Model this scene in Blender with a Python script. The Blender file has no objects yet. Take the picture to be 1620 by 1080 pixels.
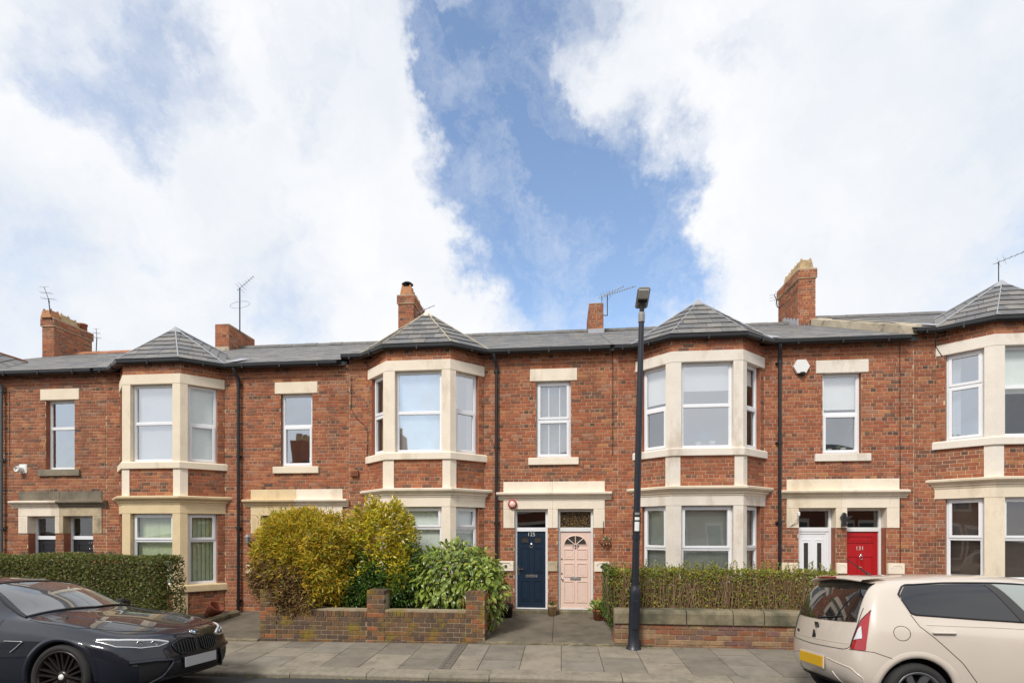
import bpy, math, random
from mathutils import Vector, Matrix, noise
R = math.radians
rnd = random.Random(7)
scene = bpy.context.scene
COL = scene.collection
PI = math.pi

# ------------------------------------------------------------------ camera, sky, sun, exposure
YAW = math.atan(78 / 806.0)
cam_d = bpy.data.cameras.new('camera')
cam_d.sensor_width = 36.0
cam_d.lens = 806.0 / 1620.0 * 36.0
cam_d.shift_y = 298.0 / 1620.0
cam_d.clip_start = 0.1
cam_d.clip_end = 2000
cam = bpy.data.objects.new('camera', cam_d)
cam.location = (0, 0, 2.06)
cam.rotation_euler = (R(90), 0, YAW)
COL.objects.link(cam)
scene.camera = cam

SUN_EL, SUN_AZ = R(47), R(205)      # azimuth clockwise from +Y
world = bpy.data.worlds.new('World')
scene.world = world
world.use_nodes = True
def build_world():
    nt = world.node_tree; N = nt.nodes; L = nt.links
    N.clear()
    out = N.new('ShaderNodeOutputWorld')
    bg = N.new('ShaderNodeBackground'); bg.inputs['Strength'].default_value = 0.105
    L.new(bg.outputs[0], out.inputs[0])
    sky = N.new('ShaderNodeTexSky'); sky.sky_type = 'NISHITA'; sky.sun_disc = False
    sky.sun_elevation = SUN_EL; sky.sun_rotation = SUN_AZ
    sky.air_density = 1.1; sky.dust_density = 0.6; sky.ozone_density = 2.0
    hs = N.new('ShaderNodeHueSaturation'); hs.inputs['Saturation'].default_value = 0.95; hs.inputs['Value'].default_value = SKYV
    L.new(sky.outputs[0], hs.inputs['Color'])
    tc = N.new('ShaderNodeTexCoord')
    nz = N.new('ShaderNodeVectorMath'); nz.operation = 'NORMALIZE'; L.new(tc.outputs['Generated'], nz.inputs[0])
    # domain warp for wispy cloud edges
    wn = N.new('ShaderNodeTexNoise'); wn.inputs['Scale'].default_value = 4.5; wn.inputs['Detail'].default_value = 7; wn.inputs['Roughness'].default_value = .62
    L.new(nz.outputs[0], wn.inputs['Vector'])
    wv = N.new('ShaderNodeVectorMath'); wv.operation = 'MULTIPLY_ADD'
    wv.inputs[1].default_value = (.36, .36, .36); L.new(wn.outputs['Color'], wv.inputs[0])
    off = N.new('ShaderNodeVectorMath'); off.operation = 'SUBTRACT'; off.inputs[1].default_value = (.18, .18, .18)
    L.new(nz.outputs[0], off.inputs[0]); L.new(off.outputs[0], wv.inputs[2])
    wnorm = N.new('ShaderNodeVectorMath'); wnorm.operation = 'NORMALIZE'; L.new(wv.outputs[0], wnorm.inputs[0])
    n1 = N.new('ShaderNodeTexNoise'); n1.inputs['Scale'].default_value = 2.1; n1.inputs['Detail'].default_value = 9
    n1.inputs['Roughness'].default_value = .60; L.new(wv.outputs[0], n1.inputs['Vector'])
    cov = N.new('ShaderNodeMath'); cov.operation = 'ADD'; 
    con = N.new('ShaderNodeMapRange'); con.clamp = False; con.inputs['From Min'].default_value = .3; con.inputs['From Max'].default_value = .7; con.inputs['To Min'].default_value = .18; con.inputs['To Max'].default_value = .82
    L.new(n1.outputs['Fac'], con.inputs['Value']); L.new(con.outputs[0], cov.inputs[0]); cov.inputs[1].default_value = 0.20
    last = cov.outputs[0]
    # breaks of open blue between the cloud banks: (direction, inner cos, outer cos, depth)
    for (d, rin, rout, amt) in HOLES:
        v = Vector(d).normalized()
        dp = N.new('ShaderNodeVectorMath'); dp.operation = 'DOT_PRODUCT'; dp.inputs[1].default_value = v
        L.new(wnorm.outputs[0], dp.inputs[0])
        mr = N.new('ShaderNodeMapRange'); mr.interpolation_type = 'SMOOTHSTEP'
        mr.inputs['From Min'].default_value = math.cos(R(rout)); mr.inputs['From Max'].default_value = math.cos(R(rin))
        mr.inputs['To Min'].default_value = 0; mr.inputs['To Max'].default_value = -amt
        L.new(dp.outputs['Value'], mr.inputs['Value'])
        ad = N.new('ShaderNodeMath'); ad.operation = 'ADD'; L.new(last, ad.inputs[0]); L.new(mr.outputs[0], ad.inputs[1])
        last = ad.outputs[0]
    ramp = N.new('ShaderNodeMapRange'); ramp.interpolation_type = 'SMOOTHSTEP'
    ramp.inputs['From Min'].default_value = .10; ramp.inputs['From Max'].default_value = .76
    L.new(last, ramp.inputs['Value'])
    # cloud brightness: soft grey undersides
    n2 = N.new('ShaderNodeTexNoise'); n2.inputs['Scale'].default_value = 2.6; n2.inputs['Detail'].default_value = 6
    L.new(wv.outputs[0], n2.inputs['Vector'])
    cr = N.new('ShaderNodeValToRGB')
    cr.color_ramp.elements[0].position = .30; cr.color_ramp.elements[0].color = (CLO[0][0], CLO[0][1], CLO[0][2], 1)
    cr.color_ramp.elements[1].position = .62; cr.color_ramp.elements[1].color = (CLO[1][0], CLO[1][1], CLO[1][2], 1)
    L.new(n2.outputs['Fac'], cr.inputs[0])
    mix = N.new('ShaderNodeMix'); mix.data_type = 'RGBA'
    n4 = N.new('ShaderNodeTexNoise'); n4.inputs['Scale'].default_value = 7.0; n4.inputs['Detail'].default_value = 8; n4.inputs['Roughness'].default_value = .62
    L.new(wv.outputs[0], n4.inputs['Vector'])
    wm = N.new('ShaderNodeMapRange'); wm.inputs['From Min'].default_value = .46; wm.inputs['From Max'].default_value = .78; wm.inputs['To Max'].default_value = .5; L.new(n4.outputs['Fac'], wm.inputs['Value'])
    mxw = N.new('ShaderNodeMath'); mxw.operation = 'MAXIMUM'; L.new(ramp.outputs[0], mxw.inputs[0]); L.new(wm.outputs[0], mxw.inputs[1])
    L.new(mxw.outputs[0], mix.inputs[0]); L.new(hs.outputs[0], mix.inputs[6]); L.new(cr.outputs[0], mix.inputs[7])
    L.new(mix.outputs[2], bg.inputs['Color'])
SKYV = 2.15
CLO = ((7.7, 8.15, 8.8), (9.6, 9.65, 9.8))
def pdir(x, y):          # direction of a spot in the sky (used once, for the open blue between clouds)
    a, b = (x - 810) / 806.0, (838 - y) / 806.0
    return (a * math.cos(YAW) - math.sin(YAW), a * math.sin(YAW) + math.cos(YAW), b)
HOLES = [(pdir(800, 0), 2, 10, .46), (pdir(780, 130), 2, 8, .38), (pdir(790, 240), 1, 9, .40), (pdir(840, 340), 2, 11, .42), (pdir(850, 460), 2, 10, .40),
         (pdir(960, 390), 1, 10, .38), (pdir(1060, 380), 1, 5, .18), (pdir(1000, 460), 2, 9, .40), (pdir(720, 60), 1, 5, .25), (pdir(930, 270), 1, 7, .20), (pdir(150, 50), 1, 7, .26), (pdir(1610, 450), 1, 6, .18),
         (pdir(280, 90), 1, 5, .20), (pdir(160, 170), 1, 4, .16), (pdir(45, 455), 1, 6, .14), (pdir(190, 330), 1, 4, .13), (pdir(1150, 90), 1, 5, .08)]
build_world()
sun_d = bpy.data.lights.new('sun', 'SUN')
sun_d.energy = 3.0
sun_d.angle = R(14)
sun_d.color = (1.0, .955, .89)
sun = bpy.data.objects.new('sun', sun_d)
COL.objects.link(sun)
sdir = Vector((math.sin(SUN_AZ) * math.cos(SUN_EL), math.cos(SUN_AZ) * math.cos(SUN_EL), math.sin(SUN_EL)))
sun.rotation_euler = sdir.to_track_quat('Z', 'Y').to_euler()
sun.location = sdir * 60
vs = scene.view_settings
vs.view_transform = 'Standard'; vs.look = 'None'; vs.exposure = 0.0; vs.gamma = 1.0; vs.use_curve_mapping = False

# ------------------------------------------------------------------ helpers
WLOC = {}                                   # world location of every parent
def wl(o):
    return WLOC.get(o.name, Vector((0, 0, 0))) if o else Vector((0, 0, 0))
def tag(o, label=None, cat=None, group=None, kind=None):
    if label: o['label'] = label
    if cat: o['category'] = cat
    if group: o['group'] = group
    if kind: o['kind'] = kind
    return o
def empty(name, loc, label, cat, group=None):
    o = bpy.data.objects.new(name, None); COL.objects.link(o)
    o.location = loc; o.empty_display_size = .2
    WLOC[o.name] = Vector(loc)
    return tag(o, label, cat, group)
class MB:
    """collects faces in world coordinates; build() links them as one mesh object"""
    def __init__(s): s.v = []; s.f = []; s.m = []; s.c = []; s.sm = []
    def quad(s, *pts, mi=0, col=None, smooth=False):
        i = len(s.v); s.v += [tuple(p) for p in pts]; s.f.append(tuple(range(i, i + len(pts)))); s.m.append(mi)
        s.c += [col or (1, 1, 1)] * len(pts); s.sm.append(smooth)
    def mesh(s, verts, faces, mi=0, col=None, smooth=False):
        i = len(s.v); s.v += [tuple(p) for p in verts]; s.c += [col or (1, 1, 1)] * len(verts)
        for f in faces: s.f.append(tuple(a + i for a in f)); s.m.append(mi); s.sm.append(smooth)
    def box(s, x0, x1, y0, y1, z0, z1, mi=0, col=None, M=None):
        P = [Vector((x, y, z)) for z in (z0, z1) for y in (y0, y1) for x in (x0, x1)]
        if M is not None: P = [M @ p for p in P]
        s.mesh(P, [(0, 2, 3, 1), (4, 5, 7, 6), (0, 1, 5, 4), (2, 6, 7, 3), (0, 4, 6, 2), (1, 3, 7, 5)], mi, col)
    def cbox(s, x0, x1, y0, y1, z0, z1, b=.006, mi=0, col=None, M=None):
        """box with chamfered edges"""
        V = []; 
        for z, zi in ((z0, 1), (z1, -1)):
            for (x, xi, y, yi) in ((x0, 1, y0, 1), (x1, -1, y0, 1), (x1, -1, y1, -1), (x0, 1, y1, -1)):
                V += [(x + xi * b, y + yi * b, z), (x, y + yi * b, z + zi * b), (x + xi * b, y, z + zi * b)]
        P = [Vector(p) for p in V]
        if M is not None: P = [M @ p for p in P]
        g = lambda k, c, t: (k * 4 + c) * 3 + t
        F = [(g(0, 3, 0), g(0, 2, 0), g(0, 1, 0), g(0, 0, 0)), (g(1, 0, 0), g(1, 1, 0), g(1, 2, 0), g(1, 3, 0)),
             (g(0, 0, 2), g(0, 1, 2), g(1, 1, 2), g(1, 0, 2)), (g(0, 1, 1), g(0, 2, 1), g(1, 2, 1), g(1, 1, 1)),
             (g(0, 2, 2), g(0, 3, 2), g(1, 3, 2), g(1, 2, 2)), (g(0, 3, 1), g(0, 0, 1), g(1, 0, 1), g(1, 3, 1)),
             (g(0, 0, 0), g(0, 1, 0), g(0, 1, 2), g(0, 0, 2)), (g(0, 2, 0), g(0, 3, 0), g(0, 3, 2), g(0, 2, 2)),
             (g(0, 1, 0), g(0, 2, 0), g(0, 2, 1), g(0, 1, 1)), (g(0, 3, 0), g(0, 0, 0), g(0, 0, 1), g(0, 3, 1)),
             (g(1, 1, 0), g(1, 0, 0), g(1, 0, 2), g(1, 1, 2)), (g(1, 3, 0), g(1, 2, 0), g(1, 2, 2), g(1, 3, 2)),
             (g(1, 2, 0), g(1, 1, 0), g(1, 1, 1), g(1, 2, 1)), (g(1, 0, 0), g(1, 3, 0), g(1, 3, 1), g(1, 0, 1)),
             (g(0, 0, 1), g(0, 0, 2), g(1, 0, 2), g(1, 0, 1)), (g(0, 1, 2), g(0, 1, 1), g(1, 1, 1), g(1, 1, 2)),
             (g(0, 2, 1), g(0, 2, 2), g(1, 2, 2), g(1, 2, 1)), (g(0, 3, 2), g(0, 3, 1), g(1, 3, 1), g(1, 3, 2))]
        for c, (t0, t1) in ((0, (1, 2)), (1, (2, 1)), (2, (1, 2)), (3, (2, 1))):
            F.append((g(0, c, 0), g(0, c, t1), g(0, c, t0)) if c in (0, 2) else (g(0, c, 0), g(0, c, t1), g(0, c, t0)))
            F.append((g(1, c, 0), g(1, c, t0), g(1, c, t1)))
        s.mesh(P, F, mi, col)
    def tube(s, pts, r, n=8, mi=0, caps=True, smooth=True, col=None):
        pts = [Vector(p) for p in pts]; rs = r if isinstance(r, (list, tuple)) else [r] * len(pts)
        rings = []; up = None
        for i, p in enumerate(pts):
            t = (pts[min(i + 1, len(pts) - 1)] - pts[max(i - 1, 0)]).normalized()
            if up is None: up = Vector((0, 0, 1)) if abs(t.z) < .9 else Vector((1, 0, 0))
            a = t.cross(up).normalized(); b = a.cross(t).normalized(); up = b
            rings.append([p + (a * math.cos(2 * PI * k / n) + b * math.sin(2 * PI * k / n)) * rs[i] for k in range(n)])
        V = [q for rg in rings for q in rg]; F = []
        for i in range(len(pts) - 1):
            for k in range(n):
                F.append((i * n + k, i * n + (k + 1) % n, (i + 1) * n + (k + 1) % n, (i + 1) * n + k))
        s.mesh(V, F, mi, col, smooth)
        if caps:
            s.quad(*rings[0][::-1], mi=mi, col=col); s.quad(*rings[-1], mi=mi, col=col)
    def lathe(s, prof, n=24, M=None, mi=0, smooth=True, col=None):
        """profile of (radius, z) turned about local Z"""
        V = []; F = []
        for (r, z) in prof:
            for k in range(n):
                p = Vector((r * math.cos(2 * PI * k / n), r * math.sin(2 * PI * k / n), z))
                V.append(M @ p if M is not None else p)
        for i in range(len(prof) - 1):
            for k in range(n):
                F.append((i * n + k, i * n + (k + 1) % n, (i + 1) * n + (k + 1) % n, (i + 1) * n + k))
        s.mesh(V, F, mi, col, smooth)
    def prism(s, poly, d0, d1, M, mi=0, col=None):
        """2-D polygon (a, b) extruded along c; M maps (a, c, b) to the world"""
        A = [M @ Vector((a, d0, b)) for a, b in poly]; B = [M @ Vector((a, d1, b)) for a, b in poly]; n = len(poly)
        s.quad(*A, mi=mi, col=col); s.quad(*B[::-1], mi=mi, col=col)
        for i in range(n): s.quad(A[i], B[i], B[(i + 1) % n], A[(i + 1) % n], mi=mi, col=col)
    def mould(s, path, prof, mi=0, caps=True, col=None):
        """profile of (outward, z) swept along a plan polyline with mitres; outward = right of travel"""
        P = [Vector((p[0], p[1])) for p in path]; n = len(P); nrm = []
        for i in range(n - 1):
            d = (P[i + 1] - P[i]).normalized(); nrm.append(Vector((d.y, -d.x)))
        mit = []
        for i in range(n):
            if i == 0: mit.append(nrm[0])
            elif i == n - 1: mit.append(nrm[-1])
            else:
                m = (nrm[i - 1] + nrm[i]).normalized(); mit.append(m / max(.3, m.dot(nrm[i])))
        rows = [[Vector((P[i].x + mit[i].x * o, P[i].y + mit[i].y * o, z)) for (o, z) in prof] for i in range(n)]
        k = len(prof)
        for i in range(n - 1):
            for j in range(k - 1): s.quad(rows[i][j], rows[i][j + 1], rows[i + 1][j + 1], rows[i + 1][j], mi=mi, col=col)
        if caps:
            s.quad(*rows[0][::-1], mi=mi, col=col); s.quad(*rows[-1], mi=mi, col=col)
    def build(s, name, mats, parent=None, origin=None, label=None, cat=None, group=None, kind=None, weld=False):
        base = wl(parent); me = bpy.data.meshes.new(name)
        o0 = Vector(origin) if origin is not None else base
        me.from_pydata([(v[0] - o0.x, v[1] - o0.y, v[2] - o0.z) for v in s.v], [], s.f)
        if not isinstance(mats, (list, tuple)): mats = [mats]
        for m in mats: me.materials.append(m)
        if len(mats) > 1: me.polygons.foreach_set('material_index', s.m)
        if any(s.sm): me.polygons.foreach_set('use_smooth', s.sm)
        if any(c != (1, 1, 1) for c in s.c):
            at = me.color_attributes.new('tone', 'FLOAT_COLOR', 'POINT')
            at.data.foreach_set('color', [q for c in s.c for q in (c[0], c[1], c[2], 1.0)])
        me.update()
        o = bpy.data.objects.new(name, me); COL.objects.link(o)
        if parent: o.parent = parent
        o.location = o0 - base
        WLOC[o.name] = o0
        return tag(o, label, cat, group, kind)
def inst(name, me, parent, loc, rot=(0, 0, 0), scale=None):
    o = bpy.data.objects.new(name, me); COL.objects.link(o); o.parent = parent
    o.location = Vector(loc) - wl(parent); o.rotation_euler = rot
    if scale: o.scale = scale
    return o
def frame(ox, oy, dx, dy):
    """wall frame: local x along the wall, local y into the wall, local z up"""
    d = Vector((dx, dy, 0)).normalized(); n = Vector((-d.y, d.x, 0))
    return Matrix(((d.x, n.x, 0, ox), (d.y, n.y, 0, oy), (0, 0, 1, 0), (0, 0, 0, 1)))
def rects_minus(r, holes):
    out = [r]
    for h in holes:
        nxt = []
        for (a, b, c, d) in out:
            if h[0] >= b or h[1] <= a or h[2] >= d or h[3] <= c: nxt.append((a, b, c, d)); continue
            if h[2] > c: nxt.append((a, b, c, h[2]))
            if h[3] < d: nxt.append((a, b, h[3], d))
            lo, hi = max(c, h[2]), min(d, h[3])
            if h[0] > a: nxt.append((a, h[0], lo, hi))
            if h[1] < b: nxt.append((h[1], b, lo, hi))
        out = nxt
    return out

# ------------------------------------------------------------------ materials
def newmat(name):
    m = bpy.data.materials.new(name); m.use_nodes = True
    nt = m.node_tree; return m, nt.nodes, nt.links, nt.nodes['Principled BSDF']
def pm(name, col, rough=.7, var=.25, scale=6, fine=60, bump=.0, metal=0, spec=.5, tone=False, stain=None, coat=0, streak=None, stain_scale=1.2, stain_lo=.5, stain_hi=.68):
    """procedural paint / stone / brick: base colour broken by two noises, optional stain colour, bump"""
    m, N, L, b = newmat(name)
    tc = N.new('ShaderNodeTexCoord'); geo = N.new('ShaderNodeNewGeometry')
    n1 = N.new('ShaderNodeTexNoise'); n1.inputs['Scale'].default_value = scale; n1.inputs['Detail'].default_value = 6
    L.new(geo.outputs['Position'], n1.inputs['Vector'])
    n2 = N.new('ShaderNodeTexNoise'); n2.inputs['Scale'].default_value = fine; n2.inputs['Detail'].default_value = 3
    L.new(geo.outputs['Position'], n2.inputs['Vector'])
    ad = N.new('ShaderNodeMath'); ad.operation = 'MULTIPLY_ADD'; ad.inputs[1].default_value = .45
    L.new(n2.outputs['Fac'], ad.inputs[0]); 
    m2 = N.new('ShaderNodeMath'); m2.operation = 'MULTIPLY'; m2.inputs[1].default_value = .55; L.new(n1.outputs['Fac'], m2.inputs[0])
    L.new(m2.outputs[0], ad.inputs[2])
    mr = N.new('ShaderNodeMapRange'); mr.inputs['From Min'].default_value = .3; mr.inputs['From Max'].default_value = .7
    mr.inputs['To Min'].default_value = 1 - var; mr.inputs['To Max'].default_value = 1 + var * .7; mr.clamp = False
    L.new(ad.outputs[0], mr.inputs['Value'])
    mul = N.new('ShaderNodeVectorMath'); mul.operation = 'SCALE'
    if tone:
        at = N.new('ShaderNodeAttribute'); at.attribute_name = 'tone'; L.new(at.outputs['Color'], mul.inputs[0])
    else: mul.inputs[0].default_value = col[:3]
    L.new(mr.outputs[0], mul.inputs['Scale'])
    last = mul.outputs[0]
    if stain:
        n3 = N.new('ShaderNodeTexNoise'); n3.inputs['Scale'].default_value = stain_scale; n3.inputs['Detail'].default_value = 7; n3.inputs['Roughness'].default_value = .65
        if streak:
            mp = N.new('ShaderNodeMapping'); mp.inputs['Scale'].default_value = streak; L.new(geo.outputs['Position'], mp.inputs[0]); L.new(mp.outputs[0], n3.inputs['Vector'])
        else: L.new(geo.outputs['Position'], n3.inputs['Vector'])
        sr = N.new('ShaderNodeMapRange'); sr.inputs['From Min'].default_value = stain_lo; sr.inputs['From Max'].default_value = stain_hi
        sr.inputs['To Max'].default_value = stain[3]; L.new(n3.outputs['Fac'], sr.inputs['Value'])
        mx = N.new('ShaderNodeMix'); mx.data_type = 'RGBA'; L.new(sr.outputs[0], mx.inputs[0]); L.new(last, mx.inputs[6])
        mx.inputs[7].default_value = (stain[0], stain[1], stain[2], 1); last = mx.outputs[2]
    L.new(last, b.inputs['Base Color'])
    b.inputs['Roughness'].default_value = rough; b.inputs['Metallic'].default_value = metal
    b.inputs['Specular IOR Level'].default_value = spec
    if coat: b.inputs['Coat Weight'].default_value = coat; b.inputs['Coat Roughness'].default_value = .03
    if bump:
        bp = N.new('ShaderNodeBump'); bp.inputs['Strength'].default_value = bump; bp.inputs['Distance'].default_value = .01
        L.new(ad.outputs[0], bp.inputs['Height']); L.new(bp.outputs[0], b.inputs['Normal'])
    return m
def add_spots(m, col, scale, thr, amt):
    N, L = m.node_tree.nodes, m.node_tree.links; b = N['Principled BSDF']; src = b.inputs['Base Color'].links[0].from_socket
    geo = N.new('ShaderNodeNewGeometry'); v = N.new('ShaderNodeTexVoronoi'); v.inputs['Scale'].default_value = scale; L.new(geo.outputs['Position'], v.inputs['Vector'])
    mr = N.new('ShaderNodeMapRange'); mr.inputs['From Min'].default_value = thr; mr.inputs['From Max'].default_value = thr * .5; mr.inputs['To Max'].default_value = amt; L.new(v.outputs['Distance'], mr.inputs['Value'])
    mx = N.new('ShaderNodeMix'); mx.data_type = 'RGBA'; L.new(mr.outputs[0], mx.inputs[0]); L.new(src, mx.inputs[6]); mx.inputs[7].default_value = (*col, 1); L.new(mx.outputs[2], b.inputs['Base Color'])
def glassmat(name, tint, base):
    m, N, L, b = newmat(name); N.remove(b)
    out = N['Material Output']
    tr = N.new('ShaderNodeBsdfTransparent'); tr.inputs[0].default_value = (*tint, 1)
    gl = N.new('ShaderNodeBsdfGlossy'); gl.inputs['Roughness'].default_value = .015; gl.inputs[0].default_value = (.93, .96, 1, 1)
    lw = N.new('ShaderNodeLayerWeight'); lw.inputs[0].default_value = .5; fr = N.new('ShaderNodeMath'); fr.operation = 'POWER'; fr.inputs[1].default_value = 4.0; L.new(lw.outputs['Facing'], fr.inputs[0])
    geo = N.new('ShaderNodeNewGeometry'); nn = N.new('ShaderNodeTexNoise'); nn.inputs['Scale'].default_value = .9; nn.inputs['Detail'].default_value = 0; L.new(geo.outputs['Position'], nn.inputs['Vector'])
    bp = N.new('ShaderNodeBump'); bp.inputs['Strength'].default_value = .05; bp.inputs['Distance'].default_value = .2; L.new(nn.outputs['Fac'], bp.inputs['Height'])
    L.new(bp.outputs[0], gl.inputs['Normal'])
    mr = N.new('ShaderNodeMapRange'); mr.inputs['From Min'].default_value = .0; mr.inputs['To Min'].default_value = base
    L.new(fr.outputs[0], mr.inputs['Value'])
    mx = N.new('ShaderNodeMixShader'); L.new(mr.outputs[0], mx.inputs[0]); L.new(tr.outputs[0], mx.inputs[1]); L.new(gl.outputs[0], mx.inputs[2])
    L.new(mx.outputs[0], out.inputs[0])
    return m
M = {}
M['brick'] = pm('brick', (1, 1, 1), .88, .30, 9, 70, .35, tone=True, stain=(.12, .07, .05, .70), stain_scale=1.5, stain_lo=.48, stain_hi=.80, streak=(1.2, 1.2, .4), spec=.25)
M['mortar'] = pm('mortar', (.42, .28, .175), .95, .3, 12, 90, .5, stain=(.62, .47, .30, .95), stain_scale=1.1, stain_lo=.40, stain_hi=.56, spec=.15)
M['mortar_new'] = pm('mortar_new', (.54, .42, .285), .95, .25, 12, 90, .4, spec=.15)
M['brick_wall'] = pm('brick_mossy', (1, 1, 1), .9, .35, 10, 80, .4, tone=True, stain=(.23, .17, .02, .85), stain_scale=2.6, stain_lo=.53, stain_hi=.66, spec=.25)
M['mortar_wall'] = pm('mortar_grey', (.34, .28, .19), .95, .3, 10, 80, .4, stain=(.22, .17, .04, .8), stain_scale=2.6, stain_lo=.5, stain_hi=.66, spec=.15)
M['mortar_wall2'] = pm('mortar_pale', (.42, .32, .21), .95, .3, 10, 80, .4, spec=.15)
M['stone_cream'] = pm('painted_stone_cream', (.86, .755, .615), .75, .10, 3, 30, .12, stain=(.36, .25, .13, .55), stain_scale=2.0, stain_lo=.53, stain_hi=.78, streak=(1, 1, .35), spec=.3)
M['stone_grey'] = pm('painted_stone_pale', (.80, .73, .635), .75, .10, 3, 30, .12, stain=(.36, .22, .09, .65), stain_scale=1.8, stain_lo=.53, stain_hi=.74, streak=(1, 1, .4), spec=.3)
M['stone_ochre'] = pm('painted_stone_ochre', (.74, .58, .35), .75, .12, 3, 30, .12, stain=(.36, .25, .12, .5), stain_scale=2.0, stain_lo=.56, stain_hi=.76, streak=(1, 1, .35), spec=.3)
M['stone_buff'] = pm('painted_stone_buff', (.82, .71, .545), .75, .10, 3, 30, .12, stain=(.36, .25, .13, .5), stain_scale=2.0, stain_lo=.56, stain_hi=.78, streak=(1, 1, .35), spec=.3)
M['stone_bare'] = pm('weathered_stone', (.26, .22, .16), .9, .35, 4, 40, .3, stain=(.06, .055, .045, .8), stain_scale=2.0, stain_lo=.46, stain_hi=.68, spec=.2)
M['coping'] = pm('mossy_sandstone', (.24, .20, .13), .92, .35, 5, 45, .4, stain=(.07, .075, .05, .85), stain_scale=1.8, stain_lo=.42, stain_hi=.62, spec=.2)
M['slate'] = pm('slate', (1, 1, 1), .6, .25, 7, 60, .15, tone=True, stain=(.20, .19, .13, .35), stain_scale=2.2, stain_lo=.52, stain_hi=.72, spec=.45)
M['felt'] = pm('roof_underlay', (.05, .05, .055), .9, .2)
M['lead'] = pm('lead_flashing', (.36, .37, .39), .55, .2, 6, 40, .1, metal=.0, spec=.5)
M['cement'] = pm('cement_fillet', (.50, .43, .32), .92, .25, 6, 50, .4, stain=(.14, .13, .09, .7), stain_scale=3, stain_lo=.5, stain_hi=.66, spec=.2)
M['ridge_clay'] = pm('clay_ridge', (.36, .15, .08), .85, .3, 6, 50, .2)
M['ridge_grey'] = pm('grey_ridge', (.17, .165, .155), .85, .3, 6, 50, .2)
M['upvc'] = pm('white_upvc', (.84, .85, .87), .32, .05, 2, 30, 0, spec=.5)
M['wood_white'] = pm('white_painted_wood', (.80, .80, .79), .45, .08, 4, 40, .05)
M['gutter'] = pm('black_gutter', (.018, .018, .02), .38, .3, 8, 50, .05)
M['pipe_grey'] = pm('grey_pipe', (.10, .115, .12), .45, .2)
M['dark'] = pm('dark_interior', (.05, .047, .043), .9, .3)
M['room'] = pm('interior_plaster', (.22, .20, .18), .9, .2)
M['glass'] = glassmat('window_glass', (.95, .98, .97), .15)
M['glass_sky'] = glassmat('reflective_glass', (.85, .88, .90), .50)
M['glass_dk'] = glassmat('dark_glass', (.45, .46, .45), .14)
M['blind_white'] = pm('white_blind', (.86, .86, .85), .8, .06, 2, 20)
M['blind_grey'] = pm('grey_blind', (.74, .77, .73), .8, .08, 2, 20)
M['blind_green'] = pm('green_vertical_blind', (.58, .64, .42), .8, .12, 3, 20)
M['blind_brown'] = pm('brown_slat_blind', (.26, .19, .16), .6, .15, 3, 20)
M['curtain'] = pm('white_net', (.78, .79, .80), .9, .08, 3, 30)
M['curtain_brown'] = pm('brown_curtain', (.30, .22, .16), .9, .12, 3, 30)
M['pot'] = pm('clay_pot', (.46, .21, .09), .85, .3, 8, 60, .2, stain=(.12, .09, .06, .6), stain_scale=5)
M['pot_buff'] = pm('buff_clay_pot', (.52, .36, .19), .85, .3, 8, 60, .2, stain=(.14, .11, .08, .6), stain_scale=5)
M['pot_red'] = pm('red_clay_pot', (.30, .085, .045), .8, .25, 8, 60, .2)
M['metal_dark'] = pm('dark_metal', (.05, .05, .055), .4, .3, 20, 80, .05, metal=.6)
M['alu'] = pm('aerial_metal', (.30, .30, .31), .4, .2, metal=.7)
M['chrome'] = pm('chrome', (.80, .80, .80), .12, .05, metal=1.0)
M['black'] = pm('black_plastic', (.014, .014, .015), .45, .2)
M['white'] = pm('white_plastic', (.80, .80, .77), .4, .06)
M['navy'] = pm('navy_door_paint', (.010, .024, .048), .35, .12, 3, 60, .04)
M['pink'] = pm('pink_door_paint', (.80, .60, .505), .45, .05, 3, 60, .03)
M['red'] = pm('red_door_paint', (.44, .012, .016), .33, .12, 3, 60, .04)
M['door_black'] = pm('black_door_paint', (.018, .018, .022), .38, .12, 3, 60, .04)
M['concrete'] = pm('path_concrete', (.17, .145, .11), .92, .3, 3.5, 70, .3, stain=(.075, .07, .055, .7), stain_scale=1.6, stain_lo=.48, stain_hi=.7, spec=.2)
M['soil'] = pm('garden_soil', (.05, .036, .024), .97, .4, 12, 60, .8)
M['asphalt'] = pm('asphalt', (.052, .052, .054), .88, .35, 40, 220, .5, stain=(.09, .085, .075, .6), stain_scale=2.0, stain_lo=.5, stain_hi=.7, spec=.3)
M['slab'] = pm('paving_slab', (1, 1, 1), .9, .22, 5, 90, .25, tone=True, stain=(.11, .095, .07, .55), stain_scale=2.2, stain_lo=.5, stain_hi=.72, spec=.25)
add_spots(M['slab'], (.08, .072, .06), 4.0, .13, .55)
M['kerb'] = pm('kerb_stone', (1, 1, 1), .88, .28, 14, 110, .35, tone=True, stain=(.09, .085, .065, .6), stain_scale=2.4, stain_lo=.5, stain_hi=.7, spec=.25)
M['joint'] = pm('joint_dirt', (.05, .043, .03), .97, .4, 10, 80, .4)
M['terracotta'] = pm('terracotta', (.34, .13, .065), .85, .25, 10, 60, .2)
M['post'] = pm('lamp_post_paint', (.016, .019, .028), .38, .25, 8, 60, .06)
M['lamp_grey'] = pm('lantern_grey', (.26, .25, .24), .45, .15)
M['lens'] = pm('lamp_lens', (.70, .70, .68), .2, .1)
M['alarm_red'] = pm('alarm_red', (.42, .04, .04), .4, .1)
M['amber'] = pm('amber_leaded', (1, .6, .2), .3)
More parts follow.
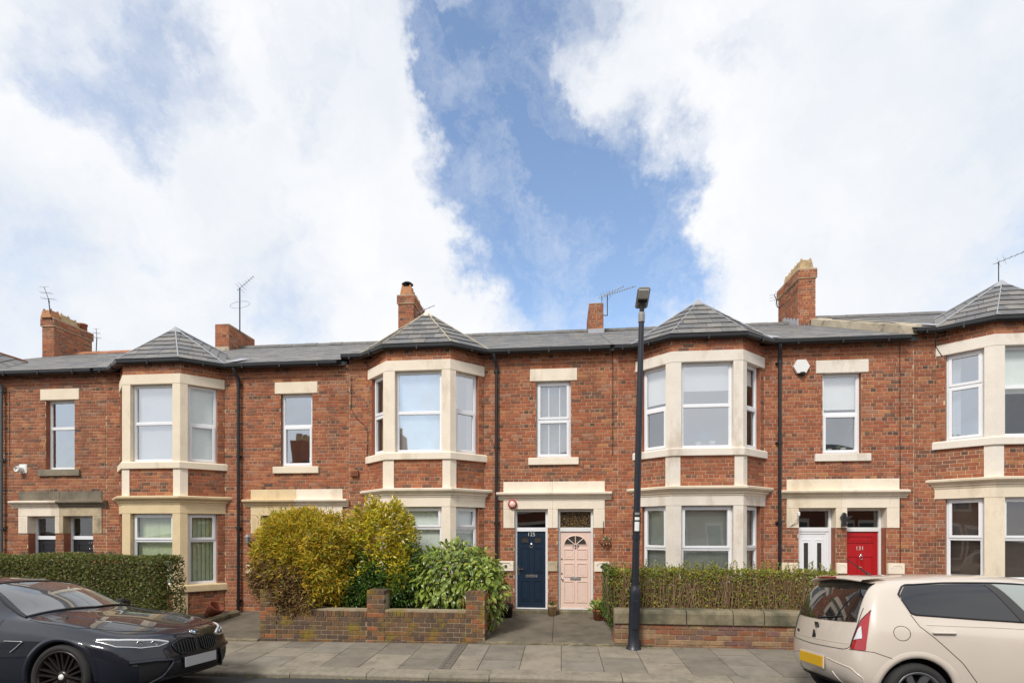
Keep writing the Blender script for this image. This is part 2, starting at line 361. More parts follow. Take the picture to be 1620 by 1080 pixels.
# ------------------------------------------------------------------ the terrace
D = 11.74                 # front wall plane (Y)
BP = .62                  # how far the bays stand out
FB = D - BP
CW, FW = .665, .725       # bay: plan width of a splay, half width of the front
CH, BL = .079, .232       # brick course and stretcher, joints included
EAVE_Y, RIDGE_Y, EAVE_Z, RIDGE_Z = 11.56, 16.8, 6.20, 8.52
SL = (RIDGE_Z - EAVE_Z) / (RIDGE_Y - EAVE_Y)
CAMP = Vector((0, 0, 2.06))
TONES = [(.405, .148, .075), (.375, .130, .066), (.335, .112, .060), (.42, .165, .088), (.30, .115, .066), (.43, .178, .085),
         (.38, .19, .125), (.23, .098, .064), (.175, .088, .064), (.125, .072, .056), (.27, .128, .084), (.35, .118, .062), (.47, .21, .095), (.19, .105, .07)]
HT = [(.94, .98, 1.0), (1.0, .97, .95), (1.04, 1.0, .96), (1.02, .98, .98), (.95, .93, .95)]
W_STR = [9, 9, 8, 7, 6, 4, 3, 1.2, .25, .08, 2.2, 8, 1.6, .4]
W_HDR = [4, 4, 4, 3, 4, 1.5, 4, 4, 2.8, 1.8, 5, 4, 1, 3]
def brick_geo(mb, F, u0, u1, z0, z1, y=0.0, col=None, M2=None):
    b = .005
    P = [(u0, y + .03, z0), (u1, y + .03, z0), (u1, y + .03, z1), (u0, y + .03, z1),
         (u0, y + b, z0), (u1, y + b, z0), (u1, y + b, z1), (u0, y + b, z1),
         (u0 + b, y, z0 + b), (u1 - b, y, z0 + b), (u1 - b, y, z1 - b), (u0 + b, y, z1 - b)]
    mb.mesh([F @ Vector(p) for p in P], [(0, 1, 5, 4), (1, 2, 6, 5), (2, 3, 7, 6), (3, 0, 4, 7), (4, 5, 9, 8), (5, 6, 10, 9), (6, 7, 11, 10), (7, 4, 8, 11), (8, 9, 10, 11)], 0, col)
BRICK_ME = {}
def brick_mesh(kind, ti, mat, tones, prefix='brick'):
    k = (kind, ti, mat.name, tones[0])
    if k not in BRICK_ME:
        mb = MB(); L = {'s': BL, 'h': BL / 2}[kind] - .010
        brick_geo(mb, Matrix.Identity(4), -L / 2, L / 2, -(CH - .010) / 2, (CH - .010) / 2, 0, tones[ti])
        me = bpy.data.meshes.new(prefix); me.from_pydata(mb.v, [], mb.f); me.materials.append(mat)
        at = me.color_attributes.new('tone', 'FLOAT_COLOR', 'POINT'); at.data.foreach_set('color', [q for c in mb.c for q in (*c, 1.0)])
        BRICK_ME[k] = me
    return BRICK_ME[k]
class House:
    def __init__(s, label, bx, off, x0, x1):
        s.e = empty('terraced_house', (bx, D, 0), label, 'house', 'brick houses of the terrace')
        s.off = off; s.bx = bx; s.x0 = x0; s.x1 = x1
        s.stuff = MB(); s.back = MB(); s.cand = []; s.slates = 0
def wall_bricks(H, F, u0, u1, z0, z1, holes, seed, zref=0.0, uref=0.0, newzones=(), tones=TONES):
    """mortar backing with real bricks standing proud of it, cut round the openings"""
    r = random.Random(seed)
    for q in rects_minus((u0, u1, z0, z1), holes):
        cuts = sorted({q[0], q[1]} | {c for nz in newzones for c in nz if q[0] < c < q[1]})
        for a, b in zip(cuts[:-1], cuts[1:]):
            new = any(nz[0] <= (a + b) / 2 <= nz[1] for nz in newzones)
            H.back.quad(*[F @ Vector(p) for p in ((a, .0085, q[2]), (b, .0085, q[2]), (b, .0085, q[3]), (a, .0085, q[3]))], mi=1 if new else 0)
    i0 = int(math.floor((z0 - zref) / CH)); i1 = int(math.ceil((z1 - zref) / CH))
    for i in range(i0, i1):
        za, zb = zref + i * CH, zref + (i + 1) * CH
        hdr = (i % 4 == 0)
        L = BL / 2 if hdr else BL
        ph = (BL / 4 if hdr else (0 if i % 2 else BL / 2)) + uref + r.uniform(-.012, .012)
        run = r.random() < .06
        k = math.floor((u0 - ph) / L)
        while ph + k * L < u1:
            a, b = ph + k * L, ph + (k + 1) * L; k += 1
            full = a >= u0 and b <= u1 and za >= z0 and zb <= z1
            rect = (max(a, u0) + .005, min(b, u1) - .005, max(za, z0) + .005, min(zb, z1) - .005)
            if rect[1] - rect[0] < .02 or rect[3] - rect[2] < .02: continue
            ps = rects_minus(rect, [(h[0] - .004, h[1] + .004, h[2] - .002, h[3] + .002) for h in holes])
            ti = r.choices(range(len(tones)), (W_HDR if hdr or run else W_STR))[0]
            if full and len(ps) == 1 and ps[0] == rect:
                H.cand.append((F, (rect[0] + rect[1]) / 2, (rect[2] + rect[3]) / 2, 'h' if hdr else 's', ti, r.uniform(-.002, .003)))
            else:
                for p in ps:
                    if p[1] - p[0] > .02 and p[3] - p[2] > .015: brick_geo(H.stuff, F, *p, y=r.uniform(-.002, .003), col=tones[ti])
def finish_bricks(H, zmin, mat='brick', nmax=300, tones=TONES, mats=('mortar', 'mortar_new'), parent=None, name='front_wall'):
    w = H.back.build(name, [M[m] for m in mats], H.e if parent is None else parent)
    def key(c):
        p = c[0] @ Vector((c[1], 0, c[2])); return (p.z < zmin, c[3] == 'h', (p - CAMP).length)
    H.cand.sort(key=key)
    for n, (F, u, z, kind, ti, y) in enumerate(H.cand):
        if n < nmax:
            p = F @ Vector((u, y, z)); a = math.atan2(F[1][0], F[0][0])
            inst('brick', brick_mesh(kind, ti, M[mat], tones), w, p, (0, 0, a))
        else:
            L = (BL if kind == 's' else BL / 2) - .01
            brick_geo(H.stuff, F, u - L / 2, u + L / 2, z - (CH - .01) / 2, z + (CH - .01) / 2, y, tones[ti])
    if H.stuff.v:
        H.stuff.build('bricks', M[mat], w, kind='stuff')
    return w
def opening_reveal(H, F, u0, u1, z0, z1, d, sides='lr'):
    for s, u in (('l', u0), ('r', u1)):
        if s in sides:
            mb = MB(); mb.quad(*[F @ Vector(x) for x in ((u, .009, z0), (u, d, z0), (u, d, z1), (u, .009, z1))]); mb.build('reveal', M['reveal'], H.e)
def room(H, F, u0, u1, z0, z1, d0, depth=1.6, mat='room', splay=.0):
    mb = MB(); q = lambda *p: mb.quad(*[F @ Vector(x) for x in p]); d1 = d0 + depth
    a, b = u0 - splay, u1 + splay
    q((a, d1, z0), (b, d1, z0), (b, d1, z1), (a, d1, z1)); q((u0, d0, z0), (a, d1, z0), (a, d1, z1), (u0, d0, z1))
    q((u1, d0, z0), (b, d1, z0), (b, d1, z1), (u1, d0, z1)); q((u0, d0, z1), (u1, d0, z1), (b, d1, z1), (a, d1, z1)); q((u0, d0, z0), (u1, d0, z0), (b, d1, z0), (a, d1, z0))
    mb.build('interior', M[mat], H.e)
def bars(mb, F, u0, u1, z0, z1, w, y0, y1):
    mb.box(u0, u0 + w, y0, y1, z0, z1, M=F); mb.box(u1 - w, u1, y0, y1, z0, z1, M=F)
    mb.box(u0 + w, u1 - w, y0, y1, z0, z0 + w, M=F); mb.box(u0 + w, u1 - w, y0, y1, z1 - w, z1, M=F)
def pane(parent, F, u0, u1, z0, z1, y, mat='glass', name='pane'):
    mb = MB()
    mb.quad(*[F @ Vector(p) for p in ((u0, y, z0), (u1, y, z0), (u1, y, z1), (u0, y, z1))])
    return mb.build(name, M[mat], parent)
def window(H, F, u0, u1, z0, z1, d=.09, split=.5, sash=(False, True), blind=None, bcol='blind_white', fr='upvc', glass='glass', cover=1.0, roomd=1.6, mid=None, props=None):
    """frame, transom, opening sashes, panes, and what hangs behind the glass"""
    w = .05; mb = MB()
    bars(mb, F, u0, u1, z0, z1, w, d, d + .06)
    zt = z0 + (z1 - z0) * split
    mb.box(u0 + w, u1 - w, d + .002, d + .058, zt - .03, zt + .03, M=F)
    wn = mb.build('window', M[fr], H.e)
    lights = ((z0 + w, zt - .03), (zt + .03, z1 - w))
    for k, (a, b) in enumerate(lights):
        ia, ib, ua, ub = a, b, u0 + w, u1 - w
        if sash[k]:
            sb = MB(); bars(sb, F, u0 + w - .012, u1 - w + .012, a - .012, b + .012, .052, d - .016, d + .03)
            sb.build('sash', M[fr], wn); ia += .038; ib -= .038; ua += .038; ub -= .038
        else:
            sb = MB(); bars(sb, F, ua, ub, a, b, .012, d + .012, d + .03)
            sb.build('glazing_bead', M['black'] if k == 9 else M[fr], wn); ia += .01; ib -= .01; ua += .01; ub -= .01
        pane(wn, F, ua - .004, ub + .004, ia - .004, ib + .004, d + .026, glass)
    ua, ub, za, zb = u0 + .03, u1 - .03, z0 + .02, z1 - .02
    if mid:       # vertical glazing strips seen in the lights
        for k, (a, b) in enumerate(lights):
            for t in mid:
                gb = MB(); c = u0 + (u1 - u0) * t; gb.box(c - .011, c + .011, d + .03, d + .038, a, b, M=F); gb.build('glazing_strip', M[fr], wn)
    if blind == 'roller':
        bb = MB(); bb.box(ua, ub, d + .10, d + .104, zb - (zb - za) * cover, zb, M=F); bb.box(ua, ub, d + .095, d + .11, zb - (zb - za) * cover - .02, zb - (zb - za) * cover, M=F)
        bb.build('blind', M[bcol], wn)
    elif blind == 'venetian':
        bb = MB(); z = zb; zl = zb - (zb - za) * cover
        while z > zl:
            mm = F @ Matrix.Translation((0, d + .115, z)) @ Matrix.Rotation(R(-52), 4, 'X')
            bb.box(ua, ub, -.0135, .0135, -.0008, .0008, M=mm); z -= .024
        bb.build('blind', M[bcol], wn, kind='stuff')
    elif blind == 'vertical':
        bb = MB(); n = max(3, int((ub - ua) / .085)); r = random.Random(int(u0 * 100))
        for k in range(n):
            c = ua + (k + .5) * (ub - ua) / n
            mm = F @ Matrix.Translation((c, d + .13, 0)) @ Matrix.Rotation(R(20 + r.uniform(-4, 6)), 4, 'Z')
            bb.box(-.046, .046, -.001, .001, za, zb, M=mm)
        bb.build('blind', M[bcol], wn, kind='stuff')
    elif blind in ('curtain', 'curtains', 'curtain_left'):
        spans = {'curtain': [(ua, ub)], 'curtains': [(ua, ua + .26 * (ub - ua)), (ub - .26 * (ub - ua), ub)], 'curtain_left': [(ua, ua + .34 * (ub - ua))]}[blind]
        for sp in spans:
            bb = MB(); n = 26; ph = rnd.uniform(0, 6)
            for k in range(n):
                p0, p1 = [sp[0] + (sp[1] - sp[0]) * t / n for t in (k, k + 1)]
                y0, y1 = [d + .16 + .022 * math.sin(ph + t * 1.5) for t in (k, k + 1)]
                bb.quad(*[F @ Vector(p) for p in ((p0, y0, za), (p1, y1, za), (p1, y1, zb), (p0, y0, zb))], smooth=True)
            bb.build('curtain', M[bcol], wn)
    if props:
        for (t, hh, ww, mt) in props:
            ob = MB(); c = u0 + (u1 - u0) * t; ob.lathe([(0, 0), (ww * .75, 0), (ww, hh * .9), (ww, hh), (ww * .85, hh), (ww * .8, hh * .6)], 12, F @ Matrix.Translation((c, d + .22, z0 + .05))); ob.build('sill_ornament', M[mt], wn)
    return wn
def text_mesh(body, size, mat, parent, loc, rot, name='number', depth=.004, align='CENTER'):
    cu = bpy.data.curves.new('t', 'FONT'); cu.body = body; cu.size = size; cu.align_x = align; cu.align_y = 'CENTER'; cu.extrude = depth
    to = bpy.data.objects.new('t', cu); COL.objects.link(to)
    dg = bpy.context.evaluated_depsgraph_get(); me = bpy.data.meshes.new_from_object(to.evaluated_get(dg))
    bpy.data.objects.remove(to); bpy.data.curves.remove(cu)
    me.materials.clear(); me.materials.append(mat)
    return inst(name, me, parent, loc, rot)
def door(H, F, u0, u1, z0, z1, d, style, num=None, zt=None, frmat='upvc'):
    """door case with a light over the door; leaf, mouldings, furniture"""
    w = .05; mb = MB()
    mb.box(u0, u0 + w, d, d + .07, z0, z1, M=F); mb.box(u1 - w, u1, d, d + .07, z0, z1, M=F); mb.box(u0 + w, u1 - w, d, d + .07, z1 - w, z1, M=F)
    mb.box(u0 + w, u1 - w, d, d + .07, zt, zt + .09, M=F); mb.box(u0 + w, u1 - w, d + .01, d + .06, z0, z0 + .025, M=F)
    fo = mb.build('door_frame', M[frmat], H.e)
    tp = pane(fo, F, u0 + w, u1 - w, zt + .09, z1 - w, d + .035, 'leaded' if style == 'pink' else 'glass_dk', 'transom_pane')
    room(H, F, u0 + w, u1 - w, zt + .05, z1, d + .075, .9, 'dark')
    a, b, za, zb = u0 + w + .004, u1 - w - .004, z0 + .027, zt - .004; W = b - a; Hh = zb - za
    paint = {'navy': 'navy', 'pink': 'pink', 'white': 'upvc', 'red': 'red', 'black': 'door_black'}[style]
    lf = MB(); y = d + .03
    lf.box(a, b, y, y + .045, za, zb, M=F)
    leaf = lf.build('door', M[paint], H.e)
    def ring(p, q, r_, s_, t=.02, o=.014, inset=True):
        rb = MB(); x0, x1, w0, w1 = a + p * W, a + q * W, za + r_ * Hh, za + s_ * Hh
        bars(rb, F, x0, x1, w0, w1, t, y - o, y + .001)
        if inset: rb.cbox(x0 + t * 1.8, x1 - t * 1.8, y - .006, y + .001, w0 + t * 1.8, w1 - t * 1.8, .004, M=F)
        rb.build('panel_moulding', M[paint], leaf)
    def glz(p, q, r_, s_, poly=None):
        x0, x1, w0, w1 = a + p * W, a + q * W, za + r_ * Hh, za + s_ * Hh
        g = MB(); g.quad(*[F @ Vector(v) for v in ((x0, y - .003, w0), (x1, y - .003, w0), (x1, y - .003, w1), (x0, y - .003, w1))]); g.build('door_light', M['glass_door'], leaf)
        rb = MB(); bars(rb, F, x0 - .012, x1 + .012, w0 - .012, w1 + .012, .014, y - .012, y + .001); rb.build('light_frame', M[paint], leaf)
    def letterbox(zc, mat, wd=.27):
        lb = MB(); c = (a + b) / 2; zz = za + zc * Hh
        lb.cbox(c - wd / 2, c + wd / 2, y - .012, y + .001, zz - .035, zz + .035, .005, M=F); lb.cbox(c - wd / 2 + .02, c + wd / 2 - .02, y - .017, y - .008, zz - .02, zz + .018, .004, M=F)
        lb.build('letterbox', M[mat], leaf)
    def knocker(zc):
        kb = MB(); c = (a + b) / 2; zz = za + zc * Hh
        Mx = F @ Matrix.Translation((c, y - .004, zz)) @ Matrix.Rotation(R(90), 4, 'X')
        kb.lathe([(0, .012), (.025, .01), (.03, 0)], 16, Mx)
        pts = [F @ Vector((c + .033 * math.sin(t), y - .014, zz - .045 + .04 * math.cos(t))) for t in [2 * PI * k / 14 for k in range(15)]]
        kb.tube(pts, .007, 6); kb.tube([F @ Vector((c, y - .01, zz + .03)), F @ Vector((c, y - .01, zz + .07))], .007, 6)
        kb.build('knocker', M['chrome'], leaf)
    def knob(uc, zc, mat='chrome', r=.026):
        kb = MB(); Mx = F @ Matrix.Translation((a + uc * W, y, za + zc * Hh)) @ Matrix.Rotation(R(90), 4, 'X')
        kb.lathe([(r, 0), (r, .008), (r * .45, .012), (r * .5, .03), (r * .95, .04), (r * .8, .055), (0, .06)], 14, Mx); kb.build('knob', M[mat], leaf)
    def lock(uc, zc):
        kb = MB(); Mx = F @ Matrix.Translation((a + uc * W, y, za + zc * Hh)) @ Matrix.Rotation(R(90), 4, 'X'); kb.lathe([(.018, 0), (.018, .008), (0, .01)], 12, Mx); kb.build('lock', M['metal_dark'], leaf)
    if style == 'navy':
        for p, q in ((.12, .43), (.57, .88)):
            ring(p, q, .845, .935, .014, inset=False); glz(p + .04, q - .04, .855, .925)
            ring(p, q, .46, .79); ring(p, q, .09, .36)
        letterbox(.415, 'chrome', .28); knocker(.835)
        hb = MB(); hb.cbox(a + .018, a + .045, y - .01, y, za + .43 * Hh, za + .55 * Hh, .003, M=F); hb.cbox(a + .02, a + .14, y - .045, y - .03, za + .5 * Hh, za + .512 * Hh, .004, M=F); hb.cbox(a + .024, a + .04, y - .04, y, za + .5 * Hh, za + .512 * Hh, .003, M=F)
        hb.build('lever_handle', M['chrome'], leaf)
        text_mesh('125', .125, M['lamp_pale'], leaf, F @ Vector(((a + b) / 2, y - .008, za + .962 * Hh)), (R(90), 0, 0))
    elif style == 'pink':
        cz, cx, rr = za + .825 * Hh, (a + b) / 2, .36 * W
        g = MB(); fb = MB()
        pts = [F @ Vector((cx + rr * math.cos(t), y - .003, cz + rr * .83 * math.sin(t))) for t in [PI * k / 20 for k in range(21)]]
        g.quad(*pts[::-1]); g.build('fan_light', M['glass_door'], leaf)
        arc = [F @ Vector((cx + (rr + .008) * math.cos(t), y - .004, cz + (rr + .008) * .83 * math.sin(t))) for t in [PI * k / 20 for k in range(21)]]
        fb.tube(arc, .010, 5); fb.tube([arc[0], arc[-1]], .010, 5)
        for t in (45, 90, 135): fb.tube([F @ Vector((cx, y - .006, cz)), F @ Vector((cx + rr * math.cos(R(t)), y - .006, cz + rr * .83 * math.sin(R(t))))], .012, 5)
        fb.build('fan_bars', M[paint], leaf)
        for p, q in ((.11, .46), (.54, .89)):
            ring(p, q, .64, .775); ring(p, q, .41, .59); ring(p, q, .075, .355)
        letterbox(.385, 'lamp_grey', .24); knob(.06, .385); lock(.05, .45); lock(.05, .64)
        text_mesh('127', .11, M['metal_dark'], leaf, F @ Vector(((a + b) / 2, y - .008, za + .795 * Hh)), (R(90), 0, 0))
    elif style == 'white':
        for p, q in ((.17, .40), (.60, .83)):
            glz(p + .04, q - .04, .43, .86); ring(p - .03, q + .03, .40, .90, .018, .01, False)
            ring(p - .03, q + .03, .08, .33, .016)
        letterbox(.37, 'chrome', .26)
        fb = MB(); bars(fb, F, a - .002, b + .002, za - .002, zb + .002, .05, y - .014, y + .001); fb.build('leaf_surround', M[paint], leaf)
    elif style == 'red':
        ring(.08, .86, .86, .95); ring(.08, .42, .10, .70); ring(.52, .86, .10, .70)
        knocker(.70); knob(.47, .555, 'pot_buff', .016)
        text_mesh('131', .12, M['lamp_pale'], leaf, F @ Vector(((a + b) / 2 - .03, y - .008, za + .79 * Hh)), (R(90), 0, 0))
    else:
        for k in range(4):
            p0 = .93 - k * .17; ring(.3 if k else .2, .82, p0 - .09, p0, .012, inset=False)
        if num:
            text_mesh(num, .10, M['chrome'], leaf, F @ Vector((a + .72 * W, y - .008, za + .94 * Hh)), (R(90), 0, 0)); knob(.72, .85, 'chrome', .02)
    return leaf
M['glass_door'] = pm('obscured_door_glass', (.06, .055, .05), .12, .5, 30, 90, .3)

def clip_poly(poly, a, b, c):
    """keep the side a*x + b*y >= c"""
    out = []
    for i in range(len(poly)):
        p, q = poly[i], poly[(i + 1) % len(poly)]
        dp, dq = a * p[0] + b * p[1] - c, a * q[0] + b * q[1] - c
        if dp >= 0: out.append(p)
        if (dp >= 0) != (dq >= 0):
            t = dp / (dp - dq); out.append((p[0] + t * (q[0] - p[0]), p[1] + t * (q[1] - p[1])))
    return out
SLT = [(.20, .198, .198), (.225, .22, .212), (.25, .24, .23), (.18, .18, .186), (.265, .245, .225), (.21, .212, .22), (.29, .275, .255)]
def slate_facet(parent, A, B, C, rows, wid, seed, Cc=None, tones=SLT):
    """slates on a roof facet with eave A-B and top C (or C, Cc); every slate a piece of its own"""
    r = random.Random(seed); A, B, C = Vector(A), Vector(B), Vector(C); T = [A, B, C] if Cc is None else [A, B, C, Vector(Cc)]
    ux = (B - A).normalized(); nz = ux.cross(C - A).normalized()
    if nz.z < 0: nz = -nz
    uy = nz.cross(ux).normalized()
    if uy.z < 0: uy = -uy
    P2 = [((p - A).dot(ux), (p - A).dot(uy)) for p in T]
    h = max(p[1] for p in P2); ex = h / rows
    area = sum(P2[i][0] * P2[(i + 1) % len(P2)][1] - P2[(i + 1) % len(P2)][0] * P2[i][1] for i in range(len(P2)))
    if area < 0: P2 = P2[::-1]
    lo, hi = min(p[0] for p in P2), max(p[0] for p in P2)
    for k in range(rows):
        x = lo - wid * (r.random() if k % 2 else r.random() * .5 + .5)
        while x < hi:
            poly = [(x + .003, k * ex + .001), (x + wid - .003, k * ex + .001), (x + wid - .003, (k + 1) * ex + .03), (x + .003, (k + 1) * ex + .03)]; x += wid
            for i in range(len(P2)):
                (x0, y0), (x1, y1) = P2[i], P2[(i + 1) % len(P2)]
                poly = clip_poly(poly, -(y1 - y0), (x1 - x0), -(y1 - y0) * x0 + (x1 - x0) * y0)
                if len(poly) < 3: break
            if len(poly) < 3: continue
            ar = abs(sum(poly[i][0] * poly[(i + 1) % len(poly)][1] - poly[(i + 1) % len(poly)][0] * poly[i][1] for i in range(len(poly)))) / 2
            if ar < .002: continue
            mb = MB(); dz = r.uniform(0, .004); col = tuple(q * .80 for q in r.choice(tones))
            up = lambda p: .026 + dz - .018 * (p[1] - k * ex) / ex
            top = [A + ux * p[0] + uy * p[1] + nz * up(p) for p in poly]; bot = [q - nz * .009 for q in top]
            mb.quad(*top, col=col); n = len(poly)
            for i in range(n): mb.quad(top[i], bot[i], bot[(i + 1) % n], top[(i + 1) % n], col=col)
            mb.build('slate', M['slate'], parent)
def bay_path(bc, ext=0.0):
    d = Vector((CW, -BP)).normalized() * ext
    return [(bc - FW - CW - d.x, D - d.y), (bc - FW, FB), (bc + FW, FB), (bc + FW + CW + d.x, D - d.y)]
def chimney(H, xa, xb, ztop, zbase, pots, corb=True, seed=1):
    ya, yb = 16.1, 17.55
    c = House.__new__(House); c.stuff = MB(); c.back = MB(); c.cand = []; c.e = H.e
    for F, L, s in ((frame(xa, ya, 1, 0), xb - xa, 0), (frame(xb, ya, 0, 1), yb - ya, 1), (frame(xa, yb, 0, -1), yb - ya, 2), (frame(xb, yb, -1, 0), xb - xa, 3)):
        wall_bricks(c, F, 0, L, zbase, ztop - (.28 if corb else 0), [], seed * 10 + s, zref=.02 * s)
        if corb:
            d = F @ Matrix.Translation((0, -.035, 0)); wall_bricks(c, d, -.035, L + .035, ztop - .28, ztop, [], seed * 10 + s + 5)
    c.cand.sort(key=lambda q: 0)
    o = MB(); o.box(xa + .012, xb - .012, ya + .012, yb - .012, zbase, ztop - .02)
    o.box(xa - (.03 if corb else -.005), xb + (.03 if corb else -.005), ya - (.03 if corb else -.005), yb + (.03 if corb else -.005), ztop - .012, ztop + .012)
    if corb: o.box(xa - .025, xb + .025, ya - .025, yb + .025, ztop - .28, ztop - .02)
    ch = o.build('chimney', M['cement'], H.e)
    for (F, u, z, kind, ti, y) in c.cand:
        L = (BL if kind == 's' else BL / 2) - .01
        brick_geo(c.stuff, F, u - L / 2, u + L / 2, z - (CH - .01) / 2, z + (CH - .01) / 2, y, TONES[ti])
    c.back.build('mortar', M['mortar'], ch); c.stuff.build('bricks', M['brick'], ch, kind='stuff')
    xm = (xa + xb) / 2
    for (kind, t, h) in pots:
        y = ya + (yb - ya) * t; pb = MB(); Mx = Matrix.Translation((xm, y, ztop))
        if kind == 'round': pb.lathe([(.13, 0), (.125, h * .8), (.145, h * .84), (.145, h), (.11, h), (.105, h - .1), (0, h - .1)], 18, Mx); m = 'pot_red'
        elif kind == 'round2': pb.lathe([(.12, 0), (.115, h * .85), (.135, h * .88), (.135, h), (.10, h), (.10, h - .1), (0, h - .1)], 18, Mx); m = 'pot'
        else:
            m = {'horn': 'pot_buff', 'hornr': 'pot'}[kind]
            V = []; 
            for (s, z) in ((.20, 0), (.155, h), (.125, h), (.125, h - .08)):
                V += [Mx @ Vector((a * s, b * s * .95, z)) for a, b in ((-1, -1), (1, -1), (1, 1), (-1, 1))]
            pb.mesh(V, [(i * 4 + k, i * 4 + (k + 1) % 4, i * 4 + 4 + (k + 1) % 4, i * 4 + 4 + k) for i in range(3) for k in range(4)] + [(12, 13, 14, 15)])
            for a, b in ((-1, -1), (1, -1), (1, 1), (-1, 1)):
                Mh = Mx @ Matrix.Translation((a * .125, b * .12, h)); pb.lathe([(.034, -.01), (.034, .03), (.02, .06), (0, .065)], 8, Mh)
        pb.build('chimney_pot', M[m], ch)
    return ch
def plaque(H, F, u0, u1, z0, z1, mat, bell=False, y=-.03):
    mb = MB(); mb.cbox(u0, u1, y, .05, z0, z1, .006, M=F)
    mb.build('plaque_block', M[mat], H.e)
    pb = MB(); w = u1 - u0; h = z1 - z0
    pts = [(u0 + w * a, y - .003, z0 + h * b) for a, b in ((.14, .58), (.22, .66), (.26, .80), (.74, .80), (.78, .66), (.86, .58))]
    pb.tube([F @ Vector(p) for p in pts], .006, 5); pb.build('plaque_moulding', M[mat] if not bell else M['lamp_grey'], H.e)
    if bell:
        bb = MB(); Mx = F @ Matrix.Translation(((u0 + u1) / 2, y, z0 + h * .48)) @ Matrix.Rotation(R(90), 4, 'X')
        bb.lathe([(.034, 0), (.032, .012), (.02, .014), (.018, .010), (0, .012)], 16, Mx); bb.build('bell_push', M['metal_dark'], H.e)

def make_house(k, label, bx, wc, off, x0, x1, st, cfg):
    """one house of the terrace: canted bay on the left, the two front doors and a window on the right"""
    H = House(label, bx, off, x0, x1); z = lambda v: v + off
    F0 = frame(0, D, 1, 0)
    jl, jr = bx - FW - CW, bx + FW + CW
    top = 6.16 + off
    holes = [(jl, jr, -1, 9)]
    sD, sU, sL, sW = [M[s] for s in st]          # door stone, upper bay stone, lower bay stone, window stone
    if wc is not None:
        win = (wc - .40, wc + .40, z(3.72), z(5.48)); holes.append(win)
        opening_reveal(H, F0, *win, .13)
        ln = MB(); ln.cbox(wc - .54, wc + .54, -.016, .14, z(5.48), z(5.76), .008, M=F0); ln.build('lintel', sW, H.e); holes.append((wc - .54, wc + .54, z(5.48), z(5.76)))
        sl = MB(); sl.cbox(wc - .575, wc + .575, -.05, .14, z(3.555), z(3.72), .008, M=F0); sl.build('sill', M[cfg.get('sill', st[3])], H.e); holes.append((wc - .575, wc + .575, z(3.555), z(3.72)))
        window(H, F0, win[0] + .006, win[1] - .006, win[2] + .004, win[3] - .004, **cfg['win'])
        room(H, F0, win[0], win[1], win[2], win[3], .16)
        # the two doorways under one stone head
        dl, dr, pl, pr = wc - .90, wc - .13, wc + .10, wc + .91
        fz = (wc - 1.155, wc + 1.165, z(2.925), z(3.172)); holes.append((wc - 1.155, wc + 1.165, z(2.105), z(3.172)))
        cols = cfg.get('doorstone', (st[0], st[0]))
        cut = wc + cfg.get('cut', -.02)
        for (a, b, m) in ((fz[0], cut, cols[0]), (cut + .002, fz[1], cols[1])):
            fb = MB(); fb.cbox(a, b, -.012, .12, fz[2] - .01, fz[3], .006, M=F0); fb.build('frieze_block', M[cfg.get('frieze', m)], H.e)
        prof = [(-.05, 2.75), (.02, 2.75), (.03, 2.785), (.055, 2.80), (.06, 2.835), (.10, 2.85), (.135, 2.88), (.14, 2.915), (.10, 2.928), (-.05, 2.945), (-.05, 2.75)]
        prof = [(o, z(v)) for o, v in prof]
        for n_, (a, b, m) in enumerate(((wc - 1.31, cut, cols[0]), (cut + .002, wc + 1.31, cols[1]))):
            mo = MB(); mo.mould([(a, D), (b, D)], prof); mo.build('moulding', M[cfg.get('mould2', m) if n_ else m], H.e)
        for (a, b, m, zz) in ((fz[0], dl, cols[0], 2.105), (dr, cut, cols[0], 2.105), (cut + .002, pl, cols[1], 2.105), (pr, fz[1], cols[1], 2.105)):
            if b - a < .02: continue
            jb = MB(); jb.cbox(a, b, -.014, .20, z(zz), z(2.54), .006, M=F0)
            if b - a > .15:
                for g in range(5): jb.box(a + (b - a) * (.16 + .15 * g), a + (b - a) * (.16 + .15 * g) + .012, -.018, -.010, z(2.14), z(2.50), M=F0)
            jb.build('door_jamb_stone', M[m], H.e)
        for (a, b, m) in ((fz[0], cut, cols[0]), (cut + .002, fz[1], cols[1])):
            hb = MB(); hb.cbox(a, b, -.016, .20, z(2.541), z(2.752), .006, M=F0); hb.build('door_head_stone', M[m], H.e)
        for (a, b) in ((dl, dr), (pl, pr)):
            holes.append((a, b, -1, z(2.54)))
            opening_reveal(H, F0, a, b, .05, z(2.105), .20)
            th = MB(); th.cbox(a - .03, b + .03, -.10, .22, .0, cfg.get('step', .225) + (off if off < 0 else 0), .012, M=F0); th.build('doorstep', M['coping'], H.e)
        sz = cfg.get('step', .225) + (off if off < 0 else 0) + .004
        for (a, b, sty, num) in ((dl, dr, *cfg['doors'][0]), (pl, pr, *cfg['doors'][1])):
            if sty: door(H, F0, a + .004, b - .004, sz, z(2.535), .19 if cfg.get('deep') else .10, sty, num, z(2.03) if not cfg.get('zt') else z(cfg['zt']), 'wood_white' if sty in ('red', 'pink') else 'upvc')
        for (a, b, m, bell) in ((wc - 1.275, dl - .02, cols[0], cfg.get('bells')), (dr + .01, pl - .01, cols[1], False), (pr + .02, wc + 1.26, cols[1], cfg.get('bells'))):
            plaque(H, F0, a, b, z(1.115), z(1.345), cfg.get('plaq', m) if b - a > .22 else cfg.get('plaqm', m), bell)
            holes.append((a, b, z(1.115), z(1.345)))
    HTN = [tuple(c[i] * HT[k][i] for i in range(3)) for c in TONES]
    wall_bricks(H, F0, x0, x1, -.25, top, holes, 100 + k, zref=off, newzones=cfg.get('new', ()), tones=HTN)
    # ---- the bay: three faces with their own brickwork and stone
    P = bay_path(bx)
    faces = []
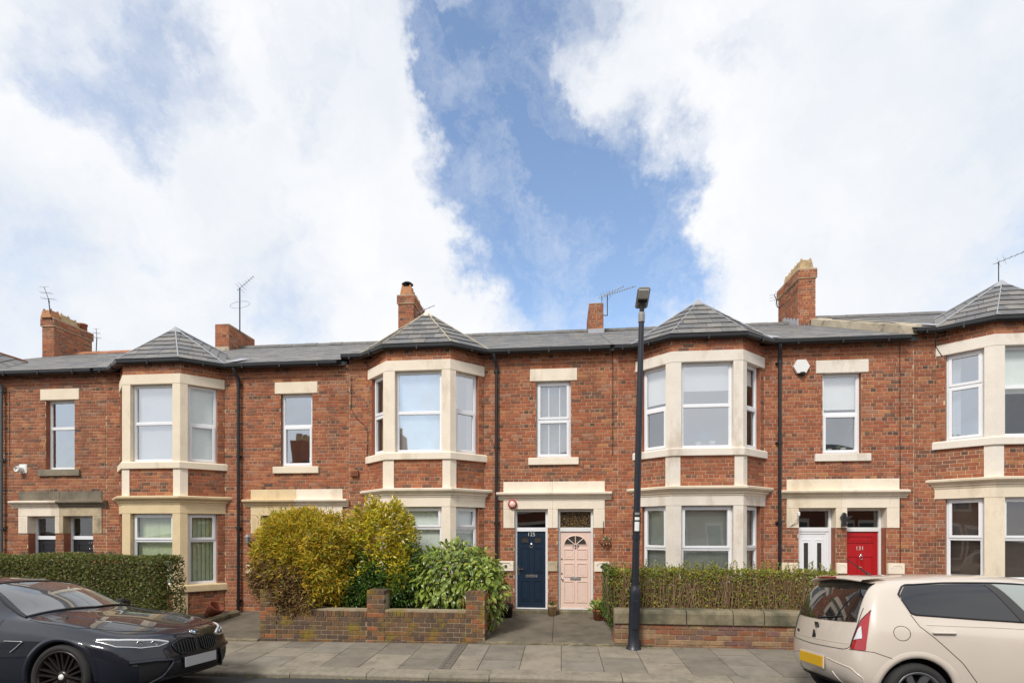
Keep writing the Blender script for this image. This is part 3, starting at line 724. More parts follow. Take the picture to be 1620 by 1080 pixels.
    for i in range(3):
        (ax, ay), (bx_, by_) = P[i], P[i + 1]
        faces.append((frame(ax, ay, bx_ - ax, by_ - ay), math.hypot(bx_ - ax, by_ - ay)))
    up = (z(3.80), z(5.62)); lw = (z(.90), z(2.583))
    CL = faces[0][1]
    ops = [(.155, CL - .145), (.19, 2 * FW - .19), (.145, CL - .155)]
    for i, (F, L) in enumerate(faces):
        o = ops[i]
        hs = [(o[0], o[1], *up), (o[0], o[1], *lw)]
        hs += [(-.1, L + .1, z(5.62), z(5.85)), (-.1, L + .1, z(3.632), z(3.80)), (-.1, L + .1, z(2.583), z(3.0)), (-.1, L + .1, z(.73), z(.90))]
        wall_bricks(H, F, 0, L, -.25, top, hs, 300 + k * 10 + i, zref=off, tones=HTN)
        opening_reveal(H, F, o[0], o[1], *up, .12, ('l', '', 'r')[i]); opening_reveal(H, F, o[0], o[1], *lw, .12, ('l', '', 'r')[i])
        for lvl, (za, zb) in enumerate((lw, up)):
            c = dict(cfg['bay'][lvl][i])
            window(H, F, o[0] + .006, o[1] - .006, za + .004, zb - .004, **c)
    mats = [sL, sU]
    for lvl, (za, zb, m) in enumerate(((lw[0], lw[1], sL), (up[0], up[1], sU))):     # stone piers on the two front corners
        for s in (0, 1):
            i0, i1 = (0, 1) if s == 0 else (1, 2)
            pa = faces[i0][0] @ Vector((ops[i0][1], 0, 0)); pb_ = P[i0 + 1]; pc = faces[i1][0] @ Vector((ops[i1][0], 0, 0))
            q = MB(); q.mould([(pa.x, pa.y), pb_, (pc.x, pc.y)], [(-.125, za), (.012, za), (.012, zb), (-.125, zb), (-.125, za)]); q.build('corner_pier', m, H.e)
    for s in (0, 1):                                                              # corner pilasters below the sills
        i0, i1 = (0, 1) if s == 0 else (1, 2)
        pa = faces[i0][0] @ Vector((faces[i0][1] - .15 if s == 0 else faces[i0][1] - .17, 0, 0)); pc = faces[i1][0] @ Vector((.17 if s == 0 else .15, 0, 0))
        q = MB(); q.mould([(pa.x, pa.y), P[i0 + 1], (pc.x, pc.y)], [(-.03, z(2.98)), (.016, z(2.98)), (.016, z(3.64)), (-.03, z(3.64)), (-.03, z(2.98))]); q.build('corner_pilaster', M[cfg.get('pil', st[1])], H.e)
        q = MB(); q.mould([(pa.x, pa.y), P[i0 + 1], (pc.x, pc.y)], [(-.03, -.2), (.016, -.2), (.016, z(.735)), (-.03, z(.735)), (-.03, -.2)]); q.build('corner_plinth', sL, H.e)
    q = MB(); q.mould(bay_path(bx, .0), [(-.14, z(5.62)), (.014, z(5.62)), (.018, z(5.63)), (.018, z(5.85)), (-.14, z(5.85)), (-.14, z(5.62))]); q.build('bay_lintel', sU, H.e)
    q = MB(); q.mould(bay_path(bx, .06), [(-.14, z(3.632)), (.045, z(3.632)), (.05, z(3.64)), (.05, z(3.775)), (.03, z(3.80)), (-.14, z(3.81)), (-.14, z(3.632))]); q.build('bay_sill', sU, H.e)
    q = MB(); q.mould(bay_path(bx, .06), [(-.14, z(.73)), (.045, z(.73)), (.05, z(.74)), (.05, z(.875)), (.03, z(.90)), (-.14, z(.91)), (-.14, z(.73))]); q.build('bay_sill', sL, H.e)
    q = MB(); q.mould(bay_path(bx, .03), [(-.14, z(2.583)), (.018, z(2.583)), (.018, z(2.80)), (-.14, z(2.80)), (-.14, z(2.583))]); q.build('bay_frieze', sL, H.e)
    q = MB(); q.mould(bay_path(bx, .16), [(-.14, z(2.795)), (.03, z(2.795)), (.035, z(2.83)), (.06, z(2.845)), (.065, z(2.88)), (.105, z(2.90)), (.14, z(2.935)), (.145, z(2.975)), (.11, z(2.99)), (-.14, z(3.01)), (-.14, z(2.795))]); q.build('bay_cornice', M[cfg.get('corn', st[2])], H.e)
    for za, zb in ((lw[0] - .1, lw[1] + .1), (up[0] - .05, up[1] + .05)):
        rb = MB(); pts = [(p[0], p[1]) for p in bay_path(bx)]
        ins = [(pts[0][0] + .2, pts[0][1] + .1), (pts[1][0] + .09, pts[1][1] + .17), (pts[2][0] - .09, pts[2][1] + .17), (pts[3][0] - .2, pts[3][1] + .1), (pts[3][0] - .1, D + 2.2), (pts[0][0] + .1, D + 2.2)]
        for zz in (za, zb): rb.quad(*[Vector((x, y, zz)) for x, y in ins])
        rb.quad(Vector((*ins[3], za)), Vector((*ins[4], za)), Vector((*ins[4], zb)), Vector((*ins[3], zb)))
        rb.quad(Vector((*ins[4], za)), Vector((*ins[5], za)), Vector((*ins[5], zb)), Vector((*ins[4], zb)))
        rb.quad(Vector((*ins[5], za)), Vector((*ins[0], za)), Vector((*ins[0], zb)), Vector((*ins[5], zb)))
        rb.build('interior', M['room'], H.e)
    finish_bricks(H, 1.3, tones=HTN)
    # ---- the rest of the house body
    bd = MB(); bd.box(x0 + .02, x1 - .02, 21.9, 22.1, -.2, z(6.3)); bd.build('rear_wall', M['mortar'], H.e)
    if cfg.get('gable'):
        gb = MB()
        for gx in cfg['gable']: gb.quad(Vector((gx, D + .05, -.2)), Vector((gx, 22, -.2)), Vector((gx, 22, z(6.2))), Vector((gx, RIDGE_Y, z(8.45))), Vector((gx, D + .05, z(6.2))))
        gb.build('gable_wall', M['mortar'], H.e)
    # ---- roof
    rb = MB(); ez, rz = z(EAVE_Z), z(RIDGE_Z)
    E0, E1, R0, R1 = Vector((x0 - .12, EAVE_Y, ez)), Vector((x1 - .12, EAVE_Y, ez)), Vector((x0 - .12, RIDGE_Y, rz)), Vector((x1 - .12, RIDGE_Y, rz))
    rb.quad(E0, E1, R1, R0); rb.quad(R0, R1, Vector((x1 - .12, 22.3, ez)), Vector((x0 - .12, 22.3, ez)))
    rb.quad(Vector((x0 - .1, EAVE_Y + .02, ez - .05)), Vector((x1 - .14, EAVE_Y + .02, ez - .05)), Vector((x1 - .14, D + .05, ez - .05)), Vector((x0 - .1, D + .05, ez - .05)))
    roof = rb.build('roof', M['felt'], H.e)
    ridge = MB(); n = int((x1 - x0) / .45)
    for i in range(n):
        a = x0 - .12 + i * (x1 - x0) / n; b = a + (x1 - x0) / n - .006; dz = rnd.uniform(-.006, .008)
        ridge.prism([(-.14, -.06), (-.05, .055), (.0, .075), (.05, .055), (.14, -.06)], 0, b - a, Matrix(((0, 1, 0, a), (1, 0, 0, RIDGE_Y), (0, 0, 1, rz + .02 + dz), (0, 0, 0, 1))))
    ridge.build('ridge_tiles', M[cfg.get('ridge', 'ridge_grey')], roof)
    # slates of the long slope (joined: far and seen edge-on), the bay roof slate by slate
    r = random.Random(900 + k); ux = Vector((1, 0, 0)); uy = Vector((0, RIDGE_Y - EAVE_Y, rz - ez)).normalized(); nn = Vector((0, -uy.z, uy.y))
    Ls = (R0 - E0).length; rows = int(Ls / .2); stt = MB(); cand = []
    zap = z(7.20); yap = 11.86
    for i in range(rows):
        x = x0 - .12 - (.15 if i % 2 else 0)
        while x < x1 - .12:
            a, b = max(x, x0 - .12) + .002, min(x + .30, x1 - .12) - .002; x += .30
            if b - a < .04: continue
            p = E0 + uy * (i * .2); zc = p.z
            # leave the slates under the bay roof out
            half = (FW + CW + .1) * max(0, (zap - .05 - zc) / (zap - ez))
            if abs((a + b) / 2 - bx) < half: continue
            col = r.choice(SLT); dz = r.uniform(0, .002); t0 = .008 + dz + r.uniform(0, .002)
            q = [Vector((a, p.y, p.z)) + nn * t0 - uy * r.uniform(0, .012), Vector((b, p.y, p.z)) + nn * t0, Vector((b, p.y, p.z)) + uy * .235 + nn * (.003 + dz), Vector((a, p.y, p.z)) + uy * .235 + nn * (.003 + dz)]
            V = q + [v - nn * .005 for v in q]
            cand.append((i, V, col))
    FC = [(0, 1, 2, 3), (4, 5, 1, 0), (5, 6, 2, 1), (7, 4, 0, 3)]
    for n_, (i, V, col) in enumerate(cand):
        if n_ < 160:
            mb = MB(); mb.mesh(V, FC, 0, col); mb.build('slate', M['slate'], roof)
        else: stt.mesh(V, FC, 0, col)
    stt.build('slates', M['slate'], roof, kind='stuff')
    # bay roof
    eb = [(p[0], p[1]) for p in bay_path(bx)]; o = .13
    def offp(i):
        nrm = []
        for j in range(3):
            d = (Vector(eb[j + 1]) - Vector(eb[j])).normalized(); nrm.append(Vector((d.y, -d.x)))
        m = (nrm[i - 1] + nrm[i]).normalized(); m = m / m.dot(nrm[i]); return Vector((eb[i][0] + m.x * o, eb[i][1] + m.y * o, z(6.17)))
    C1, C2 = offp(1), offp(2); J1 = Vector((eb[0][0] - .13, EAVE_Y, z(6.17))); J2 = Vector((eb[3][0] + .13, EAVE_Y, z(6.17)))
    A = Vector((bx, yap, zap)); RR = Vector((bx, EAVE_Y + (zap - ez) / SL, zap))
    bb = MB()
    for t in ((C1, C2, A), (J1, C1, A), (C2, J2, A), (J1, A, RR), (J2, RR, A)): bb.quad(*[v - Vector((0, 0, .004)) for v in t])
    bb.quad(J1, J2, C2, C1)
    br = bb.build('bay_roof', M['felt'], H.e)
    slate_facet(br, C1, C2, A, 7, .30, 40 + k); slate_facet(br, J1, C1, A, 7, .30, 50 + k); slate_facet(br, C2, J2, A, 7, .30, 60 + k)
    slate_facet(br, J1, RR, A, 6, .3, 70 + k); slate_facet(br, RR, J2, A, 6, .3, 80 + k)
    hp = MB(); hm = cfg.get('hip', 'lead'); up3 = Vector((0, 0, .028))
    for q in (C1, C2): hp.tube([q + up3, A + up3], .016 if hm != 'none' else .010, 6)
    hp.tube([A + up3 * 1.0, RR + up3 * 1.0], .035, 6)
    hp.tube([J1 + up3, A + up3], .016, 6); hp.tube([J2 + up3, A + up3], .016, 6)
    hp.build('hip_flashing', M['lead' if hm == 'none' else hm], br)
    ap = MB(); ap.mesh([A + Vector((0, 0, .075)), A + (C1 - A) * .12 + up3, A + (C2 - A) * .12 + up3, A + (J2 - A) * .12 + up3, A + (RR - A) * .1 + up3 * 2, A + (J1 - A) * .12 + up3], [(0, 1, 2), (0, 2, 3), (0, 3, 4), (0, 4, 5), (0, 5, 1)]); ap.build('apex_cap', M['lead' if k != 2 else 'stone_cream'], br)
    # gutter round the bay and along the eaves, soffit, downpipe
    gp = [(.0, 6.095), (.035, 6.075), (.085, 6.08), (.11, 6.11), (.115, 6.175), (.10, 6.175), (.09, 6.12), (.01, 6.12), (.0, 6.095)]
    gpo = [(o_ + .02, z(v)) for o_, v in gp]
    ex0, ex1 = cfg.get('gut', (x0, x1))
    paths = [[(J1.x - .02, EAVE_Y + .06), (J1.x + .04, EAVE_Y + .06), (eb[1][0] - .02, eb[1][1]), (eb[2][0] + .02, eb[2][1]), (J2.x - .04, EAVE_Y + .06), (J2.x + .02, EAVE_Y + .06)]]
    if x0 < J1.x: paths.append([(ex0 - .1, EAVE_Y + .06), (J1.x - .024, EAVE_Y + .06)])
    if wc is not None: paths.append([(J2.x + .024, EAVE_Y + .06), (ex1 - .2, EAVE_Y + .06)])
    for pth in paths:
        g = MB(); g.mould(pth, gpo); g.build('gutter', M['gutter'], H.e)
        d0 = Vector(pth[0]); tot = 0
        for a, b in zip(pth[:-1], pth[1:]):
            L = math.hypot(b[0] - a[0], b[1] - a[1])
            if L < .3: continue
            for i in range(max(1, int(L / .85))):
                t = (i + .5) / max(1, int(L / .85)); Fb = frame(a[0], a[1], b[0] - a[0], b[1] - a[1]); c = t * L
                gb = MB(); gb.box(c - .015, c + .015, -.14, -.015, z(6.06), z(6.178), M=Fb); gb.build('gutter_bracket', M['gutter'], H.e)
    sf = MB(); sf.mould([(J1.x, EAVE_Y + .1), (eb[1][0], eb[1][1]), (eb[2][0], eb[2][1]), (J2.x, EAVE_Y + .1)], [(-.02, z(6.10)), (.03, z(6.10)), (.03, z(6.17)), (-.02, z(6.17))]); sf.build('fascia', M['gutter'], H.e)
    f2 = MB(); f2.box(x0, x1, EAVE_Y + .06, EAVE_Y + .085, z(6.09), z(6.185)); f2.build('fascia', M['gutter'], H.e)
    if cfg.get('pipe'):
        px, pmat, ptop = cfg['pipe']
        pb = MB(); yy = D - .075; zt_ = z(6.08)
        pb.tube([(px - .05, EAVE_Y - .01, zt_), (px - .03, EAVE_Y + .0, zt_ - .10), (px, yy, zt_ - .22), (px, yy, zt_ - .4)], .043, 10); pb.tube([(px, yy, zt_ - .3), (px, yy, .1)], .036, 10)
        zz = zt_ - .32
        while zz > .3: pb.tube([(px, yy, zz), (px, yy, zz - .07)], .046, 10); pb.box(px - .07, px + .07, yy + .02, yy + .075, zz - .05, zz - .02); zz -= 1.75
        pb.build('downpipe', M[pmat], H.e)
    return H
M['reveal'] = pm('reveal_brick', (.33, .115, .06), .9, .3, 10, 60, .2, stain=(.12, .07, .05, .5))

def leaded():
    m, N, L, b = newmat('leaded_amber_glass'); geo = N.new('ShaderNodeNewGeometry')
    v = N.new('ShaderNodeTexVoronoi'); v.feature = 'DISTANCE_TO_EDGE'; v.inputs['Scale'].default_value = 22; L.new(geo.outputs['Position'], v.inputs['Vector'])
    v2 = N.new('ShaderNodeTexVoronoi'); v2.inputs['Scale'].default_value = 22; L.new(geo.outputs['Position'], v2.inputs['Vector'])
    cr = N.new('ShaderNodeValToRGB'); cr.color_ramp.elements[0].color = (.05, .035, .022, 1); cr.color_ramp.elements[1].color = (.34, .21, .06, 1); L.new(v2.outputs['Color'], cr.inputs[0])
    th = N.new('ShaderNodeMapRange'); th.inputs['From Min'].default_value = .09; th.inputs['From Max'].default_value = .2; L.new(v.outputs['Distance'], th.inputs['Value'])
    mx = N.new('ShaderNodeMix'); mx.data_type = 'RGBA'; mx.inputs[6].default_value = (.02, .018, .015, 1); L.new(th.outputs[0], mx.inputs[0]); L.new(cr.outputs[0], mx.inputs[7]); L.new(mx.outputs[2], b.inputs['Base Color'])
    b.inputs['Roughness'].default_value = .2
    return m
M['leaded'] = leaded()

M['lamp_pale'] = pm('brushed_numerals', (.70, .68, .62), .35, .08, metal=.2)
M['glass_mid'] = glassmat('semi_reflective_glass', (.95, .97, .97), .34)
M['leafpot'] = pm('green_ornament', (.10, .16, .04), .6, .3)
clear = dict(split=.47, sash=(True, False), blind=None)
BAY = lambda lo, up: (lo, up)
W = lambda **k: k
M['stone_bare2'] = pm('worn_stone_buff', (.52, .42, .28), .9, .25, 4, 40, .25, stain=(.16, .13, .09, .7), stain_scale=2.4, stain_lo=.5, stain_hi=.7)
HS = []
HS.append(make_house(0, 'brick house at the far left with dark doors and sooty stone door head', -15.95, -12.64, -.13, -17.75, -11.36, ('stone_buff', 'stone_buff', 'stone_ochre', 'stone_buff'), dict(
    win=W(split=.60, sash=(False, False), d=.11, fr='wood_white', glass='glass_sky'), sill='stone_bare', doors=(('black', None), ('black', '123')), deep=True, zt=1.95,
    doorstone=('stone_cream', 'stone_bare2'), cut=.0, frieze='stone_bare', mould2='stone_bare', step=.30,
    bay=([W(split=.6)] * 3, [W(split=.5)] * 3), pipe=(-14.2, 'pipe_grey', 0), ridge='ridge_clay', hip='ridge_clay', gable=(-17.75,))))
HS.append(make_house(1, 'brick house with ochre painted lower bay and green vertical blinds', -9.60, -6.37, -.13, -11.36, -5.05, ('stone_ochre', 'stone_buff', 'stone_ochre', 'stone_buff'), dict(
    win=W(split=.56, sash=(True, False), glass='glass_sky'), doors=(('black', None), ('black', None)), deep=True, doorstone=('stone_ochre', 'stone_cream'), cut=.0,
    bay=([W(split=.62, sash=(False, True), blind='vertical', bcol='blind_green')] * 3, [W(split=.5, blind=None, sash=(False, False)), W(split=.5, sash=(False, False), glass='glass_sky', blind='roller', bcol='blind_white', cover=.98), W(split=.5, sash=(True, False), glass='glass', blind='roller', bcol='blind_grey', cover=.98)]),
    pipe=(-7.80, 'gutter', 0), hip='lead', new=((-8.3, -7.6),), pil='stone_cream')))
HS.append(make_house(2, 'brick house with cream bay beside the navy and pink front doors', -3.18, -.18, 0.0, -5.05, 1.28, ('stone_cream', 'stone_cream', 'stone_cream', 'stone_cream'), dict(
    win=W(split=.5, sash=(True, True), blind='venetian', bcol='blind_white', mid=(.36, .68), glass='glass_mid'), doors=(('navy', None), ('pink', None)), bells=True, plaq='stone_cream', plaqm='stone_bare2',
    bay=([W(split=.72, sash=(False, True), blind='roller', bcol='blind_grey', cover=.97)] * 3, [W(split=.5, sash=(True, True), blind='curtain', bcol='curtain_brown'), W(split=.49, sash=(False, False), glass='glass_sky', blind='roller', bcol='blind_grey', cover=.96), W(split=.53, sash=(True, False), glass='glass_sky', blind='curtains', bcol='curtain')]),
    pipe=(-1.49, 'gutter', 0), hip='cement', new=((.92, 1.28), (-5.05, -4.55), (-1.79, -1.3)))))
HS.append(make_house(3, 'brick house with stained pale bay beside the white and red front doors', 3.07, 6.09, 0.0, 1.28, 7.55, ('stone_grey', 'stone_grey', 'stone_grey', 'stone_grey'), dict(
    win=W(split=.5, sash=(True, False), blind='roller', bcol='blind_white', cover=.42, glass='glass_mid', props=((.35, .10, .06, 'white'), (.6, .16, .05, 'leafpot'), (.72, .12, .07, 'white'))), doors=(('white', None), ('red', '131')), deep=True, doorstone=('stone_buff', 'stone_cream'), cut=-.02, corn='stone_buff',
    bay=([W(split=.45, sash=(False, True), blind='venetian', bcol='blind_grey')] * 3, [W(split=.5, sash=(True, False), glass='glass_mid', blind='roller', bcol='blind_white', cover=.42), W(split=.5, sash=(False, False), glass='glass_sky', blind='roller', bcol='blind_white', cover=.30, props=((.4, .11, .06, 'white'), (.5, .09, .05, 'alarm_red'), (.68, .13, .07, 'white'))), W(split=.5, sash=(True, False), blind='roller', bcol='blind_white', cover=.2)]),
    pipe=(4.76, 'gutter', 0), hip='none', new=((4.46, 5.7), (6.5, 7.55)))))
HS.append(make_house(4, 'brick house at the right edge with brown slatted blinds in its bay', 9.38, None, .14, 7.55, 12.6, ('stone_cream', 'stone_grey', 'stone_buff', 'stone_grey'), dict(
    bay=([W(split=.5, sash=(False, True), blind='venetian', bcol='blind_brown')] * 3, [W(split=.62, sash=(True, True), glass='glass_sky', blind='curtain_left', bcol='curtain'), W(split=.55, sash=(False, False), blind='roller', bcol='blind_grey', cover=.5), W(split=.5)]),
    hip='none', gable=(12.6,), new=((7.55, 8.1),))))
h0, h1, h2, h3, h4 = HS
chimney(h0, -18.02, -17.56, 9.42, 7.6, [('hornr', .07, .27), ('horn', .33, .27), ('horn', .52, .24), ('round2', .70, .24), ('round', .90, .32)], seed=1)
chimney(h1, -11.60, -11.10, 8.97, 7.6, [], corb=False, seed=2)
chimney(h2, -5.27, -4.76, 9.66, 7.7, [('hornr', .13, .30), ('horn', .42, .26), ('horn', .68, .26)], seed=3)
chimney(h3, .86, 1.31, 9.14, 7.7, [], corb=False, seed=4)
chimney(h4, 7.11, 7.60, 9.90, 7.7, [('horn', .14, .30), ('horn', .42, .30), ('horn', .70, .28)], seed=5)
# ------------------------------------------------------------------ ground, road, pavement
def gz(x): return .009 * min(x, 0) if x > -9 else -.081
PV0, PV1 = 7.36, 9.22           # kerb face, back of the pavement
def pz(y): return -.062 + (y - PV0) / (PV1 - PV0) * .062
mb = MB(); mb.quad((-400, -300, -.42), (400, -300, -.42), (400, 500, -.42), (-400, 500, -.42))
mb.build('ground', M['soil'], kind='structure')
mb = MB(); ys = [7.40, 7.1, 6.7, 6.3, 5.5, 4.6, 3.7, 2.7, 1.7, .7, .2]; zs = [-.150, -.088, -.04, -.002, .065, .11, .125, .11, .06, -.04, -.11]
xs = [-60, -9, -6, -3, 0, 60]
for i in range(len(xs) - 1):
    for j in range(len(ys) - 1):
        mb.quad(*[(x, y, z + gz(x)) for x, y, z in ((xs[i], ys[j + 1], zs[j + 1]), (xs[i + 1], ys[j + 1], zs[j + 1]), (xs[i + 1], ys[j], zs[j]), (xs[i], ys[j], zs[j]))])
mb.build('road', M['asphalt'], kind='structure')
mb = MB()
for a, b in zip(xs[:-1], xs[1:]): mb.quad((a, PV0 + .1, pz(PV0 + .1) + gz(a) - .008), (b, PV0 + .1, pz(PV0 + .1) + gz(b) - .008), (b, PV1 + .3, pz(PV1 + .3) + gz(b) - .008), (a, PV1 + .3, pz(PV1 + .3) + gz(a) - .008))
pave = mb.build('pavement', M['joint'], kind='structure')  # dirt sheet set high; its dark colour also gives joints their shade
mb = MB(); mb.box(-60, 60, -6.0, .15, -.3, -.03)
mb.build('pavement_opposite', M['concrete'], kind='structure')
SLABT = [(.245, .215, .17), (.265, .23, .178), (.215, .19, .152), (.285, .245, .19), (.24, .215, .175), (.20, .176, .142)]
SLM = {}
def slab_mesh(w, l, t):
    k = (round(w, 3), round(l, 3), t)
    if k not in SLM:
        m = MB(); m.cbox(-w / 2 + .004, w / 2 - .004, -l / 2 + .013, l / 2 - .013, -.05, 0, .004, col=SLABT[t])
        me = bpy.data.meshes.new('paving_slab'); me.from_pydata(m.v, [], m.f); me.materials.append(M['slab'])
        at = me.color_attributes.new('tone', 'FLOAT_COLOR', 'POINT'); at.data.foreach_set('color', [q for c in m.c for q in (*c, 1.0)]); SLM[k] = me
    return SLM[k]
M['iron_rust'] = pm('worn_iron', (.15, .13, .105), .8, .35, 20, 80, .2)
tilt = math.atan(.062 / (PV1 - PV0)); rs = random.Random(3)
cols = []
x = -1.70
cols.append((-1.70, -1.28)); x = -1.28
while x < 9: cols.append((x, x + .64)); x += .64
x = -1.88
while x > -12: cols.append((x - .64, x)); x -= .64
for n, (a, b) in enumerate(cols):
    br = [7.675, 8.47, 9.215] if round(a / .64) % 2 else [7.675, 8.22, 8.77, 9.215]
    for c, d in zip(br[:-1], br[1:]):
        xm, ym = (a + b) / 2, (c + d) / 2
        inst('paving_slab', slab_mesh(b - a, d - c, rs.randrange(len(SLABT))), pave, (xm, ym, pz(ym) + gz(xm) + rs.uniform(-.002, .003)), (tilt + rs.uniform(-.002, .002), math.atan(-.009) if -9 < xm < 0 else 0, 0))
mb = MB(); Mx = Matrix.Translation((-1.79, 0, gz(-1.79)))
for xx in (-.086, .046): mb.box(xx, xx + .04, 7.675, 9.21, -.06, .0, M=Matrix.Translation((-1.79, 0, gz(-1.79) + .002)) @ Matrix(((1, 0, 0, 0), (0, 1, 0, 0), (0, math.tan(tilt), 1, -.3065), (0, 0, 0, 1))))
y = 7.70
while y < 9.18:
    mb.box(-.042, .042, y, y + .115, -.06, -.004, M=Matrix.Translation((-1.79, 0, gz(-1.79) + .002)) @ Matrix(((1, 0, 0, 0), (0, 1, 0, 0), (0, math.tan(tilt), 1, -.3065), (0, 0, 0, 1)))); y += .14
mb.build('drain_channel', M['iron_rust'], label='iron drain channel crossing the pavement to the kerb', cat='drain')
kj = [-12.2, -11.1, -9.9, -8.8, -7.6, -6.45, -5.3, -4.1, -2.9, -1.95, -1.05, .87, 2.4, 3.6, 4.8, 6.0, 7.2, 8.4]
for a, b in zip(kj[:-1], kj[1:]):
    m = MB(); t = rs.choice([(.27, .235, .18), (.24, .215, .17), (.30, .255, .19)]); zt = pz(7.5) + gz((a + b) / 2) + rs.uniform(-.004, .004)
    m.mould([(a + .006, 7.67), (b - .006, 7.67)], [(0, -.35), (.31, -.35), (.31, zt - .035), (.295, zt - .012), (.27, zt - .002), (0, zt + .006), (0, -.35)], col=t)
    m.build('kerb_stone', M['kerb'], pave)
# gardens and paths
def slope_sheet(name, x0, x1, y0, y1, z0, z1, mat, thick=.2, **kw):
    m = MB(); n = 8
    for i in range(n):
        a, b = [y0 + (y1 - y0) * t / n for t in (i, i + 1)]; za, zb = [z0 + (z1 - z0) * t / n for t in (i, i + 1)]
        m.quad((x0, a, za), (x1, a, za), (x1, b, zb), (x0, b, zb))
    m.quad((x0, y0, z0 - thick), (x1, y0, z0 - thick), (x1, y0, z0), (x0, y0, z0)); m.quad((x0, y0, z0 - thick), (x0, y1, z1 - thick), (x0, y1, z1), (x0, y0, z0)); m.quad((x1, y0, z0 - thick), (x1, y0, z0), (x1, y1, z1), (x1, y1, z1 - thick))
    return m.build(name, mat, **kw)
slope_sheet('garden_bed', -5.7, -1.52, 9.3, D + .1, .06, .16, M['soil'], kind='structure')
slope_sheet('garden_bed', 1.12, 4.85, 9.3, D + .1, .10, .16, M['soil'], kind='structure')
slope_sheet('garden_bed', -18, -7.62, 9.3, D + .1, .0, .08, M['soil'], kind='structure')
slope_sheet('garden_bed', 7.3, 12.6, 9.3, D + .1, .10, .16, M['soil'], kind='structure')
slope_sheet('garden_path', -1.52, -.17, 9.18, D + .1, .035, .145, M['concrete'], kind='structure')
slope_sheet('garden_path', -.162, 1.12, 9.17, D + .1, .032, .150, M['concrete'], kind='structure')
slope_sheet('garden_path', -7.62, -5.7, 9.2, D + .1, -.03, .09, M['concrete'], kind='structure')
slope_sheet('garden_path', 4.85, 7.3, 9.2, D + .1, .03, .15, M['concrete'], kind='structure')
# rough edges where the paths meet the pavement, and path edgings
def rough_strip(name, pts, w, h, seed, mat, **kw):
    r = random.Random(seed); m = MB(); V = []; n = len(pts)
    for i, p in enumerate(pts):
        p = Vector(p); t = (Vector(pts[min(i + 1, n - 1)]) - Vector(pts[max(i - 1, 0)])).normalized(); s = Vector((t.y, -t.x, 0))
        j = lambda a: r.uniform(-a, a)
        V += [p + s * (w / 2 + j(.012)) - Vector((0, 0, .15)), p + s * (w / 2 + j(.012)) + Vector((0, 0, h * .7 + j(.008))), p + s * (w * .3 + j(.01)) + Vector((0, 0, h + j(.01))), p - s * (w * .3 + j(.01)) + Vector((0, 0, h + j(.01))), p - s * (w / 2 + j(.012)) + Vector((0, 0, h * .7 + j(.008))), p - s * (w / 2) - Vector((0, 0, .15))]
    F = [(i * 6 + k, i * 6 + k + 1, i * 6 + 7 + k, i * 6 + 6 + k) for i in range(n - 1) for k in range(5)] + [(0, 1, 2, 3, 4, 5), tuple(range(n * 6 - 1, n * 6 - 7, -1))]
    m.mesh(V, F, 0, None, False); return m.build(name, mat, **kw)
lin = lambda a, b, n: [tuple(a[i] + (b[i] - a[i]) * t / n for i in range(3)) for t in range(n + 1)]
rough_strip('path_edging', lin((-1.44, 9.36, .06), (-1.44, 11.05, .14), 16), .17, .07, 5, M['coping'], label='low stone edging along the left of the front door path', cat='edging')
rough_strip('path_edging', lin((1.05, 9.36, .06), (1.05, 11.2, .14), 16), .15, .06, 6, M['coping'], label='low stone edging beside the hedge right of the door path', cat='edging')
rough_strip('path_edging', lin((-7.62, 9.3, .0), (-7.62, 11.3, .08), 16), .2, .10, 7, M['coping'], label='rounded stone edging beside the path left of the golden shrub', cat='edging')
rough_strip('path_edge', lin((-1.38, 9.20, .0), (.93, 9.20, .0), 26), .09, .034, 8, M['coping'], kind='structure')
rough_strip('path_edge', lin((-7.7, 9.20, -.06), (-5.74, 9.20, -.05), 20), .09, .045, 9, M['coping'], kind='structure')

# ------------------------------------------------------------------ garden walls, brick by brick
WT1 = [(.125, .08, .05), (.16, .095, .055), (.19, .105, .055), (.13, .085, .06), (.21, .11, .05), (.105, .072, .052), (.30, .115, .05)]
WT2 = [(.25, .14, .085), (.30, .17, .09), (.22, .12, .10), (.27, .11, .06), (.33, .21, .12), (.18, .10, .085), (.24, .155, .115), (.20, .15, .09)]
BM2 = {}
def gbrick(parent, F, u0, u1, y0, y1, z0, z1, mat, tone):
    k = (round(u1 - u0, 3), round(y1 - y0, 3), round(z1 - z0, 3), mat, tone)
    if k not in BM2:
        m = MB(); w, d, h = (u1 - u0) / 2, (y1 - y0) / 2, (z1 - z0) / 2; m.cbox(-w, w, -d, d, -h, h, .006, col=tone)
        me = bpy.data.meshes.new('brick'); me.from_pydata(m.v, [], m.f); me.materials.append(M[mat])
        at = me.color_attributes.new('tone', 'FLOAT_COLOR', 'POINT'); at.data.foreach_set('color', [q for c in m.c for q in (*c, 1.0)]); BM2[k] = me
    return inst('brick', BM2[k], parent, F @ Vector(((u0 + u1) / 2, (y0 + y1) / 2, (z0 + z1) / 2)), (0, 0, math.atan2(F[1][0], F[0][0])))
def brick_run(parent, F, u0, u1, y0, y1, z0, n, ch, bl, mat, tones, seed, red_ends=0, first=0):
    r = random.Random(seed)
    for i in range(n):
        x = u0 - (bl / 2 if (i + first) % 2 else 0)
        while x < u1 - .01:
            a, b = max(x, u0) + .005, min(x + bl, u1) - .005; x += bl
            if b - a < .03: continue
            t = r.choice(tones[:6]) if not (red_ends and (a < u0 + .1 or b > u1 - .05) and r.random() < red_ends) else tones[6]
            gbrick(parent, F, round(a, 3), round(b, 3), y0 + r.choice((-.003, 0, .003)), y1, z0 + i * ch + .005, z0 + (i + 1) * ch - .005, mat, t)
F0 = frame(0, PV1, 1, 0)
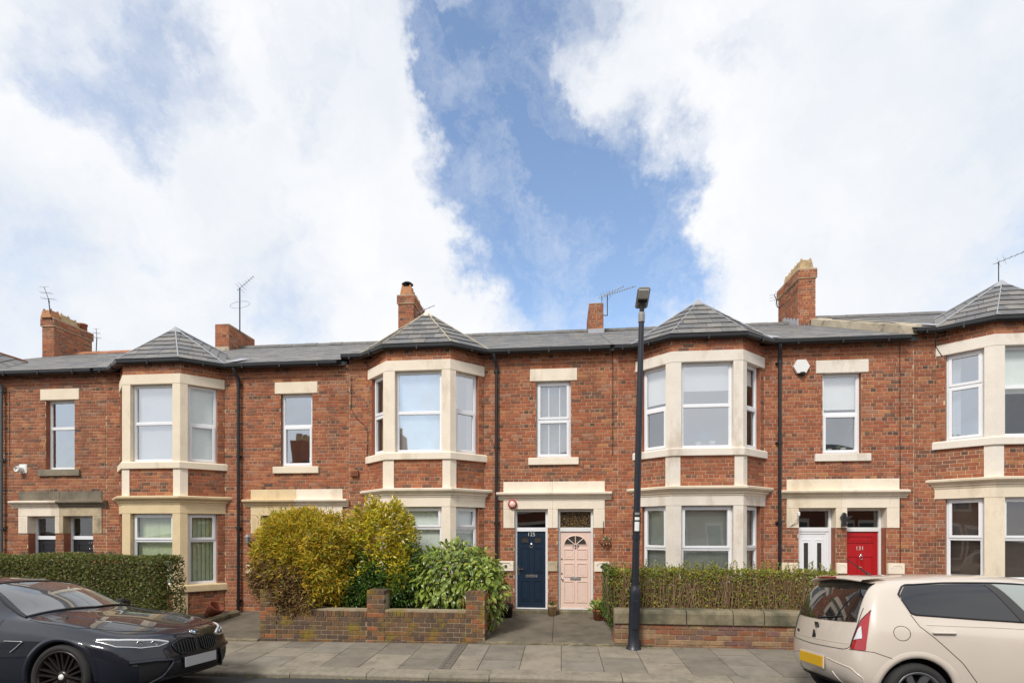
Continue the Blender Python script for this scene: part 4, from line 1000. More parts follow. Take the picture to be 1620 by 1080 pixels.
gw = MB(); X0, X1 = -5.73, -1.39; c1, b1 = .0845, .218; zb = -.075
gw.box(X0 + .012, X1 - .012, PV1 + .009, PV1 + .215, -.3, .575)
for a, b in ((X0, X0 + .34), (-3.62, -3.28), (X1 - .36, X1)): gw.box(a + .009, b - .009, PV1 - .006, PV1 + .33, -.3, .905)
wall_a = gw.build('garden_wall', M['mortar_wall'], origin=((X0 + X1) / 2, PV1, 0), label='low mossy brick wall with square piers in front of the shrubs', cat='wall')
nwall = 6
for a, b in ((X0 + .34, -3.62), (-3.28, X1 - .36)):
    brick_run(wall_a, F0, a, b, .0, .10, zb, nwall + 1 if False else nwall, c1, b1, 'brick_wall', WT1, 11)
    zr = zb + nwall * c1; x = a; r = random.Random(4)
    while x < b - .03:
        e = min(x + .078, b); gbrick(wall_a, F0, x + .004, e - .004, -.004, .215, zr + .004, zr + .110 + r.choice((0, .003)), 'brick_wall', r.choice(WT1[:6])); x += .078
for n, (a, b) in enumerate(((X0, X0 + .34), (-3.62, -3.28), (X1 - .36, X1))):
    brick_run(wall_a, F0, a, b, -.015, .10, zb, 11, c1, b1, 'brick_wall', WT1, 20 + n, red_ends=.22, first=n)
    x = a
    while x < b - .03:
        e = min(x + .085, b); gbrick(wall_a, F0, x + .003, e - .003, -.016, .335, zb + 11 * c1 + .003, zb + 11 * c1 + .08, 'brick_wall', rs.choice(WT1[:6])); x += .085
Fe = frame(X1, PV1, 0, 1)
brick_run(wall_a, Fe, .10, .335, -.004, .06, zb, 11, c1, .218, 'brick_wall', WT1, 31, red_ends=.35)
Fe = frame(X0, PV1 + .335, 0, -1)
brick_run(wall_a, Fe, .0, .235, -.004, .06, zb, 11, c1, .218, 'brick_wall', WT1, 32, red_ends=.5)

X0, X1 = .945, 4.78; c2, b2 = .089, .236; zb = -.14
gw = MB(); gw.box(X0 + .012, X1 - .012, PV1 + .012, PV1 + .28, -.3, .40)
wall_b = gw.build('garden_wall', M['mortar_wall2'], origin=((X0 + X1) / 2, PV1, 0), label='low brick wall with thick stone coping under the sparse hedge', cat='wall')
brick_run(wall_b, F0, X0, X1, .0, .11, zb, 6, c2, b2, 'brick_old', WT2, 51) if 'brick_old' in M else None
M['brick_old'] = pm('weathered_brick', (1, 1, 1), .92, .4, 9, 60, .45, tone=True, stain=(.16, .13, .08, .7), stain_scale=2.8, stain_lo=.48, stain_hi=.68, spec=.2)
brick_run(wall_b, F0, X0, X1, .0, .11, zb, 6, c2, b2, 'brick_old', WT2, 51)
brick_run(wall_b, frame(X0, PV1 + .28, 0, -1), .0, .17, .0, .06, zb, 6, c2, b2, 'brick_old', WT2, 52)
for a, b in zip((X0 - .01, 2.19, 2.98, 3.50, 4.2), (2.185, 2.975, 3.495, 4.19, X1 + .01)):
    m = MB(); m.mould([(a + .006, PV1 + .31), (b - .006, PV1 + .31)], [(0, .40), (.34, .40), (.345, .41), (.342, .585), (.325, .625), (.28, .648), (.05, .655), (0, .64), (0, .40)])
    m.build('coping_stone', M['coping'], wall_b)
# low wall under the left hedge
gw = MB(); gw.box(-16, -7.92, PV1 + .02, PV1 + .24, -.3, .24); gw.box(-16, -7.9, PV1 - .02, PV1 + .28, .24, .32)
gw.build('garden_wall', M['coping'], origin=(-11.8, PV1, 0), label='low stone wall under the clipped hedge behind the dark car', cat='wall')
# ------------------------------------------------------------------ planting
def leafmat(name, trans=.35, rough=.45, spec=.5, noisev=.2):
    m, N, L, b = newmat(name); out = N['Material Output']
    at = N.new('ShaderNodeAttribute'); at.attribute_name = 'tone'
    geo = N.new('ShaderNodeNewGeometry'); n = N.new('ShaderNodeTexNoise'); n.inputs['Scale'].default_value = 40; L.new(geo.outputs['Position'], n.inputs['Vector'])
    mr = N.new('ShaderNodeMapRange'); mr.inputs['To Min'].default_value = 1 - noisev; mr.inputs['To Max'].default_value = 1 + noisev; L.new(n.outputs['Fac'], mr.inputs['Value'])
    sc = N.new('ShaderNodeVectorMath'); sc.operation = 'SCALE'; L.new(at.outputs['Color'], sc.inputs[0]); L.new(mr.outputs[0], sc.inputs['Scale'])
    L.new(sc.outputs[0], b.inputs['Base Color']); b.inputs['Roughness'].default_value = rough; b.inputs['Specular IOR Level'].default_value = spec
    tr = N.new('ShaderNodeBsdfTranslucent'); L.new(sc.outputs[0], tr.inputs[0])
    mx = N.new('ShaderNodeMixShader'); mx.inputs[0].default_value = trans; L.new(b.outputs[0], mx.inputs[1]); L.new(tr.outputs[0], mx.inputs[2]); L.new(mx.outputs[0], out.inputs[0])
    return m
M['leaf'] = leafmat('leaf'); M['leaf_gloss'] = leafmat('glossy_leaf', .25, .3, .6, .15)
M['twig'] = pm('twig_bark', (.20, .115, .06), .9, .35, 20, 90, .2)
M['bark'] = pm('shrub_bark', (.09, .06, .04), .9, .35, 20, 90, .3)
def rand_dir(r):
    while True:
        v = Vector((r.uniform(-1, 1), r.uniform(-1, 1), r.uniform(-1, 1)))
        if .05 < v.length < 1: return v.normalized()
def leaf(mb, p, d, n, l, w, col, fold=.22):
    """pointed folded leaf: base p, along d, facing n"""
    s = d.cross(n)
    if s.length < 1e-4: return
    s.normalize(); n = s.cross(d)
    mb.mesh([p, p + d * l * .45 + s * w * .5 + n * w * fold, p + d * l, p + d * l * .45 - s * w * .5 + n * w * fold], [(0, 1, 2), (0, 2, 3)], 0, col)
def lerp3(a, b, t): return tuple(a[i] + (b[i] - a[i]) * t for i in range(3))
def hedge_box(x0, x1, y0, y1, z0, z1, count, size, tonef, seed, rough=.05, faces=('f', 't', 'r', 'l')):
    r = random.Random(seed); mb = MB(); A = {'f': (x1 - x0) * (z1 - z0), 't': (x1 - x0) * (y1 - y0), 'r': (y1 - y0) * (z1 - z0), 'l': (y1 - y0) * (z1 - z0)}
    fs = list(faces); ws = [A[f] for f in fs]
    for _ in range(count):
        f = r.choices(fs, ws)[0]; dep = abs(r.gauss(0, .07))
        x, y, z = r.uniform(x0, x1), r.uniform(y0, y1), r.uniform(z0, z1)
        if f == 'f': y = y0 + dep; n = Vector((0, -1, .25))
        elif f == 't': z = z1 - dep * .6; n = Vector((0, -.2, 1))
        elif f == 'r': x = x1 - dep; n = Vector((1, 0, .25))
        else: x = x0 + dep; n = Vector((-1, 0, .25))
        # round the edges and let the surface wander
        wob = noise.noise(Vector((x * 1.3, y * 1.3, z * 1.7))) * rough * 2 + noise.noise(Vector((x * 4, y * 4, z * 4 + 7))) * rough
        p = Vector((x, y, z)) + n.normalized() * wob
        for (lo, hi, ax) in ((x0, x1, 0), (z0, z1, 2)):
            pass
        ex = max(0, .12 - (x1 - p.x)) if 'r' in faces else 0; ez = max(0, .12 - (z1 - p.z)); 
        if f == 'f': p.y += (ex + ez) * .5
        if f == 't': p.z -= max(0, .12 - (p.y - y0)) * .4 + ex * .4
        if f == 'r': p.x -= ez * .5 + max(0, .12 - (p.y - y0)) * .5
        d = (rand_dir(r) + n * .5 + Vector((0, 0, .1))).normalized(); nn = (n + rand_dir(r) * .9).normalized()
        leaf(mb, p, d, nn, size * r.uniform(.7, 1.35), size * r.uniform(.45, .65), tonef(p, r))
    return mb
def stems(mb, base, top, n, r, rad, spread):
    for _ in range(n):
        b = base + Vector((r.uniform(-spread, spread), r.uniform(-spread, spread) * .6, 0)); t = top + rand_dir(r) * spread * 3
        m = (b + t) / 2 + rand_dir(r) * .08
        mb.tube([b, m, t], [rad, rad * .7, rad * .3], 5)
# clipped hedge on the left
gt = [(.17, .205, .035), (.125, .16, .032), (.23, .25, .06), (.095, .13, .03), (.30, .29, .10), (.32, .28, .10)]
def t_hedge(p, r):
    if r.random() < .05: return (.20, .13, .05)
    return lerp3(r.choice(gt), (.05, .08, .018), r.random() * .3)
e = empty('hedge', (-11.5, 9.7, 0), 'neatly clipped dense green hedge behind the dark car', 'hedge')
hedge_box(-14.5, -7.86, 9.30, 9.98, .12, 1.53, 34000, .055, t_hedge, 1, .035, ('f', 't', 'r')).build('foliage', M['leaf'], e, kind='stuff')
r = random.Random(2); mb = MB()
for i in range(150):
    x = r.uniform(-14.4, -8.0); y = r.uniform(9.42, 9.85); mb.tube([(x, y, .05), (x + r.uniform(-.1, .1), y + r.uniform(-.05, .05), .8), (x + r.uniform(-.2, .2), y + r.uniform(-.1, .1), 1.46)], [.012, .009, .004], 4)
mb.build('stems', M['bark'], e, kind='stuff')
mb = MB(); mb.cbox(-14.4, -8.05, 9.5, 9.8, .15, 1.38, .08); mb.build('dark_core', M['hedge_inner'] if 'hedge_inner' in M else M['bark'], e)  # solid dark block standing in for the hedge's shaded inside
# thin hedge behind the coping, all twigs and yellowing leaves
e = empty('hedge', (2.8, 9.75, .6), 'sparse twiggy hedge with yellow leaves above the stone coping', 'hedge')
r = random.Random(5); tw = MB(); lf = MB()
for i in range(2100):
    x = r.uniform(.90, 4.85); y = 9.45 + abs(r.gauss(0, .22)); h = r.uniform(.45, .72) + .05 * noise.noise(Vector((x * 2, 0, 0)))
    b = Vector((x, y, .45)); lean = r.gauss(0, .12); t = Vector((x + lean, y + r.uniform(-.12, .06), .60 + h)); m = (b + t) / 2 + Vector((r.uniform(-.05, .05), r.uniform(-.04, .04), 0))
    tw.tube([b, m, t], [.0065, .005, .0028], 3, caps=False, smooth=False, col=r.choice([(.24, .135, .07), (.17, .09, .05), (.30, .20, .12), (.21, .13, .06)]))
for i in range(13500):
    x = r.uniform(.88, 4.82); up = r.random() ** .8; z = .60 + .74 * up + .04 * noise.noise(Vector((x * 2.2, 3, 0))); y = 9.43 + abs(r.gauss(0, .16))
    dens = .62 + .45 * noise.noise(Vector((x * 1.6, z * 2, 4))) + (.35 if z > 1.15 else 0) + (.3 if x < 1.9 else -.12 if x > 3.8 else 0)
    if r.random() > dens: continue
    c = r.choice([(.38, .38, .045), (.28, .33, .045), (.14, .21, .03), (.44, .40, .07), (.20, .26, .035), (.32, .20, .06)])
    leaf(lf, Vector((x, y, z)), (rand_dir(r) + Vector((0, -.3, .2))).normalized(), (Vector((0, -1, .4)) + rand_dir(r) * .8).normalized(), r.uniform(.04, .07), r.uniform(.024, .036), c)
for i in range(5200):        # greener return of the hedge beside the door path
    y = r.uniform(9.38, 11.0); z = r.uniform(.28, 1.36); x = .86 + abs(r.gauss(0, .06)) + .05 * noise.noise(Vector((y * 2, z * 2, 9))) + max(0, .5 - z) * .15
    c = r.choice([(.10, .16, .025), (.07, .12, .02), (.18, .22, .035), (.05, .09, .018)])
    leaf(lf, Vector((x, y, z)), (rand_dir(r) + Vector((-.3, -.2, -.1))).normalized(), (Vector((-1, -.4, .4)) + rand_dir(r) * .8).normalized(), r.uniform(.035, .055), r.uniform(.02, .03), c)
M['twig_tone'] = pm('hedge_twig', (1, 1, 1), .9, .3, 20, 90, 0, tone=True)
for k in range(170):
    x = r.uniform(.95, 4.8); b = Vector((x, 9.55 + r.uniform(-.1, .2), 1.22)); d = Vector((r.gauss(0, .25), r.gauss(0, .15), 1)).normalized(); L_ = r.uniform(.12, .30)
    tw.tube([b, b + d * L_], [.004, .002], 3, caps=False, col=(.22, .14, .07))
    for q in range(6): leaf(lf, b + d * L_ * (.35 + .12 * q), (d + rand_dir(r)).normalized(), rand_dir(r), .045, .026, r.choice([(.30, .34, .05), (.16, .22, .03), (.38, .36, .06)]))
tw.build('twigs', M['twig_tone'], e, kind='stuff'); lf.build('foliage', M['leaf'], e, kind='stuff')
# shrubs
def blob(c, rad, r, pw=2.6, jit=.10, seed=0):
    """a point on a lumpy rounded-box surface and its normal"""
    d = rand_dir(r); k = (abs(d.x) ** pw + abs(d.y) ** pw + abs(d.z) ** pw) ** (-1 / pw)
    s = 1 + jit * noise.noise(d * 2.3 + Vector((seed, 0, 0))) + jit * .6 * noise.noise(d * 6 + Vector((seed, 5, 0)))
    p = Vector((d.x * rad[0], d.y * rad[1], d.z * rad[2])) * k * s
    n = Vector((d.x / rad[0], d.y / rad[1], d.z / rad[2])).normalized()
    return Vector(c) + p, n
def shrub(name, label, c, rad, count, size, tonef, seed, ground, pw=2.6, jit=.1, asp=.5, mat='leaf', droop=.0, shell=.18, tufts=None, grp=None):
    e = empty(name, (c[0], c[1], ground), label, 'shrub', grp); r = random.Random(seed); mb = MB()
    for _ in range(count):
        p, n = blob(c, rad, r, pw, jit, seed)
        if p.y > c[1] + .45 * rad[1] and r.random() < .7: continue
        q = p + (Vector(c) - p) * abs(r.gauss(0, shell))
        if q.z < ground + .02: continue
        d = (rand_dir(r) * .8 + n * .7 + Vector((0, 0, .25 - droop))).normalized(); nn = (n + rand_dir(r) * .7 + Vector((0, 0, .4))).normalized()
        leaf(mb, q, d, nn, size * r.uniform(.6, 1.35), size * asp * r.uniform(.7, 1.2), tonef(q, r))
    if tufts:
        for (tp, tn) in tufts:
            for _ in range(tn):
                q = Vector(tp) + rand_dir(r) * r.uniform(0, .16); leaf(mb, q, (rand_dir(r) + Vector((0, 0, .8))).normalized(), rand_dir(r), size * r.uniform(.7, 1.3), size * asp * .7, tonef(q, r))
    mb.build('foliage', M[mat], e, kind='stuff')
    sb = MB(); stems(sb, Vector((c[0], c[1], ground - .05)), Vector((c[0], c[1], c[2] + rad[2] * .3)), 16, r, .022, .14); sb.build('stems', M['bark'], e)
    return e
def t_gold(p, r):
    side = (-5.25 - p.x) * .55 + (1.45 - p.z) * .9 + .55 * noise.noise(p * 1.8) + r.uniform(-.2, .2)
    if side > .33: return r.choice([(.27, .16, .06), (.20, .12, .05), (.34, .21, .08), (.24, .18, .05), (.38, .25, .10)])
    return r.choice([(.66, .47, .035), (.58, .45, .035), (.38, .36, .035), (.68, .43, .045), (.26, .29, .03), (.72, .52, .055), (.50, .46, .045)])
shrub('golden_conifer', 'big rounded golden conifer browning at its lower left', (-5.12, 9.80, 1.30), (.92, .70, 1.07), 44000, .10, t_gold, 3, .1, 3.0, .22, .30, shell=.13,
      tufts=[((-5.2 + .13 * i, 9.6 + .1 * (i % 2), 2.33 + .03 * (i % 3)), 30) for i in range(-4, 6)] + [((-5.98, 9.7, 1.2 + .25 * i), 24) for i in range(5)])
def t_yel(p, r):
    k = noise.noise(p * 2.6 + Vector((3, 0, 0))) + (p.z - 1.35) * .75 + r.uniform(-.25, .25)
    if k > .05: return r.choice([(.68, .54, .03), (.60, .46, .03), (.72, .56, .04), (.42, .40, .03), (.28, .32, .03)])
    return r.choice([(.07, .15, .025), (.095, .19, .03), (.05, .11, .02), (.15, .24, .04)])
e = shrub('variegated_shrub', 'tall green shrub turning bright yellow at the top', (-3.68, 10.25, 1.35), (.68, .62, 1.22), 20000, .09, t_yel, 4, .12, 2.3, .36, .42, 'leaf_gloss', shell=.16)
r = random.Random(41); mb = MB()
for (c, rad, n) in (((-4.05, 9.95, .75), (.55, .42, .58), 4200), ((-3.2, 9.95, .95), (.42, .4, .5), 3000), ((-3.1, 10.1, 1.35), (.32, .3, .38), 1500)):
    for _ in range(n):
        p, nn = blob(c, rad, r, 2.4, .28, c[0]); q = p + (Vector(c) - p) * abs(r.gauss(0, .14))
        if q.z < .12: continue
        leaf(mb, q, (rand_dir(r) * .8 + nn).normalized(), (nn + rand_dir(r) * .6).normalized(), .07 * r.uniform(.6, 1.3), .03, t_yel(q - Vector((0, 0, .25)), r))
mb.build('lower_foliage', M['leaf_gloss'], e, kind='stuff')
sh = MB()
for k in range(46):
    a = r.uniform(0, PI); b = Vector((-3.68 + .62 * math.cos(a), 10.0 + r.uniform(-.25, .2), 1.5 + 1.0 * math.sin(a))); d = (Vector((math.cos(a), r.uniform(-.4, .2), math.sin(a) + .3)) + rand_dir(r) * .4).normalized(); L_ = r.uniform(.12, .30)
    sh.tube([b, b + d * L_], [.004, .002], 3, caps=False, col=(.12, .09, .04))
    for q in range(7): leaf(sh, b + d * L_ * (.3 + .1 * q), (d + rand_dir(r)).normalized(), rand_dir(r), .065, .03, t_yel(b + d * L_, r))
sh.build('shoots', M['leaf_gloss'], e, kind='stuff')
for _k in (): pass
# spotted laurel: the largest leaves one by one
e = empty('spotted_laurel', (-2.05, 10.0, .12), 'bushy laurel with pale edged pointed leaves behind the wall', 'shrub')
r = random.Random(9); LV = []
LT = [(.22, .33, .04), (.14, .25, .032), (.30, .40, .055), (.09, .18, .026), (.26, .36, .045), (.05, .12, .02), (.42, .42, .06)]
def laurel_mesh(ci):
    """a pointed leaf with a raised rib fold and curled tip"""
    col = LT[ci]; edge = lerp3(col, (.46, .50, .10), .5); V = []; C = []; F = []
    st = [(0, .10), (.2, .62), (.45, 1.0), (.7, .78), (.88, .36), (1, .02)]
    for i, (t, w) in enumerate(st):
        zc = .10 * math.sin(t * PI) - .16 * t * t
        V += [(t, -w * .215, zc + .05 * w), (t, 0, zc), (t, w * .215, zc + .05 * w)]; C += [edge, lerp3(col, (.05, .11, .02), .35), edge]
        if i: 
            k = (i - 1) * 3; F += [(k, k + 1, k + 4, k + 3), (k + 1, k + 2, k + 5, k + 4)]
    return V, F, C
LM = []
for ci in range(len(LT)):
    V, F, C = laurel_mesh(ci); me = bpy.data.meshes.new('leaf'); me.from_pydata(V, [], F); me.materials.append(M['leaf_gloss'])
    at = me.color_attributes.new('tone', 'FLOAT_COLOR', 'POINT'); at.data.foreach_set('color', [q for c in C for q in (*c, 1.0)]); LM.append((me, V, F, C))
lv = []
for (c, rad, n, pw) in (((-2.1, 10.05, 1.12), (.82, .58, .68), 1900, 2.5), ((-1.55, 9.9, .95), (.50, .45, .57), 800, 2.3), ((-2.45, 9.85, .80), (.38, .35, .5), 300, 2.2), ((-1.42, 9.75, .62), (.28, .2, .42), 200, 2.2)):
    for _ in range(n):
        p, nn = blob(c, rad, r, pw, .18, c[0]); q = p + (Vector(c) - p) * abs(r.gauss(0, .17)); deep = (p - q).length
        if q.z < .22 or q.y < 9.48: continue
        if q.z < .75 and r.random() < .35: continue
        d = (nn * .6 + rand_dir(r) * .6 + Vector((0, -.1, -.5))).normalized(); u = (nn + Vector((0, -.2, .9)) + rand_dir(r) * .35)
        s = u.cross(d).normalized(); u = d.cross(s).normalized(); L = r.uniform(.11, .175)
        dark = (q.z < .7 and r.random() < .6) or r.random() < .18  # darker leaf colour, mostly low down, paints the bush's inner shade
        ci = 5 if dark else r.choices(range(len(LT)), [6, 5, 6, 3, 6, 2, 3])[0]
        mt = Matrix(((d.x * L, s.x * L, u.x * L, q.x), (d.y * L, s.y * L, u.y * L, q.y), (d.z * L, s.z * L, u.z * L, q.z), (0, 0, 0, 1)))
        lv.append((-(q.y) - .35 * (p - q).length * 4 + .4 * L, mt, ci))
lv.sort(key=lambda a: -a[0]); lv_mb = MB()
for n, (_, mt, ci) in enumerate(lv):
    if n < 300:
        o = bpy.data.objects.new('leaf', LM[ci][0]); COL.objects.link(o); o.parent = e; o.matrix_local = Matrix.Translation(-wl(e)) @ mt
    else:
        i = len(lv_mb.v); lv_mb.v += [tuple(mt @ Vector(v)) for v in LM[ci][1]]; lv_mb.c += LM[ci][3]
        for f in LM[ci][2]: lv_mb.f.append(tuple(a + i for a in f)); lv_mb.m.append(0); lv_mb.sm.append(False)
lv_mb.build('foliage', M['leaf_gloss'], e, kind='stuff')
sb = MB(); stems(sb, Vector((-2.05, 10.05, .05)), Vector((-2.05, 10.05, 1.35)), 18, r, .018, .16); sb.tube([(-2.3, 9.75, .15), (-2.05, 9.6, .32), (-1.85, 9.6, .45)], .012, 5); sb.build('stems', M['bark'], e)
# pink young shoot beside the right pier
mb = MB()
for _ in range(70):
    q = Vector((-1.83, 9.52, .70)) + rand_dir(r) * r.uniform(0, .10); leaf(mb, q, rand_dir(r), (rand_dir(r) + Vector((0, -1, 1))).normalized(), .06, .026, r.choice([(.36, .15, .08), (.42, .22, .10), (.30, .17, .06)]))
mb.tube([(-1.85, 9.55, .3), (-1.83, 9.52, .66)], .006, 4, col=(.12, .08, .05)); mb.build('young_shoot', M['leaf'], label='small pinkish young shoot beside the right wall pier', cat='plant')
# ------------------------------------------------------------------ cars
from mathutils.bvhtree import BVHTree
def paint(name, col, rough=.25, coat=1.0, flake=.0):
    m, N, L, b = newmat(name)
    geo = N.new('ShaderNodeNewGeometry'); n = N.new('ShaderNodeTexNoise'); n.inputs['Scale'].default_value = 3.0; n.inputs['Detail'].default_value = 5
    L.new(geo.outputs['Position'], n.inputs['Vector'])
    mr = N.new('ShaderNodeMapRange'); mr.inputs['To Min'].default_value = .93; mr.inputs['To Max'].default_value = 1.05; L.new(n.outputs['Fac'], mr.inputs['Value'])
    sc = N.new('ShaderNodeVectorMath'); sc.operation = 'SCALE'; sc.inputs[0].default_value = col; L.new(mr.outputs[0], sc.inputs['Scale']); L.new(sc.outputs[0], b.inputs['Base Color'])
    b.inputs['Roughness'].default_value = rough; b.inputs['Metallic'].default_value = flake; b.inputs['Coat Weight'].default_value = coat; b.inputs['Coat Roughness'].default_value = .02
    b.inputs['Specular IOR Level'].default_value = .5
    return m
M['paint_dark'] = paint('dark_grey_car_paint', (.008, .0105, .019), .4, 1.0); M['paint_dark'].node_tree.nodes['Principled BSDF'].inputs['Specular IOR Level'].default_value = .2  # bluish base colour stands for blue sky reflected in dark grey paint
M['paint_beige'] = paint('beige_car_paint', (.62, .545, .465), .3, 1.0)
M['car_glass'] = paint('car_glass', (.012, .013, .014), .03, 1.0)
M['screen_glass'] = paint('windscreen_glass', (.10, .105, .11), .04, 1.0)
M['front_glass'] = paint('side_glass_bright_cabin', (.30, .33, .31), .05, 1.0)  # pale base colour stands for the bright cabin seen through the glass
M['tyre'] = pm('tyre_rubber', (.022, .021, .021), .8, .25, 30, 90, .2)
M['rim_dark'] = pm('dark_alloy', (.06, .05, .046), .3, .15, metal=.7)
M['rim_grey'] = pm('grey_alloy', (.22, .225, .235), .32, .15, metal=.7)
M['trim'] = pm('gloss_black_trim', (.009, .009, .010), .22, .1)
M['pillar_grey'] = pm('pillar_trim', (.045, .044, .043), .4, .1)
M['mattblack'] = pm('matt_black_trim', (.016, .016, .016), .7, .2)
M['lens_clear'] = paint('headlamp_lens', (.06, .062, .065), .06, 1.0)
M['lamp_white'] = pm('lamp_reflector', (.75, .76, .78), .18, .08, metal=.3)
M['lamp_red'] = paint('tail_lamp_red', (.38, .006, .010), .12, 1.0)
M['plate_grey'] = pm('blank_front_plate', (.42, .42, .43), .5, .04)
M['plate_yellow'] = pm('blank_rear_plate', (.66, .38, .008), .5, .05)
M['chrome_soft'] = pm('soft_chrome', (.55, .56, .57), .25, .05, metal=.9)
M['blue_badge'] = pm('badge_blue', (.02, .16, .42), .3, .05)
class Car:
    def __init__(s, name, label, X, Y, Z, c, x_mid, roll=0):
        s.Mx = Matrix.Translation((X, Y, Z)) @ Matrix.Rotation(R(roll), 4, 'X') @ Matrix.Scale(c, 4); s.c = c
        s.e = empty(name, s.Mx @ Vector((x_mid, 0, 0)), label, 'car', 'cars parked along the kerb')
    def T(s, p): return s.Mx @ Vector(p)
    def body(s, stations, bulge_f, bulge_r, wells, mat, crease, holes=()):
        """loft of half sections p1..p8 given as (x, y, z), closed by bowed front and rear faces"""
        rings = []
        for st in stations:
            p1 = Vector(st[0]); f6, f7 = .66, .33
            half = [Vector((p1.x, 0, p1.z)), Vector((p1.x, p1.y * f7, p1.z)), Vector((p1.x, p1.y * f6, p1.z))] + [Vector(p) for p in st]
            ring = half + [Vector((p.x, -p.y, p.z)) for p in half[-2:0:-1]]      # 11 + 9
            rings.append(ring)
        n = len(rings[0]); V = [p for r_ in rings for p in r_]; Fc = []; cre = {}
        for i in range(len(rings) - 1):
            for k in range(n): Fc.append((i * n + k, (i + 1) * n + k, (i + 1) * n + (k + 1) % n, i * n + (k + 1) % n))
        def cap(ri, bul, flip):
            base = ri * n; R_ = rings[ri]
            row = lambda k: (base + k, base + (20 - k) % 20)
            top = [base + k for k in (7, 8, 9, 10, 11, 12, 13)]; bot = [base + k for k in (3, 2, 1, 0, 19, 18, 17)]
            fr = [1, .66, .33, 0, -.33, -.66, -1]; rows = [bot]
            for k in (4, 5, 6):
                a, b = row(k); r_ = [a]
                for f in fr[1:-1]:
                    p = R_[k]; V.append(Vector((p.x + bul[k - 4] * (1 - abs(f) ** 2.4), p.y * f, p.z + bul[3] * (1 - f * f)))); r_.append(len(V) - 1)
                rows.append(r_ + [b])
            rows.append(top)
            for a, b in zip(rows[:-1], rows[1:]):
                for j in range(6):
                    q = (a[j], a[j + 1], b[j + 1], b[j]); Fc.append(q if flip else q[::-1])
        cap(0, bulge_f, False); cap(len(rings) - 1, bulge_r, True)
        me = bpy.data.meshes.new('tmp'); me.from_pydata([tuple(v) for v in V], [], Fc)
        cl = me.attributes.new('crease_edge', 'FLOAT', 'EDGE')
        ck = {k: v for k, v in crease.items()}
        for e in me.edges:
            a, b = e.vertices
            if a < len(rings) * n and b < len(rings) * n and a % n == b % n:
                k = a % n; k = min(k, 20 - k) if k else 0
                cl.data[e.index].value = ck.get(k, 0)
        o = bpy.data.objects.new('tmp', me); COL.objects.link(o)
        ss = o.modifiers.new('s', 'SUBSURF'); ss.levels = 3; ss.render_levels = 3
        dg = bpy.context.evaluated_depsgraph_get(); dg.update()
        full = bpy.data.meshes.new_from_object(o.evaluated_get(dg))
        s.bvh = BVHTree.FromPolygons([v.co.copy() for v in full.vertices], [tuple(p.vertices) for p in full.polygons])
        cut = []
        for (wx, wz, wr, yo) in wells:
            for sd in (-1, 1):
                cb = MB(); cb.lathe([(0, -.17), (wr, -.17), (wr, .17), (0, .17)], 40, Matrix.Translation((wx, sd * yo, wz)) @ Matrix.Rotation(R(90), 4, 'X'))
                cm = bpy.data.meshes.new('c'); cm.from_pydata(cb.v, [], cb.f); co = bpy.data.objects.new('c', cm); COL.objects.link(co); 
                import bmesh
                bm = bmesh.new(); bm.from_mesh(cm); bmesh.ops.remove_doubles(bm, verts=bm.verts, dist=1e-5); bmesh.ops.recalc_face_normals(bm, faces=bm.faces); bm.to_mesh(cm); bm.free()
                cm.materials.append(M[mat]); cm.materials.append(M['mattblack'])
                for p in cm.polygons: p.material_index = 1
                bo = o.modifiers.new('b', 'BOOLEAN'); bo.object = co; bo.operation = 'DIFFERENCE'; bo.solver = 'EXACT'; cut.append(co)
        me.materials.append(M[mat]); me.materials.append(M['mattblack'])
        import bmesh
        bm = bmesh.new(); bm.from_mesh(me); bmesh.ops.recalc_face_normals(bm, faces=bm.faces); bm.to_mesh(me); bm.free()
        dg = bpy.context.evaluated_depsgraph_get(); dg.update()
        fin = bpy.data.meshes.new_from_object(o.evaluated_get(dg)); fin.name = 'body'
        for q in cut + [o]: bpy.data.objects.remove(q)
        for p in fin.polygons: p.use_smooth = (p.material_index == 0)
        base = wl(s.e)
        for v in fin.vertices: v.co = s.T(v.co) - base
        b = bpy.data.objects.new('body', fin); COL.objects.link(b); b.parent = s.e; WLOC[b.name] = base
        s.b = b
        return b
    def snap(s, p, off, axis=None):
        p = Vector(p)
        if axis is None:
            co, no, i, d = s.bvh.find_nearest(p)
            if (p - co).dot(no) < 0 and False: no = -no
        else:
            a = Vector(axis); co, no, i, d = s.bvh.ray_cast(p - a * 3, a)
            if co is None: co, no, i, d = s.bvh.find_nearest(p)
        out = Vector((0, co.y, 0)) if abs(co.y) > .5 else Vector((co.x + 1.2, 0, co.z - .5))
        if no.dot(out) < 0: no = -no
        return co + no * off
    def patch(s, name, top, bot, mat, off=.004, nu=10, nv=5, axis=None, parent=None, both=False, edge=.0):
        """a panel laid on the body between two outlines"""
        def samp(P, t):
            P = [Vector(p) for p in P]; L = [0]
            for a, b in zip(P[:-1], P[1:]): L.append(L[-1] + (b - a).length)
            d = t * L[-1]
            for i in range(len(P) - 1):
                if d <= L[i + 1] + 1e-9: 
                    w = (d - L[i]) / max(1e-9, L[i + 1] - L[i]); return P[i].lerp(P[i + 1], w)
            return P[-1]
        res = None
        for sd in ((1, -1) if both else (1,)):
            mb = MB(); V = []
            for j in range(nv + 1):
                for i in range(nu + 1):
                    p = samp(top, i / nu).lerp(samp(bot, i / nu), j / nv); p.y *= sd
                    ax = None if axis is None else Vector((axis[0], axis[1] * sd, axis[2]))
                    V.append(s.T(s.snap(p, off, ax)))
            mb.mesh(V, [(j * (nu + 1) + i, j * (nu + 1) + i + 1, (j + 1) * (nu + 1) + i + 1, (j + 1) * (nu + 1) + i) for j in range(nv) for i in range(nu)], 0, None, True)
            o = mb.build(name, M[mat], parent or s.e)
            if sd == 1: res = o
        return res
